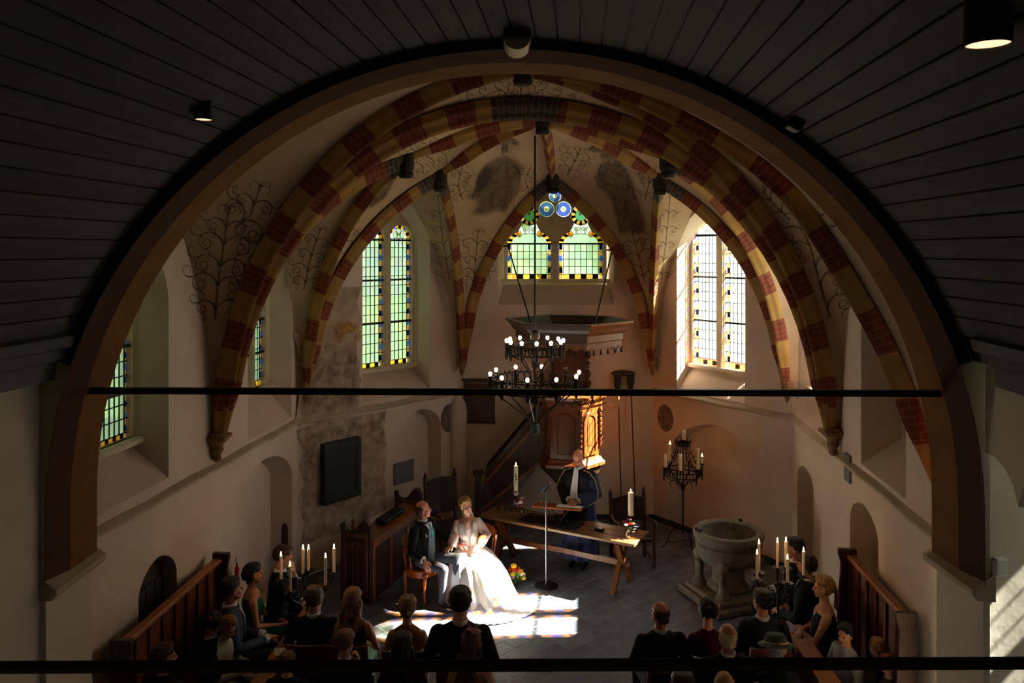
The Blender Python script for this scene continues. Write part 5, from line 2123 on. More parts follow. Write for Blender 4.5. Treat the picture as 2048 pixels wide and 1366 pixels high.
def desk_bench(label, pa, pb, w, s):
    a, b = Vector(pa), Vector(pb)
    d = b - a
    L = d.length
    t = thing('book_rest', label, 'book rest', (a.x, a.y, 0), math.atan2(d.y, d.x))
    g = G()
    g.bbox((L / 2, 0, .765), (L, w, .035), .008)
    g.build('plank', [wood_plank], t)
    for k in range(4):
        g = G()
        g.bbox((L * (k + .5) / 4, s * (w / 2 - .03), .41), (L / 4 - .02, .025, .66), .006)
        g.build('front_panel', [wood_pew], t)
    for x in (.02, L - .02):
        g = G()
        g.bbox((x, s * (w / 2 - .06), .37), (.04, .10, .74), .008)
        g.build('end_post', [wood_pew], t)


desk_bench('worn oak book rest in front of the left pew with a white card on it', (-2.28, 9.2), (-2.42, 6.8), .17, 1)
desk_bench('worn oak book rest in front of the right pew, catching light', (3.04, 8.62), (2.97, 6.6), .20, -1)

# choir stall beside the groom
S0, S1 = Vector((-1.93, 10.93)), Vector((-1.40, 12.40))
sdv = (S1 - S0)
SL = sdv.length
t = thing('choir_stall', 'dark oak choir stall with carved scrolled ends behind the groom', 'choir stall', (S0.x, S0.y, 0), math.atan2(sdv.y, sdv.x))
for x, nm in ((0, 'end_panel'), (SL, 'end_panel')):
    g = G()
    prof = [(0, 0), (.46, 0), (.46, .98), (.475, 1.04), (.45, 1.07), (.425, 1.05), (.42, .985), (.36, .955), (.28, .96), (.22, 1.01), (.16, 1.09), (.11, 1.135), (.06, 1.13), (.015, 1.07), (0, .98)]
    g.loft([[(x + dx, u, z) for u, z in prof] for dx in (-.035, .035)])
    e = g.build(nm, [wood_dark], t)
    g = G()
    for c_, s_ in (((x - .042, .06, .52), (.016, .05, .84)), ((x - .042, .40, .52), (.016, .05, .84)), ((x - .042, .23, .92), (.016, .39, .06)), ((x - .042, .23, .12), (.016, .39, .07))):
        g.bbox(c_, s_, .004)
    g.build('raised_frame', [wood_pew], e)
    g = G()
    for k in range(3):
        g.tube([(x - .04, .15 + k * .08 + .035 * math.cos(i * PI / 6), .76 + .05 * math.sin(i * PI / 6)) for i in range(13)], .008, 5)
        g.bar((x - .04, .11 + k * .08, .2), (x - .04, .11 + k * .08, .76), .012, .012)
    g.build('blind_tracery', [wood_pew], e)
g = G()
g.bbox((SL / 2, .14, .86), (SL, .34, .04), .01, Matrix.Rotation(math.radians(8), 3, 'X'))
g.build('book_shelf', [wood_mid], t)
g = G()
g.bbox((SL / 2, -.02, .80), (SL, .03, .10), .008)
g.build('front_rail', [wood_mid], t)
for k in range(3):
    g = G()
    g.bbox((SL * (k + .5) / 3, .0, .40), (SL / 3 - .06, .022, .72), .006)
    g.build('front_panel', [wood_dark], t)
for k in range(4):
    g = G()
    g.bbox((.03 + (SL - .06) * k / 3, -.012, .40), (.06, .04, .76), .006)
    g.build('stile', [wood_mid], t)
g = G()
g.lathe([(.02, 0), (.035, .05), (.03, .08), (.022, .10), (.032, .12), (.028, .15), (.004, .17)], (.03, .30, .95), 10)
g.build('carved_figure', [wood_mid], t, True)
for k in range(1):
    st2 = thing('instrument_case', 'long black case lying on the shelf of the choir stall', 'case', (S0.x + sdv.x * .55 - .14, S0.y + sdv.y * .55 + .02, .90), math.atan2(sdv.y, sdv.x))
    g = G()
    g.bbox((0, 0.02, .03), (.62, .17, .06), .02, Matrix.Rotation(math.radians(8), 3, 'X'))
    g.build('case_body', [black_m], st2)
    g = G()
    g.tube([(-.06, .02, .06), (-.05, .02, .10), (.03, .02, .105), (.05, .02, .06)], .008, 6)
    g.build('handle', [black_m], st2)
    for k2 in (-.2, .2):
        g = G()
        g.bbox((k2, -.075, .035), (.03, .012, .02), .003)
        g.build('latch', [chrome], st2)
tag_w = thing('upright_board', 'narrow dark board leaning by the left candelabrum', 'board', (P(627, 1160, 11.2).x - .35, 11.0, 0), .3)
g = G()
g.loft([[(-.05, y, 0), (.05, y, 0), (.045, y, 1.0), (.03, y, 1.06), (0, y, 1.08), (-.03, y, 1.06), (-.045, y, 1.0)] for y in (-.015, .015)])
g.build('board', [wood_dark], tag_w)
g = G()
g.bbox((0, 0, .05), (.16, .16, .1), .01)
g.build('foot', [wood_dark], tag_w)

armchair(-1.02, 12.75, math.radians(215), 'dark carved armchair behind the groom and bride', 1.18)
armchair(1.86, 12.35, math.radians(188), 'dark leather-backed armchair behind the right end of the table', 1.0)

# ------------------------------------------------------------------ people
SKIN = {k: mat('skin_' + k, srgb(*c), .55, var=.06, scale=14, spec=.35) for k, c in {'fair': (214, 160, 132), 'rosy': (206, 138, 112), 'tan': (186, 128, 96), 'pale': (224, 176, 150)}.items()}
LIP = mat('lips', srgb(160, 78, 70), .5)
EYE_W = mat('eye_dark', srgb(30, 24, 22), .3)
SHOE = mat('black_shoe', srgb(16, 15, 15), .3)
SHIRT = mat('white_shirt', srgb(226, 226, 232), .8)
CL = {}


def cloth(n, c, **k):
    if n not in CL:
        CL[n] = mat('cloth_' + n, srgb(*c), .85, var=.06, scale=20, bump=.08, bscale=60, spec=.2, **k)
    return CL[n]


def hairm(n, c):
    return mat('hair_' + n, srgb(*c), .55, var=.35, scale=22, stretch=(3, 3, .6), bump=.5, bscale=70, spec=.4)


JOBS = []


def queue(g, voxel, it, cb):
    JOBS.append((g, voxel, it, cb))


def run_jobs():
    """grow one skin over each set of overlapping forms, smooth it, give every face the material of the nearest form"""
    tmp = []
    for g, vx, it, cb in JOBS:
        me = bpy.data.meshes.new('tmp')
        me.from_pydata(g.v, [], g.f)
        o = bpy.data.objects.new('tmp', me)
        C.objects.link(o)
        m1 = o.modifiers.new('r', 'REMESH')
        m1.mode = 'VOXEL'
        m1.voxel_size = vx
        if it:
            m2 = o.modifiers.new('s', 'SMOOTH')
            m2.factor = .5
            m2.iterations = it
        tmp.append(o)
    dg = bpy.context.evaluated_depsgraph_get()
    for o, (g, vx, it, cb) in zip(tmp, JOBS):
        ev = o.evaluated_get(dg)
        me = ev.to_mesh()
        nv, nf = len(me.vertices), len(me.polygons)
        co = np.empty(nv * 3)
        me.vertices.foreach_get('co', co)
        vs_ = co.reshape(-1, 3)
        fs = [tuple(p.vertices) for p in me.polygons]
        if len(set(g.m)) > 1:
            tr = BVHTree.FromPolygons(g.v, g.f)
            mi = []
            for f in fs:
                c = vs_[list(f)].mean(axis=0)
                r = tr.find_nearest(Vector(c))
                mi.append(g.m[r[2]] if r[2] is not None else 0)
        else:
            mi = [g.m[0]] * nf
        ev.to_mesh_clear()
        cb([tuple(v) for v in vs_], fs, mi)
    for o in tmp:
        me = o.data
        bpy.data.objects.remove(o)
        bpy.data.meshes.remove(me)
    JOBS.clear()


RM = [(-.10, .15, .115), (-.02, .175, .130), (.10, .162, .120), (.22, .168, .122), (.34, .188, .126), (.42, .195, .115), (.475, .165, .095), (.515, .095, .07), (.53, .06, .055)]
RF = [(-.10, .165, .12), (-.02, .18, .128), (.10, .138, .102), (.18, .130, .100), (.28, .150, .118), (.36, .160, .120), (.43, .155, .092), (.47, .125, .076), (.50, .075, .06), (.52, .05, .05)]


def rad(R_, z):
    for (z0, a0_, b0), (z1, a1_, b1) in zip(R_[:-1], R_[1:]):
        if z <= z1:
            f = (z - z0) / (z1 - z0)
            return a0_ + (a1_ - a0_) * f, b0 + (b1 - b0) * f
    return R_[-1][1], R_[-1][2]


def hand_forms(g, w, d, up, sgn, mi, curl=.5, s=1.0):
    """palm, four bent fingers, thumb; w wrist, d pointing direction, up the back of the hand, sgn the thumb side"""
    d = Vector(d).normalized()
    up = (Vector(up) - d * Vector(up).dot(d)).normalized()
    sd_ = d.cross(up) * sgn
    w = Vector(w)
    rot = Matrix((sd_, d, up)).transposed()
    g.ellip(w + d * .048 * s, (.040 * s, .055 * s, .016 * s), mi, 12, 8, rot)
    g.capsule(w - d * .03 * s, .026 * s, w + d * .03 * s, .022 * s, mi, 10)
    for k, (off, ln) in enumerate(((.030, .066), (.010, .074), (-.010, .069), (-.029, .054))):
        p = w + (d * .088 + sd_ * off) * s
        dr = d
        for j in range(3):
            q = dr * math.cos(curl * (.5 if j == 0 else 1)) - up * math.sin(curl * (.5 if j == 0 else 1))
            q.normalize()
            u2 = (up - q * up.dot(q))
            e = p + q * ln * s * (.42, .33, .25)[j]
            g.capsule(p, (.0095 - .001 * j) * s, e, (.0088 - .001 * j) * s, mi, 8)
            p, dr = e, q
            up2 = u2.normalized() if u2.length > 1e-3 else up
            d_, up_ = q, up2
            # following joints bend on from this one
            dr = d_
            up = up_
        up = (rot @ Vector((0, 0, 1)))
    p = w + (d * .025 + sd_ * .032) * s
    e = p + (d * .030 + sd_ * .022 - up * .010) * s
    g.capsule(p, .013 * s, e, .0115 * s, mi, 8)
    g.capsule(e, .011 * s, e + (d * .032 + sd_ * .004 - up * .012) * s, .009 * s, mi, 8)


def person(label, pos, face=0.0, stand=False, fem=False, s=1.0, top=None, shirt=None, skin='fair', legs=None, hair='short', hcol=None,
           lean=0.0, slean=0.0, turn=0.0, nod=0.0, tilt=0.0, pose=None, sleeves=True, fine=False, tie=None, shirt_z=.16, group='wedding guests', seat=.46, shoes=None, glasses=False, open_neck=False,
           extra=None, twist=0.0, dress=False):
    pose = pose or {}
    sk = SKIN[skin]
    top = top or cloth('charcoal', (34, 36, 42))
    legs = legs or top
    t = thing('person', label, 'person', pos, math.radians(face), group)
    t.scale = (s, s, s)
    hp = .95 if stand else (seat / s + .085)
    Tm = Matrix.Translation((0, 0, hp)) @ Matrix.Rotation(math.radians(twist), 4, 'Z') @ Matrix.Rotation(-math.radians(lean), 4, 'X') @ Matrix.Rotation(math.radians(slean), 4, 'Y')
    R_ = RF if fem else RM
    mats = [top, shirt or top, sk, legs, shoes or SHOE, LIP]
    g = G()
    n = 16
    g.M = Tm
    tor = [[(rx * math.cos(2 * PI * k / n), ry * math.sin(2 * PI * k / n) + (.012 if z > .2 and z < .4 else 0), z) for k in range(n)] for z, rx, ry in R_]
    if open_neck:
        g.loft(tor[:7], 0)
        g.loft(tor[6:], 2)
    else:
        g.loft(tor, 0)
    if fem:
        for k in (-1, 1):
            g.ellip((k * .068, .085, .285), (.062, .055, .062), 0, 10, 7)
    g.capsule((0, -.005, .46), .062 if not fem else .052, (0, .012, .62), .054 if not fem else .046, 2, 12)
    if open_neck:
        g.ellip((0, .048, .375), (.07, .074, .13), 2, 12, 8)
    g.M = None
    sh = .192 if not fem else .150
    ar = .054 if not fem else .043
    hands = []
    for k, nm in ((-1, 'l'), (1, 'r')):
        S = Tm @ Vector((k * sh, -.005, .435 if not fem else .415))
        E = Vector(pose.get(nm + 'el', (k * (.285 if not fem else .25), .03, hp + .18)))
        Wv = Vector(pose.get(nm + 'wr', (k * .075, .30, hp + .10)))
        am = 0 if sleeves else 2
        bulk = .010 if sleeves else 0
        g.capsule(S, ar + bulk + .006, E, ar - .010 + bulk, am, 12)
        g.capsule(E, ar - .010 + bulk, E.lerp(Wv, .88), ar - .022 + bulk, am, 12)
        if sleeves and shirt:
            cf = G()
            cf.tube([E.lerp(Wv, .84), E.lerp(Wv, .90), E.lerp(Wv, .955)], [ar - .016 + bulk, ar - .015 + bulk, ar - .014 + bulk], 14)
            cf.build('shirt_cuff', [shirt], t, True)
        g.capsule(E.lerp(Wv, .9), .026, Wv, .024, 2, 10)
        hd_ = Vector(pose.get(nm + 'hd', Wv - E)).normalized()
        hands.append((Wv, hd_, Vector(pose.get(nm + 'up', (0, 0, 1))), pose.get(nm + 'th', -k), pose.get(nm + 'cu', .45)))
        hipj = Vector((k * .09, 0, hp - .02))
        if stand:
            kn, an = Vector((k * .10, .02, .50)), Vector((k * .10, 0, .09))
        else:
            kn, an = Vector((k * .12, .44, hp - .03)), Vector((k * .12, .42, .10))
        kn, an = Vector(pose.get(nm + 'kn', kn)), Vector(pose.get(nm + 'an', an))
        g.capsule(hipj, .092, kn, .064, 3, 12)
        g.capsule(kn, .064, an, .044, 3, 12)
        ft = Vector(pose.get(nm + 'ft', (0, 1, -.25))).normalized()
        g.capsule(an + Vector((0, 0, -.04)) - ft * .03, .036, an + Vector((0, 0, -.035)) + ft * .15, .030, 4, 10)
    buf = G()
    body_parts = []

    def add(v, f, m_):
        buf_o = len(buf.v)
        buf.v.extend(v)
        buf.f.extend([tuple(i + buf_o for i in q) for q in f])
        buf.m.extend(m_)
    queue(g, .009 if fine and open_neck else .011 if fine else .012 if open_neck else .017, 3, add)
    # head
    H = Tm @ Matrix.Translation((0, .022, .675)) @ Matrix.Rotation(math.radians(turn), 4, 'Z') @ Matrix.Rotation(-math.radians(nod), 4, 'X') @ Matrix.Rotation(math.radians(tilt), 4, 'Y')
    if fem:
        H = H @ Matrix.Scale(.94, 4)
    h = G(H)
    h.ellip((0, -.012, .035), (.076, .096, .088), 2, 16, 11)
    h.ellip((0, .022, -.035), (.061, .072, .082), 2, 14, 9)
    h.capsule((0, .062, -.098), .020, (0, .066, -.092), .022, 2, 8)
    h.capsule((-.045, .035, -.06), .024, (0, .062, -.092), .022, 2, 8)
    h.capsule((.045, .035, -.06), .024, (0, .062, -.092), .022, 2, 8)
    h.capsule((0, .092, .012), .008, (0, .110, -.026), .0125, 2, 8)
    h.capsule((-.014, .098, -.032), .008, (.014, .098, -.032), .008, 2, 8)
    h.capsule((-.042, .076, .024), .010, (.042, .076, .024), .010, 2, 8)
    h.ellip((0, .090, -.060), (.021, .010, .005), 5, 8, 5)
    h.ellip((0, .090, -.068), (.019, .010, .006), 5, 8, 5)
    for k in (-1, 1):
        h.ellip((k * .078, -.004, -.012), (.011, .020, .031), 2, 10, 7)
        h.ellip((k * .036, .060, -.026), (.024, .018, .024), 2, 10, 7)
    queue(h, .0062 if fine else .0085, 2, add)
    for (Wv, hd_, up, th_, cu) in hands:
        q = G()
        hand_forms(q, Wv, hd_, up, th_, 2, cu, .94 if fem else 1.04)
        queue(q, .0052 if fine else .0062, 1, add)

    def finish():
        link('body', buf.mesh('body', mats, True), t)
    FIN.append(finish)
    for k in (-1, 1):
        e = G(H)
        e.ellip((k * .031, .0845, .002), (.0125, .008, .0065), 0, 8, 6)
        e.build('eye', [EYE_W], t, True)
    # hair
    hm = hcol or hairm('brown', (58, 40, 28))
    q = G(H)
    rg = random.Random(hash(label) % 9999)
    rg = random.Random(len(label) * 31 + int(abs(pos[0]) * 100))

    def cap(front=.055, low=-.05, thick=.016, crop=False):
        """skull cap that leaves the face free"""
        for a in range(0, 360, 20):
            for z in (-.045, -.01, .03, .07, .10):
                if z < low:
                    continue
                rr = math.sqrt(max(0, 1 - ((z - .035) / .092) ** 2))
                x, y = math.cos(math.radians(a)) * .076 * rr, -.012 + math.sin(math.radians(a)) * .096 * rr
                if crop and ((z < .0 and y > -.045) or (z < -.02 and y > -.075)):
                    continue
                if y > front - (0 if z > .06 else .065) and z < .088:
                    continue
                q.ellip((x, y, z), (.024 + thick * .5, .024 + thick * .5, .024 + thick * .4), 0, 7, 5)
        q.ellip((0, -.02, .115), (.06, .07, .022), 0, 10, 6)
    if hair == 'short':
        cap(crop=not fem)
    elif hair == 'bald':
        for a in range(150, 391, 16):
            for z in (-.045, -.015, .012):
                x, y = math.cos(math.radians(a)) * .079, -.014 + math.sin(math.radians(a)) * .099
                if y < .0:
                    q.ellip((x * .97, y * .97, z), (.011, .011, .018), 0, 7, 5)
    elif hair == 'thin':
        for a in range(140, 401, 14):
            for z in (-.05, -.02, .015, .05):
                rr = max(.86, math.sqrt(max(0, 1 - ((z - .035) / .088) ** 2)))
                x, y = math.cos(math.radians(a)) * .075 * rr, -.012 + math.sin(math.radians(a)) * .095 * rr
                if y < .02 - max(0, z) * .6 and not (z < -.02 and y > -.05):
                    q.ellip((x, y, z), (.013, .013, .022), 0, 7, 5)
    elif hair in ('long', 'ponytail', 'updo', 'curlylong'):
        cap(.05, -.06, .02)
        if hair == 'long' or hair == 'curlylong':
            for i in range(60):
                a = math.radians(rg.uniform(175, 365))
                z = rg.uniform(-.26, .02)
                k = .075 + .025 * rg.random() + (.02 if z < -.1 else 0)
                q.capsule((math.cos(a) * k * 1.05, -.02 + math.sin(a) * k, z), .022, (math.cos(a) * k * 1.1 + rg.uniform(-.01, .01), -.025 + math.sin(a) * k, z - .05), .016, 0, 7)
        elif hair == 'ponytail':
            q.ellip((0, -.115, .0), (.03, .03, .03), 0, 9, 6)
            pp = [(0, -.12, 0), (0, -.15, -.06), (.005, -.15, -.14), (.0, -.14, -.21)]
            for a_, b_ in zip(pp[:-1], pp[1:]):
                q.capsule(a_, .032, b_, .026, 0, 9)
        else:
            q.ellip((0, -.105, .01), (.060, .045, .060), 0, 12, 8)
            for i in range(14):
                a = rg.uniform(0, 2 * PI)
                q.ellip((math.cos(a) * .045, -.125 + .01 * rg.random(), .01 + math.sin(a) * .045), (.022, .018, .022), 0, 7, 5)
            for i in range(8):
                q.ellip((rg.uniform(-.06, .06), -.07 + rg.uniform(-.02, .02), rg.uniform(-.08, -.03)), (.022, .02, .02), 0, 7, 5)
    elif hair == 'curly':
        for i in range(150):
            a, b_ = rg.uniform(0, 2 * PI), rg.uniform(-.55, 1)
            c_ = math.sqrt(1 - b_ * b_)
            x, y, z = math.cos(a) * c_ * .092, -.016 + math.sin(a) * c_ * .112, .035 + b_ * .105
            if y > .058 and z < .085:
                continue
            q.ellip((x, y, z), (.021, .021, .021), 0, 7, 5)

    def hb(v, f, m_):
        gg = G()
        gg.v, gg.f, gg.m = v, f, m_
        gg.build('hair', [hm], t, True)
    if q.v:
        queue(q, .0085 if not fine else .007, 1, hb)

    def front_strip(name, m_, wf, z0, z1, off, rows_=10):
        """cloth lying on the chest: shirt front, tie, waistcoat"""
        gg = G(Tm)
        n_ = 6
        vs_, fs = [], []
        for i in range(rows_ + 1):
            z = z0 + (z1 - z0) * i / rows_
            rx, ry = rad(R_, z)
            w_ = wf(i / rows_)
            for j in range(n_ + 1):
                x = w_ * (j / n_ * 2 - 1)
                y = (ry + .012 * (1 if .2 < z < .4 else .4)) * math.sqrt(max(.05, 1 - (x / rx) ** 2)) + off
                vs_.append((x, y, z))
        for i in range(rows_):
            for j in range(n_):
                a = i * (n_ + 1) + j
                fs.append((a, a + 1, a + n_ + 2, a + n_ + 1))
        gg.add(vs_, fs)
        o_ = gg.build(name, [m_], t, True)
        md = o_.modifiers.new('thick', 'SOLIDIFY')
        md.thickness = .006
        return o_
    if shirt and not dress:
        front_strip('shirt_front', shirt, lambda f: .012 + .062 * f, shirt_z, .50, .010)
        gg = G(Tm)
        gg.lathe([(.062, .495), (.072, .505), (.068, .545), (.060, .55)], (0, .0, 0), 16, caps=False)
        gg.build('collar', [shirt], t, True)
    if tie:
        tieo = front_strip('necktie', tie, lambda f: .028 - .012 * f, shirt_z - .02, .485, .020)
        gg = G(Tm)
        gg.ellip((0, .085, .492), (.022, .016, .020), 0, 10, 7)
        gg.build('tie_knot', [tie], tieo, True)
    if glasses:
        gg = G(H)
        for k in (-1, 1):
            gg.tube([(k * .034 + .024 * math.cos(2 * PI * i / 14), .098, .002 + .018 * math.sin(2 * PI * i / 14)) for i in range(15)], .0025, 5)
            gg.tube([(k * .058, .096, .004), (k * .079, .02, .006), (k * .080, -.01, -.004)], .0025, 5)
        gg.tube([(-.011, .099, .004), (.011, .099, .004)], .0025, 5)
        gg.build('spectacles', [chrome], t)
    if extra:
        extra(t, Tm, H, hp)
    return t


FIN = []
teal = cloth('teal_tie', (72, 150, 160))
navy_s = cloth('navy_suit', (24, 27, 38))
char_s = cloth('charcoal', (34, 36, 42))
grey_s = cloth('slate_suit', (70, 82, 104))
black_s = cloth('black_suit', (20, 20, 23))
brown_h, dark_h, blond_h, red_h, grey_h = hairm('brown', (66, 44, 28)), hairm('dark', (30, 22, 18)), hairm('blond', (168, 124, 66)), hairm('auburn', (112, 62, 34)), hairm('grey', (150, 138, 118))


# -- groom
def groom_extra(t, Tm, H, hp):
    g = G(Tm)
    for k in range(7):
        g.ellip((.105 + .018 * math.cos(k * 2.4), .125 + .006 * (k % 3), .37 + .018 * math.sin(k * 2.4)), (.014, .012, .014), 0 if k % 2 else 1, 8, 6)
    for k in range(5):
        g.tube([(.105, .125, .36), (.105 + .03 * math.cos(k), .14, .35 + .05 * math.sin(k * 1.3) - .02)], .003, 5, 1)
    g.build('buttonhole_flower', [f_white, leaf_pale], t, True)
    vest = cloth('grey_waistcoat', (120, 132, 146))
    R_ = RM
    g = G(Tm)
    n_, rows_ = 8, 12
    vs_, fs = [], []
    for i in range(rows_ + 1):
        z = -.02 + .44 * i / rows_
        rx, ry = rad(R_, z)
        for j in range(n_ + 1):
            x = (.105 - .045 * i / rows_) * (j / n_ * 2 - 1)
            y = (ry + .016) * math.sqrt(max(.05, 1 - (x / rx) ** 2)) + (.004 if i < 9 or abs(j - 4) > 1 else -.01)
            vs_.append((x, y, z))
    for i in range(rows_):
        for j in range(n_):
            a = i * (n_ + 1) + j
            fs.append((a, a + 1, a + n_ + 2, a + n_ + 1))
    g.add(vs_, fs)
    wco = o_ = g.build('waistcoat', [vest], t, True)
    o_.modifiers.new('thick', 'SOLIDIFY').thickness = .008
    for k in range(5):
        g = G(Tm)
        g.ellip((0, .152, .05 + k * .055), (.007, .005, .007), 0, 8, 5)
        g.build('button', [chrome], wco, True)
    # open tailcoat flaps
    g = G(Tm)
    for s_ in (-1, 1):
        vs_ = []
        for i in range(9):
            z = -.10 + .56 * i / 8
            rx, ry = rad(R_, z)
            x0, x1 = s_ * (.125 - .06 * i / 8), s_ * (rx * .92)
            for j in range(4):
                x = x0 + (x1 - x0) * j / 3
                vs_.append((x, (ry + .024) * math.sqrt(max(.04, 1 - (x / (rx + .02)) ** 2)) + .006, z))
        g.add(vs_, [(i * 4 + j, i * 4 + j + 1, (i + 1) * 4 + j + 1, (i + 1) * 4 + j) for i in range(8) for j in range(3)])
    o_ = g.build('coat_lapels', [black_s], t, True)
    o_.modifiers.new('thick', 'SOLIDIFY').thickness = .010


GX, GY = -1.22, 11.12
bow_chair(GX - .04, GY + .02, math.radians(-118), 'polished cherry bow-back chair with blue cushion under the groom')
person('groom in dark tailcoat and grey waistcoat seated on the left, looking at the bride', (GX, GY, 0), -118, s=1.0, top=cloth('tailcoat', (30, 33, 36)), shirt=SHIRT, legs=cloth('striped_trousers', (92, 94, 106)),
       skin='rosy', hair='thin', hcol=hairm('short_brown', (70, 44, 32)), lean=-4, turn=38, nod=-2, tie=teal, shirt_z=.33, fine=True, group='bridal couple',
       pose={'rel': (.36, .02, .74), 'rwr': (.36, .24, .68), 'rhd': (.05, .5, -.85), 'rup': (.6, .6, .3), 'rcu': .35,
             'lel': (-.33, .10, .76), 'lwr': (-.30, .36, .70), 'lhd': (-.25, .9, -.1), 'lcu': .5,
             'lkn': (-.10, .47, .60), 'lan': (-.02, .50, .12), 'rkn': (.17, .43, .53), 'ran': (.15, .38, .09)}, extra=groom_extra)


# -- bride
white_tulle = mat('white_tulle', srgb(240, 236, 234), .9, var=.03, scale=9, bump=.15, bscale=30, spec=.1)
lace = mat('ivory_lace', srgb(234, 220, 216), .85, var=.06, scale=60, bump=.15, bscale=90, spec=.1)
sheer = mat('sheer_sleeve', srgb(232, 208, 202), .85, var=.06, scale=30, spec=.1)


def bride_extra(t, Tm, H, hp):
    g = G()
    n = 120
    rings = []
    prof = [(.67, .0, .02, .135, .105, .0), (.62, .0, .06, .20, .19, .006), (.595, .01, .15, .24, .32, .010), (.54, .04, .22, .30, .40, .018), (.44, .07, .26, .36, .43, .026),
            (.30, .10, .29, .42, .45, .034), (.15, .12, .33, .46, .48, .040), (.04, .13, .37, .50, .52, .046), (.006, .13, .38, .53, .55, .05)]
    for z, cx_, cy_, rx, ry, fa in prof:
        rings.append([(-cx_ + (rx + fa * math.sin(k * 2 * PI / n * 15 + z * 3) * .8 + fa * .5 * math.sin(k * 2 * PI / n * 7 + 1)) * math.cos(2 * PI * k / n),
                       cy_ + (ry + fa * math.sin(k * 2 * PI / n * 15 + z * 3) * .8 + fa * .5 * math.sin(k * 2 * PI / n * 7 + 1)) * math.sin(2 * PI * k / n), z) for k in range(n)])
    g.loft(rings, caps=False)
    sko = g.build('dress_skirt', [white_tulle], t, True)
    # train fanned out over the floor towards the right of the picture
    g = G()
    vs_, fs = [], []
    na, nr = 44, 12
    for i in range(na + 1):
        a = math.radians(8 + 100 * i / na)
        for j in range(nr + 1):
            f = j / nr
            rad_ = .40 + .36 * f * (.72 + .34 * math.sin(PI * i / na) + .30 * math.exp(-((i - 9) / 7.0) ** 2))
            z = .008 + .11 * (1 - f) ** 2 + .022 * (1 - f * .6) * abs(math.sin(i * 1.05)) * (f + .2)
            vs_.append((-.10 + rad_ * math.cos(a + PI * 0) * -1.0, .40 + rad_ * math.sin(a), z))
    for i in range(na):
        for j in range(nr):
            q = i * (nr + 1) + j
            fs.append((q, q + 1, q + nr + 2, q + nr + 1))
    g.add(vs_, fs)
    o_ = g.build('dress_train', [white_tulle], sko, True)
    # full sheer sleeves gathered at the cuff
    for k, nm in ((-1, 'l'), (1, 'r')):
        S = Tm @ Vector((k * .148, -.005, .415))
        E, Wv = Vector(BP[nm + 'el']), Vector(BP[nm + 'wr'])
        g = G()
        pts = [S, S.lerp(E, .5), E, E.lerp(Wv, .45), E.lerp(Wv, .78), E.lerp(Wv, .90), E.lerp(Wv, .95)]
        g.tube(pts, [.060, .066, .068, .070, .066, .040, .034], 16)
        g.build('sleeve', [sheer], t, True)
    g = G(Tm)                         # beaded bodice, deep V
    for s_ in (-1, 1):
        vs_ = []
        for i in range(11):
            z = .10 + .37 * i / 10
            rx, ry = rad(RF, z)
            x0, x1 = s_ * (.004 + .066 * max(0, z - .21) / .25), s_ * (rx * .96)
            if abs(x0) > abs(x1) * .9:
                x0 = x1 * .8
            bust = .05 * math.exp(-((z - .285) / .06) ** 2)
            for j in range(6):
                x = x0 + (x1 - x0) * j / 5
                vs_.append((x, (ry + .012) * math.sqrt(max(.03, 1 - (x / (rx + .012)) ** 2)) + .008 + bust * math.exp(-((abs(x) - .068) / .055) ** 2), z))
        g.add(vs_, [(i * 6 + j, i * 6 + j + 1, (i + 1) * 6 + j + 1, (i + 1) * 6 + j) for i in range(10) for j in range(5)])
    o_ = g.build('lace_bodice', [lace], t, True)
    o_.modifiers.new('thick', 'SOLIDIFY').thickness = .006
    g = G(Tm)
    g.lathe([(.142, .10), (.150, .115), (.148, .135), (.140, .15)], (0, .0, 0), 28, caps=False, sy=.78)
    g.build('waist_band', [lace], t, True)
    g = G(H)
    rg = random.Random(5)
    for i in range(10):
        a = math.radians(200 + i * 18)
        g.ellip((math.cos(a) * .085, -.04 + math.sin(a) * .06, .065 + .01 * rg.random()), (.013, .013, .012), 0, 7, 5)
    g.build('hair_flowers', [f_white], t, True)
    g = G(H)
    vs_ = []
    for i in range(9):
        z = .03 - .34 * i / 8
        for j in range(7):
            x = (-.05 + .10 * j / 6) * (1 + i * .12)
            vs_.append((x, -.125 - .015 * i / 8 + .008 * math.sin(j * 2.0 + i), z))
    g.add(vs_, [(i * 7 + j, i * 7 + j + 1, (i + 1) * 7 + j + 1, (i + 1) * 7 + j) for i in range(8) for j in range(6)])
    o_ = g.build('veil', [white_tulle], t, True)
    o_.modifiers.new('thick', 'SOLIDIFY').thickness = .004


BX, BY = -0.59, 11.40
bow_chair(BX + .10, BY + .10, math.radians(176), 'polished cherry bow-back chair under the bride, its rail showing at her side')
BP = {'lel': (-.225, .06, .80), 'lwr': (-.10, .28, .72), 'lhd': (.35, .8, -.3), 'lcu': .5,
      'rel': (.225, .05, .80), 'rwr': (.28, .26, .72), 'rhd': (.5, .75, -.1), 'rcu': .5, 'lkn': (-.10, .44, .54), 'lan': (-.10, .46, .09), 'rkn': (.10, .44, .54), 'ran': (.10, .48, .09)}
person('bride in white tulle gown with sheer sleeves seated in the sunlight', (BX, BY, 0), 184, fem=True, s=.99, top=lace, skin='fair', legs=white_tulle, hair='updo', hcol=blond_h, lean=3, slean=6, turn=12, nod=3, tilt=10,
       pose=BP, fine=True, group='bridal couple', extra=bride_extra, open_neck=True, shoes=mat('ivory_shoe', srgb(220, 206, 200), .5), dress=True)

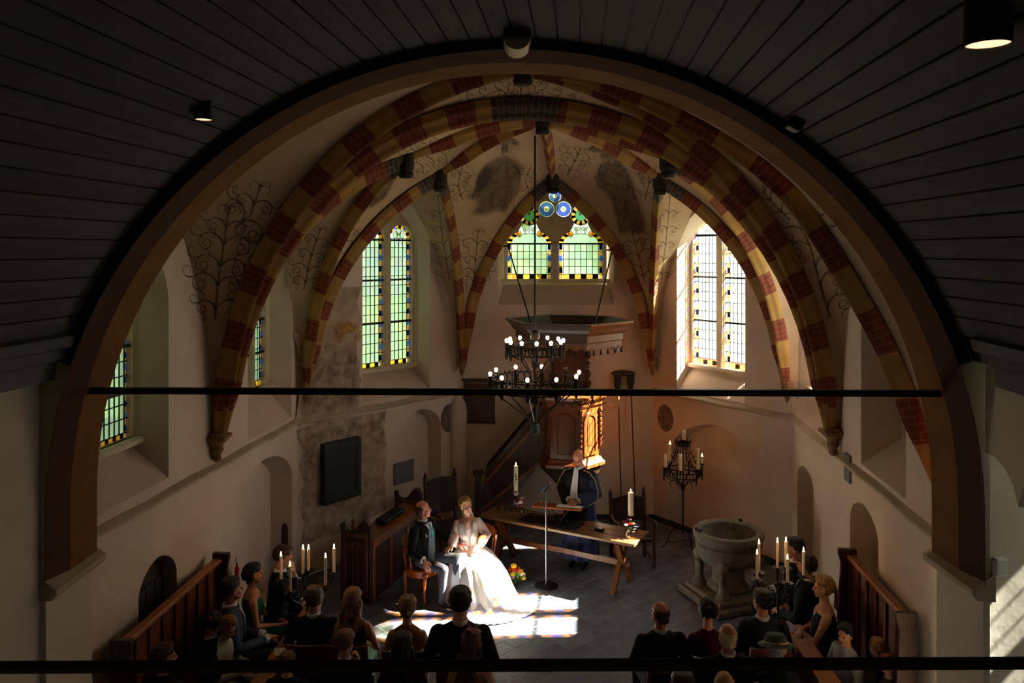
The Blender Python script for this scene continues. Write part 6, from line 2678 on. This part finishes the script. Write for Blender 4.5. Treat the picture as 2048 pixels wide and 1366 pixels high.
# bouquet on the floor
t = thing('bouquet', 'bright bouquet of red, yellow and white flowers lying on the floor by the gown', 'bouquet', FL(1030, 1170))
rg = random.Random(12)
cols = [f_red, f_org, f_yel, f_white, f_lil, f_mag, f_pink, f_yel, f_red]
for i in range(16):
    a, b_ = rg.uniform(0, 2 * PI), rg.uniform(0, 1)
    q = Vector((math.cos(a) * .13 * math.sqrt(b_), math.sin(a) * .09 * math.sqrt(b_), .12 + .13 * (1 - b_) + rg.uniform(-.03, .05)))
    r = rg.uniform(.028, .044)
    g = G()
    for k in range(7):
        c_ = 2 * PI * k / 7
        g.ellip(q + Vector((math.cos(c_) * r * .6, math.sin(c_) * r * .4 - r * .1, math.sin(c_) * r * .35)), (r * .5, r * .4, r * .42), 0, 7, 5)
    g.ellip(q + Vector((0, -r * .2, r * .15)), (r * .45, r * .4, r * .4), 0, 7, 5)
    g.build('blossom', [cols[i % 9]], t, True)
g = G()
for i in range(70):
    a, b_ = rg.uniform(0, 2 * PI), rg.uniform(.3, 1.2)
    p0 = Vector((math.cos(a) * .06, math.sin(a) * .04, .10))
    p1 = Vector((math.cos(a) * .17 * b_, math.sin(a) * .12 * b_, .10 + rg.uniform(-.06, .16)))
    s_ = (p1 - p0).cross(Vector((rg.random(), rg.random(), 1))).normalized() * .010
    m_ = p0.lerp(p1, .6)
    g.add([p0, m_ + s_, p1, m_ - s_, m_ + Vector((0, 0, .006))], [(0, 1, 4), (1, 2, 4), (2, 3, 4), (3, 0, 4)])
o = g.build('foliage', [mat('bouquet_leaf', srgb(86, 118, 48), .7, var=.3, scale=20)], t)
o['kind'] = 'stuff'
g = G()
for k in range(6):
    g.tube([(0.0 + .01 * k, .01, .09), (.03 * k - .08, .12, .02)], .004, 5)
g.build('stems', [leaf_dk], t)


# -- robed official
def robe_extra(t, Tm, H, hp):
    nv = mat('navy_robe', srgb(24, 38, 84), .7, var=.1, scale=9, bump=.15, bscale=16, sheen=.2)
    bk = mat('black_robe', srgb(18, 19, 24), .75, var=.1, scale=9)
    g = G()
    n = 48
    rings = []
    for z, rx, ry, fa in ((1.40, .16, .10, 0), (1.34, .215, .14, .0), (1.20, .235, .165, .004), (.98, .225, .17, .008), (.70, .25, .20, .014), (.40, .27, .225, .020), (.16, .285, .245, .024)):
        rings.append([((rx + fa * math.sin(11 * 2 * PI * k / n)) * math.cos(2 * PI * k / n), .01 + (ry + fa * math.sin(11 * 2 * PI * k / n)) * math.sin(2 * PI * k / n), z) for k in range(n)])
    g.loft(rings, caps=False)
    g.build('robe', [nv], t, True)
    g = G()
    for s_ in (-1, 1):
        vs_ = []
        for i in range(10):
            z = .66 + .76 * i / 9
            for j in range(5):
                x = s_ * (.035 + .135 * j / 4)
                ry = .205 - (.05 * max(0, (z - .9)) / .5)
                vs_.append((x, .016 + ry * math.sqrt(max(.05, 1 - (x / .26) ** 2)) * (1 if z < 1.3 else .86), z))
        g.add(vs_, [(i * 5 + j, i * 5 + j + 1, (i + 1) * 5 + j + 1, (i + 1) * 5 + j) for i in range(9) for j in range(4)])
    o_ = g.build('robe_facing', [bk], t, True)
    o_.modifiers.new('thick', 'SOLIDIFY').thickness = .008
    for k, nm in ((-1, 'l'), (1, 'r')):
        S, E, Wv = Vector((k * .185, 0, 1.37)), Vector(OP[nm + 'el']), Vector(OP[nm + 'wr'])
        g = G()
        g.tube([S + Vector((0, 0, .01)), S.lerp(E, .5), E + Vector((0, -.01, 0)), E.lerp(Wv, .5) + Vector((0, 0, -.02)), E.lerp(Wv, .80) + Vector((0, 0, -.02))], [.082, .088, .098, .105, .108], 18)
        g.build('wide_sleeve', [nv if k < 0 else bk], t, True)
        g = G()
        pts = [(k * .10, .10, 1.455), (k * .19, .095, 1.435), (k * .275, .085, 1.33), (k * .335, .11, 1.17), (k * .335, .16, 1.05), (k * .25, .25, 1.0)]
        g.tube(pts, .0065, 6)
        g.build('gold_piping', [mat('gold_braid', srgb(176, 150, 84), .5)], t, True)
    g = G()
    vs_ = []
    for i in range(13):
        z = 1.06 + .42 * i / 12
        w_ = .062 - .026 * i / 12
        for j in range(7):
            x = w_ * (j / 6 * 2 - 1)
            vs_.append((x, .222 - .085 * max(0, (z - 1.18)) / .3 + .004 * math.cos(j * PI) , z))
    g.add(vs_, [(i * 7 + j, i * 7 + j + 1, (i + 1) * 7 + j + 1, (i + 1) * 7 + j) for i in range(12) for j in range(6)])
    o_ = g.build('white_jabot', [SHIRT], t, False)
    o_.modifiers.new('thick', 'SOLIDIFY').thickness = .006
    g = G(Tm)
    g.lathe([(.060, .50), (.072, .51), (.068, .555), (.060, .56)], n=16, caps=False)
    g.build('collar', [SHIRT], t, True)


OP = {'lel': (-.27, .02, 1.12), 'lwr': (-.05, .24, 1.02), 'lhd': (.6, .6, -.2), 'lup': (-.2, .8, .6), 'lcu': .8, 'rel': (.27, .02, 1.12), 'rwr': (.05, .26, 1.03), 'rhd': (-.6, .6, -.2), 'rup': (.2, .8, .6), 'rcu': .8}
op_ = FL(1160, 1131)
person('bald official in navy robe with white jabot standing behind the table, head bowed', (op_.x, op_.y, 0), 152, stand=True, s=1.03, top=cloth('under_robe', (22, 24, 34)), shirt=SHIRT, skin='rosy', hair='bald', hcol=hairm('shaved', (120, 92, 76)), lean=4, nod=27, turn=4,
       pose=OP, fine=True, group='officials', extra=robe_extra, dress=True)


# -- guests
def head_place(px, py, zh):
    return P(px, py, (EYE - zh) * FPX / (py - HZ))


def fascinator(t, Tm, H, hp):
    fm = mat('pink_feather', srgb(206, 150, 140), .8)
    rg = random.Random(2)
    g = G(H)
    for i in range(12):
        a, b_ = rg.uniform(0, 2 * PI), rg.uniform(.2, 1)
        g.ellip((.03 + .05 * b_ * math.cos(a), -.03 + .04 * b_ * math.sin(a), .135 + .02 * rg.random()), (.032, .024, .014), 0, 8, 5, Matrix.Rotation(rg.uniform(-.7, .7), 3, 'X'))
    fo = g.build('fascinator', [fm], t, True)
    g = G(H)
    for i in range(9):
        a = rg.uniform(0, PI)
        g.tube([(.04, -.03, .14), (.05 + .05 * math.cos(a), -.05, .18), (.06 + .10 * math.cos(a), -.04, .19 + .06 * math.sin(a))], [.004, .007, .001], 5)
    g.build('feathers', [fm], fo)


def felt_hat(t, Tm, H, hp):
    g = G(H)
    g.lathe([(.17, .04), (.175, .05), (.115, .065), (.105, .11), (.085, .145), (.02, .155)], (0, -.01, 0), 24)
    fo = g.build('felt_hat', [mat('grey_felt', srgb(84, 92, 94), .95)], t, True)
    g = G(H)
    g.lathe([(.119, .06), (.121, .072), (.113, .078)], (0, -.01, 0), 24, caps=False)
    g.build('hat_band', [mat('pale_ribbon', srgb(190, 184, 172), .7)], fo, True)


def flower_clip(t, Tm, H, hp):
    g = G(H)
    for k in range(6):
        g.ellip((.03 + .012 * math.cos(k), -.15, .0 + .012 * math.sin(k)), (.011, .009, .011), 0, 7, 5)
    g.build('hair_flower', [f_white], t, True)


def corsage(t, Tm, H, hp):
    g = G(Tm)
    for k in range(7):
        g.ellip((.09 + .02 * math.cos(k * 2.2), .135, .33 + .02 * math.sin(k * 2.2)), (.014, .012, .014), k % 2, 7, 5)
    g.build('corsage', [f_white, leaf_pale], t, True)


def gold_brooch(t, Tm, H, hp):
    g = G(Tm)
    for k in range(6):
        g.ellip((-.06 + .014 * math.cos(k), .15, .30 - .02 * k), (.012, .010, .016), 0, 7, 5)
    g.build('yellow_corsage', [f_yel], t, True)


def row(label, px, py, zh=1.27, chair=None, face=0, **k):
    s_ = k.pop('s', 1.0)
    h = head_place(px, py, zh)
    fr = math.radians(face)
    fwd = Vector((-math.sin(fr), math.cos(fr), 0))
    ln = math.radians(k.get('lean', 0))
    base = Vector((h.x, h.y, 0)) - fwd * (.022 + .67 * math.sin(ln)) * s_
    seat_ = zh - .695 * s_ * math.cos(ln) - .085 * s_ - .02
    person(label, (base.x, base.y, 0), face, s=s_, seat=max(.30, min(.62, seat_)), **k)
    if chair:
        guest_chair(base.x, base.y - .02, fr, chair)


# left pew
row('man in dark suit on the left pew wiping his eye with his hand', 567, 1107, 1.36, face=-72, top=navy_s, shirt=SHIRT, tie=teal, hair='short', hcol=brown_h, turn=-4, nod=6, lean=6,
    pose={'rel': (.24, .22, .88), 'rwr': (.10, .20, 1.16), 'rhd': (-.35, -.1, .9), 'rup': (.4, .8, 0), 'rcu': .8})
row('woman in green sleeveless dress with dark curled hair on the left pew', 507, 1141, 1.30, face=-66, fem=True, s=.97, top=cloth('emerald_dress', (20, 98, 62)), legs=cloth('emerald_dress', (20, 98, 62)), skin='tan', hair='updo', hcol=dark_h, sleeves=False, turn=4,
    pose={'lwr': (-.04, .36, .68), 'rwr': (.04, .36, .68)}, extra=corsage, dress=True, open_neck=True)
row('young man in slate blue suit with teal tie on the left pew', 464, 1172, 1.32, face=-64, s=1.02, top=grey_s, shirt=SHIRT, tie=teal, skin='tan', hair='short', hcol=dark_h, turn=8, nod=-4, pose={'lwr': (-.03, .36, .70), 'rwr': (.05, .38, .70)})
row('small boy with curly fair hair and white shirt leaning on the left book rest', 455, 1248, 1.10, face=-96, s=.80, top=cloth('white_linen', (196, 194, 188)), skin='fair', hair='curly', hcol=hairm('curly_gold', (132, 82, 40)), nod=16, lean=10, turn=-10,
    pose={'lwr': (-.10, .40, .84), 'rwr': (.12, .38, .84), 'lel': (-.24, .16, .80), 'rel': (.26, .14, .80)})
row('curly dark-haired guest with teal tie half hidden behind the small boy', 424, 1240, 1.14, face=-60, s=.86, top=black_s, shirt=SHIRT, tie=teal, hair='curly', hcol=dark_h, turn=-6, nod=8)
row('guest with brown hair at the near end of the left pew', 330, 1306, 1.20, face=-30, s=.92, top=black_s, skin='tan', hair='short', hcol=brown_h, turn=-30)
# left rows, seen from behind
row('man with brown hair and dark navy suit seated behind the left candelabrum', 628, 1190, 1.27, 'wooden chair under the man in navy suit behind the left candelabrum', top=navy_s, shirt=SHIRT, hair='short', hcol=brown_h, turn=8)
row('woman with long blond hair half tied up and green dress', 706, 1192, 1.27, 'wooden chair under the woman with long blond hair', fem=True, top=cloth('moss_dress', (62, 76, 40)), legs=cloth('mint_skirt', (120, 168, 130)), hair='curlylong', hcol=hairm('long_blond', (146, 100, 46)), turn=-10, sleeves=False, dress=True)
row('woman with pinned-up blond hair and flower clip in a mustard dress', 815, 1207, 1.24, 'wooden chair under the woman in the mustard dress', fem=True, top=cloth('mustard_dress', (148, 98, 20)), hair='updo', hcol=hairm('ash_blond', (134, 104, 66)), sleeves=False, dress=True, extra=flower_clip)
row('broad man with short dark hair and black suit seated before the bride', 921, 1196, 1.46, 'wooden chair under the broad man before the bride', s=1.14, top=black_s, shirt=SHIRT, hair='short', hcol=dark_h, turn=-6)
row('boy with reddish hair resting his cheek on his hand in the second row', 690, 1278, 1.20, 'wooden chair under the boy resting his cheek', s=.92, top=cloth('dark_jacket', (28, 26, 34)), shirt=SHIRT, hair='short', hcol=red_h, turn=-24, nod=6, pose={'rel': (.22, .18, .78), 'rwr': (.13, .10, 1.02), 'rhd': (-.2, -.1, 1), 'rup': (.8, .2, 0), 'rcu': .7})
row('woman with long dark hair in the second row', 805, 1282, 1.22, 'wooden chair under the woman with long dark hair', fem=True, top=cloth('plum_dress', (52, 30, 44)), hair='long', hcol=hairm('dark_brown', (46, 28, 22)), skin='tan', dress=True)
row('woman with pink feather fascinator and bare shoulders in the second row', 942, 1278, 1.22, 'wooden chair under the woman with the feather fascinator', fem=True, top=cloth('rose_dress', (128, 84, 74)), hair='long', hcol=hairm('light_brown', (92, 62, 40)), sleeves=False, dress=True, open_neck=True, extra=fascinator)
row('child with light brown hair between the left pew and the second row', 575, 1318, 1.02, 'wooden chair under the child by the left book rest', s=.78, top=cloth('child_jacket', (38, 32, 30)), hair='short', hcol=hairm('child_brown', (96, 66, 36)), turn=-20)
# right rows
row('man with thinning hair, spectacles and dark suit right of the aisle', 1320, 1220, 1.25, 'wooden chair with curved rail under the man with spectacles', top=char_s, shirt=SHIRT, skin='rosy', hair='thin', hcol=hairm('thin_brown', (86, 56, 40)), turn=24, glasses=True, face=6)
row('woman with short dark hair and maroon dress in front of the font', 1415, 1215, 1.25, 'wooden chair under the woman in maroon', fem=True, top=cloth('maroon_dress', (74, 20, 26)), hair='curly', hcol=hairm('dark_bob', (34, 24, 20)), turn=10, dress=True)
row('man in dark suit with short hair beside the right candelabrum', 1524, 1196, 1.27, 'wooden chair under the man beside the right candelabrum', top=char_s, shirt=SHIRT, hair='short', hcol=dark_h, turn=30, skin='rosy')
row('old man with white-blond hair and navy jacket in the second row on the right', 1455, 1265, 1.22, 'wooden chair under the old man with white-blond hair', top=navy_s, shirt=SHIRT, skin='rosy', hair='thin', hcol=hairm('white_blond', (206, 176, 128)), turn=8)
row('woman in a round grey felt hat with pale band on the right', 1552, 1290, 1.18, 'wooden chair under the woman in the grey hat', fem=True, top=cloth('dark_green_coat', (26, 40, 36)), hair='short', hcol=grey_h, nod=14, extra=felt_hat, dress=True)
# right pew
row('man with black hair and dark suit at the far end of the right pew', 1588, 1090, 1.36, face=66, top=black_s, shirt=SHIRT, tie=cloth('grey_tie', (96, 104, 116)), skin='tan', hair='short', hcol=dark_h, turn=10)
row('man with cropped dark hair and dark green jacket on the right pew', 1612, 1124, 1.33, face=52, top=cloth('bottle_green', (24, 38, 32)), shirt=SHIRT, skin='tan', hair='short', hcol=hairm('cropped', (40, 28, 22)), turn=-10)
row('woman with fair ponytail in dark sleeveless dress, arms folded, on the right pew', 1646, 1168, 1.30, face=74, fem=True, top=cloth('navy_dress', (22, 26, 36)), skin='fair', hair='ponytail', hcol=blond_h, sleeves=False, turn=4, dress=True, open_neck=True, extra=gold_brooch,
    pose={'lel': (-.22, .12, .76), 'rel': (.22, .12, .76), 'lwr': (.06, .24, .76), 'rwr': (-.06, .26, .80), 'lhd': (1, .2, 0), 'rhd': (-1, .2, .1)})
row('small boy with dark hair and pale shirt on the right pew', 1690, 1262, 1.10, face=104, s=.80, top=cloth('pale_blue_shirt', (168, 178, 196)), hair='short', hcol=dark_h, turn=24, nod=4)
row('child with fair hair at the near end of the right pew', 1755, 1290, 1.06, face=40, s=.78, top=cloth('child_dark', (30, 28, 34)), hair='short', hcol=hairm('fair', (150, 112, 62)))
row('child with red-brown hair nearest on the right pew', 1776, 1322, 1.00, face=30, s=.76, top=cloth('child_dark', (30, 28, 34)), hair='short', hcol=hairm('red_brown', (140, 78, 44)))
# heads cut by the lower edge
row('guest with brown hair cut off by the lower edge right of the aisle', 1365, 1362, 1.22, 'wooden chair at the lower edge, right of the aisle', top=char_s, hair='short', hcol=brown_h)
row('guest with white hair cut off by the lower edge on the right', 1448, 1362, 1.22, 'wooden chair at the lower edge under the white-haired guest', top=char_s, hair='thin', hcol=grey_h)
run_jobs()
for f_ in FIN:
    f_()

# things left lying about
t = thing('order_of_service', 'white folded card lying on the left book rest', 'card', Vector((-2.34, 8.05, .785)), .3)
g = G()
g.add([(-.06, -.08, .002), (.06, -.08, .002), (.06, .08, .002), (-.06, .08, .002), (-.06, -.08, .012), (-.06, .08, .012), (.06, -.08, .001), (.06, .08, .001)], [(0, 1, 2, 3), (4, 6, 7, 5)])
g.build('folded_sheet', [white_paper], t)
t = thing('posy', 'small posy of cream and orange roses on the left book rest', 'flowers', Vector((-2.40, 7.72, .785)))
for k in range(5):
    g = G()
    for m_ in range(5):
        g.ellip((.03 * math.cos(k * 1.3) + .012 * math.cos(m_ * 1.25), .03 * math.sin(k * 1.3) + .012 * math.sin(m_ * 1.25), .035 + .004 * m_), (.016, .016, .014), 0, 7, 5)
    g.build('rose', [f_white if k % 2 else f_org], t, True)
g = G()
g.tube([(0, 0, .03), (-.08, -.05, .012)], .008, 6)
g.build('stems', [leaf_dk], t)
t = thing('order_of_service', 'lilac folded card held up at the end of the right book rest', 'card', Vector((2.98, 8.55, .785)), .5)
g = G()
g.add([(-.05, -.07, .0), (.05, -.07, .03), (.05, .07, .05), (-.05, .07, .02)], [(0, 1, 2, 3)])
g.add([(-.05, -.07, .0), (.05, -.07, .03), (.05, .07, .045), (-.05, .07, .015)], [(3, 2, 1, 0)])
g.build('folded_sheet', [mat('lilac_paper', srgb(190, 184, 214), .8)], t)

# ------------------------------------------------------------------ wall paintings: vines, saints, medallions, worn fresco
sv, sf = [], []
for vs_, fs in SCAN:
    o_ = len(sv)
    sv.extend(vs_)
    sf.extend([tuple(i + o_ for i in f) for f in fs])
BV = BVHTree.FromPolygons(sv, sf)
EYEP = Vector((0, 0, EYE))


def on_surface(px, py, lift=.006, dmin=6.8):
    d = P(px, py, 1.0) - EYEP
    st_ = EYEP + d * dmin
    h = BV.ray_cast(st_, d.normalized())
    if h[0] is None:
        return None
    n = h[1]
    if n.dot(d) > 0:
        n = -n
    return h[0] + n * lift, n


vine_m = faded_paint('vine_paint', srgb(104, 86, 68), .30, 14, .3, .62)
saint_m = faded_paint('saint_paint', srgb(100, 82, 70), .38, 7, .30, .75, True)
saint_d = faded_paint('saint_dark_paint', srgb(84, 69, 60), .35, 9, .32, .75, True)


def ribbon(g, pts, w0, w1):
    """painted stroke on the plaster following picture points"""
    prev = None
    L_, R2 = [], []
    n = len(pts)
    ok = []
    for i, (x, y) in enumerate(pts):
        r = on_surface(x, y)
        if r is None:
            continue
        ok.append((r[0], r[1], i / max(1, n - 1)))
    if len(ok) < 2:
        return
    vs_, fs = [], []
    for i, (p, nr_, f) in enumerate(ok):
        a, b = ok[max(0, i - 1)][0], ok[min(len(ok) - 1, i + 1)][0]
        d = b - a
        if d.length > 1.2 or d.length < 1e-6:
            return
        s_ = nr_.cross(d.normalized()) * (w0 + (w1 - w0) * f) * .5
        vs_ += [p + s_, p - s_]
    for i in range(len(ok) - 1):
        fs.append((2 * i, 2 * i + 1, 2 * i + 3, 2 * i + 2))
    g.add(vs_, fs)


def curl(x, y, ang, r, turn, n=16, amount=1.35):
    """spiral tendril: starts at (x, y) heading ang, winds to side turn"""
    pts = [(x, y)]
    a = ang
    st_ = r * .34
    for i in range(n):
        x += math.cos(a) * st_
        y += math.sin(a) * st_
        pts.append((x, y))
        a += turn * amount * .25 * (1 + i * .13)
        st_ *= .955
    return pts


def vine(name_pts, r, nb, wmul=1.0, seed=0, width=.05):
    """stem through given picture points with curling side shoots"""
    g = G()
    rg = random.Random(seed)
    pts = []
    for (x0, y0), (x1, y1) in zip(name_pts[:-1], name_pts[1:]):
        for i in range(8):
            pts.append((x0 + (x1 - x0) * i / 8, y0 + (y1 - y0) * i / 8))
    pts.append(name_pts[-1])
    ribbon(g, pts, width * .62, width * .4)
    for k in range(nb):
        f = (k + .6) / (nb + .3)
        i = min(len(pts) - 2, int(f * (len(pts) - 1)))
        x, y = pts[i]
        d = math.atan2(pts[i + 1][1] - y, pts[i + 1][0] - x)
        for sgn in (-1, 1):
            rr = r * (1.0 - .25 * abs(f - .5)) * rg.uniform(.8, 1.15)
            c = curl(x, y, d + sgn * .55, rr, sgn, 17)
            ribbon(g, c, width * .48, width * .22)
            j = c[5]
            d2 = math.atan2(c[6][1] - c[5][1], c[6][0] - c[5][0])
            ribbon(g, curl(j[0], j[1], d2 - sgn * .7, rr * .55, -sgn, 11), width * .36, width * .18)
            j = c[9]
            d2 = math.atan2(c[10][1] - c[9][1], c[10][0] - c[9][0])
            ribbon(g, curl(j[0], j[1], d2 - sgn * .8, rr * .38, -sgn, 9), width * .3, width * .16)
    for s_ in (-1, 0, 1):
        x, y = pts[-1]
        d = math.atan2(pts[-1][1] - pts[-2][1], pts[-1][0] - pts[-2][0])
        ribbon(g, curl(x, y, d + s_ * .6, r * .45, s_ or 1, 9), width * .4, width * .16)
    if g.v:
        o = g.build('painted_vine', [vine_m], vault)
        o['kind'] = 'stuff'


vine([(430, 638), (436, 560), (447, 490), (458, 420)], 37, 5, seed=1)
vine([(470, 455), (500, 430), (520, 375)], 34, 2, seed=2)
vine([(1660, 635), (1638, 560), (1620, 490), (1590, 430)], 40, 5, seed=3)
vine([(1580, 440), (1550, 410), (1530, 385)], 30, 2, seed=4)
vine([(1042, 205), (1042, 175), (1040, 150)], 18, 3, seed=5, width=.035)
for sx in (-1, 1):
    vine([(1042 + sx * 6, 205), (1042 + sx * 40, 178), (1042 + sx * 80, 195), (1042 + sx * 118, 205)], 14, 4, seed=6 + sx, width=.03)
vine([(946, 575), (950, 530), (956, 465)], 20, 4, seed=9, width=.04)
vine([(1290, 565), (1280, 520), (1266, 470)], 20, 4, seed=10, width=.04)
vine([(900, 560), (886, 480), (876, 395)], 15, 5, seed=11, width=.035)
vine([(1322, 560), (1332, 480), (1340, 395)], 13, 5, seed=12, width=.035)
vine([(608, 580), (620, 520), (640, 460)], 22, 4, seed=13, width=.04)
vine([(672, 520), (690, 480), (710, 440)], 14, 3, seed=14, width=.035)
vine([(800, 345), (830, 325), (860, 310), (890, 295)], 20, 4, seed=15, width=.035)
vine([(925, 400), (915, 370), (925, 330)], 15, 3, seed=16, width=.035)
vine([(1135, 350), (1150, 320), (1160, 300)], 18, 3, seed=17, width=.035)
vine([(1290, 400), (1300, 360), (1290, 330)], 14, 3, seed=18, width=.035)
vine([(1062, 330), (1050, 360), (1060, 390)], 13, 2, seed=19, width=.03)


def stain(poly, m_, step=7.0, name='faded_painting', lift=.008, par=None):
    """pigment area bounded by picture points, laid on the plaster"""
    xs, ys = [p[0] for p in poly], [p[1] for p in poly]
    ex = []
    x = min(xs)
    while x < max(xs):
        y = min(ys)
        while y < max(ys):
            if inside((x, y), poly):
                ex.append((x, y))
            y += step
        x += step
    V, T = tri_holes(poly, [], ex)
    pts = [on_surface(v.x, v.y, lift) for v in V]
    g = G()
    g.v = [tuple(p[0]) if p else (0, 0, 0) for p in pts]
    for f in T:
        if all(pts[i] for i in f) and max((pts[f[0]][0] - pts[f[k]][0]).length for k in (1, 2)) < .5:
            g.f.append(f)
            g.m.append(0)
    o = g.build(name, [m_], par or vault)
    at_ = o.data.attributes.new('feather', 'FLOAT', 'POINT')
    vals = []
    for v in V:
        dmin = 1e9
        for i in range(len(poly)):
            a, b = Vector(poly[i]), Vector(poly[(i + 1) % len(poly)])
            ab = b - a
            k = max(0, min(1, (v - a).dot(ab) / max(1e-9, ab.length_squared)))
            dmin = min(dmin, (v - a - ab * k).length)
        vals.append(min(1.0, dmin / (5.0 if max(xs) - min(xs) < 75 else 9.0)))
    at_.data.foreach_set('value', vals)
    return o


# two faded saints on the vault
stain([(952, 348), (966, 326), (990, 312), (1012, 308), (1034, 314), (1050, 330), (1046, 352), (1040, 372), (1034, 396), (1022, 414), (1012, 432), (994, 424), (972, 434), (938, 430), (950, 406), (930, 396), (946, 374)], saint_m)
stain([(985, 284), (1000, 272), (1025, 272), (1043, 284), (1035, 294), (1020, 290), (1020, 305), (1005, 308), (1000, 292), (988, 294)], saint_d)
stain([(950, 360), (968, 332), (992, 330), (985, 355), (962, 385), (948, 385)], saint_d, lift=.010)
stain([(1186, 348), (1198, 326), (1212, 318), (1238, 316), (1258, 334), (1272, 366), (1280, 396), (1294, 440), (1294, 466), (1276, 472), (1258, 466), (1236, 474), (1228, 440), (1222, 408), (1208, 388), (1190, 374)], saint_m)
stain([(1172, 298), (1185, 287), (1215, 287), (1238, 305), (1236, 325), (1222, 320), (1205, 322), (1200, 306), (1182, 306)], saint_d)
stain([(728, 410), (752, 372), (790, 340), (800, 345), (770, 400), (740, 418)], saint_m)

line_m = faded_paint('saint_line_paint', srgb(98, 80, 68), .05, 10, .35, .8)
g = G()
for st_ in ([(985, 286), (1000, 278), (1022, 277), (1042, 286)], [(1004, 294), (1004, 306), (1012, 314), (1022, 306), (1022, 292)], [(975, 330), (958, 352), (950, 378), (945, 398)],
            [(985, 334), (972, 360), (964, 390)], [(996, 332), (992, 362), (984, 400), (978, 428)], [(1012, 328), (1018, 362), (1010, 400), (1004, 424)], [(1032, 330), (1040, 356), (1030, 392), (1026, 424)],
            [(962, 345), (954, 360), (962, 372), (976, 366)], [(1188, 352), (1200, 372), (1222, 380), (1240, 376)], [(1205, 326), (1196, 344), (1206, 360)], [(1236, 326), (1254, 350), (1258, 376), (1246, 384)],
            [(1226, 388), (1234, 424), (1242, 464)], [(1246, 388), (1258, 426), (1266, 464)], [(1262, 370), (1276, 412), (1288, 456)], [(1176, 300), (1192, 290), (1216, 292), (1236, 308)],
            [(1202, 308), (1204, 320), (1214, 326), (1224, 318)], [(1240, 300), (1246, 314), (1240, 328)]):
    dn = []
    for a, b in zip(st_[:-1], st_[1:]):
        dn += [(a[0] + (b[0] - a[0]) * i / 4, a[1] + (b[1] - a[1]) * i / 4) for i in range(4)]
    ribbon(g, dn + [st_[-1]], .03, .015)
o = g.build('painted_outline', [line_m], vault)
o['kind'] = 'stuff'

# bare old plaster left showing on the left apse wall
raw = mat('worn_fresco', srgb(186, 166, 144), .95, scale=4.5, col2=srgb(150, 130, 114), bump=.6, bscale=14, detail=9, spec=.1)
raw2 = mat('worn_fresco_dark', srgb(188, 172, 152), .95, scale=6.5, col2=srgb(142, 126, 112), bump=.8, bscale=16, detail=9, spec=.1)
WSET = [((585, 664), (640, 660), (650, 640), (672, 575), (724, 572), (724, 640), (727, 700), (724, 760), (728, 822), (600, 846), (590, 842)), raw], \
       [((592, 862), (640, 842), (735, 828), (772, 822), (774, 900), (771, 985), (772, 1020), (690, 1062), (600, 1092), (594, 1000), (596, 930)), raw2]
for poly, m_ in WSET:
    o = stain(list(poly), m_, 16, 'worn_fresco', .006)
    o.parent = bpy.data.objects['wall_apse_left']
    o.matrix_parent_inverse = o.parent.matrix_world.inverted()
ochre_st = faded_paint('ochre_pigment', srgb(196, 140, 52), .1, 8, .36, .56, True)
dark_st = faded_paint('sooty_pigment', srgb(126, 108, 96), .0, 7, .42, .8, True)
for poly, m_ in (([(662, 650), (690, 640), (715, 645), (724, 665), (722, 690), (700, 672), (690, 668), (680, 690), (665, 680)], ochre_st), ([(585, 690), (640, 680), (724, 690), (724, 810), (600, 835)], dark_st),
                 ([(600, 870), (700, 840), (770, 835), (770, 900), (715, 880), (640, 890), (630, 1010), (600, 1050)], dark_st)):
    o = stain(poly, m_, 12, 'pigment', .010)
    o.parent = bpy.data.objects['wall_apse_left']
    o.matrix_parent_inverse = o.parent.matrix_world.inverted()
med = faded_paint('medallion_paint', srgb(112, 98, 88), .45, 12, .3, .6)
for (u_, z_), W, r, nm in ((WOL.hit(897, 836), WOL, .25, 'wall_apse_left'), (WOR.hit(1331, 836), WOR, .24, 'wall_apse_right')):
    g = G()
    g.add([W.at(u_ + r * .8 * math.cos(2 * PI * i / 28), -.006, z_ + r * math.sin(2 * PI * i / 28)) for i in range(28)], [tuple(range(28))])
    o = g.build('painted_medallion', [med])
    o.parent = bpy.data.objects[nm]
    o.matrix_parent_inverse = o.parent.matrix_world.inverted()
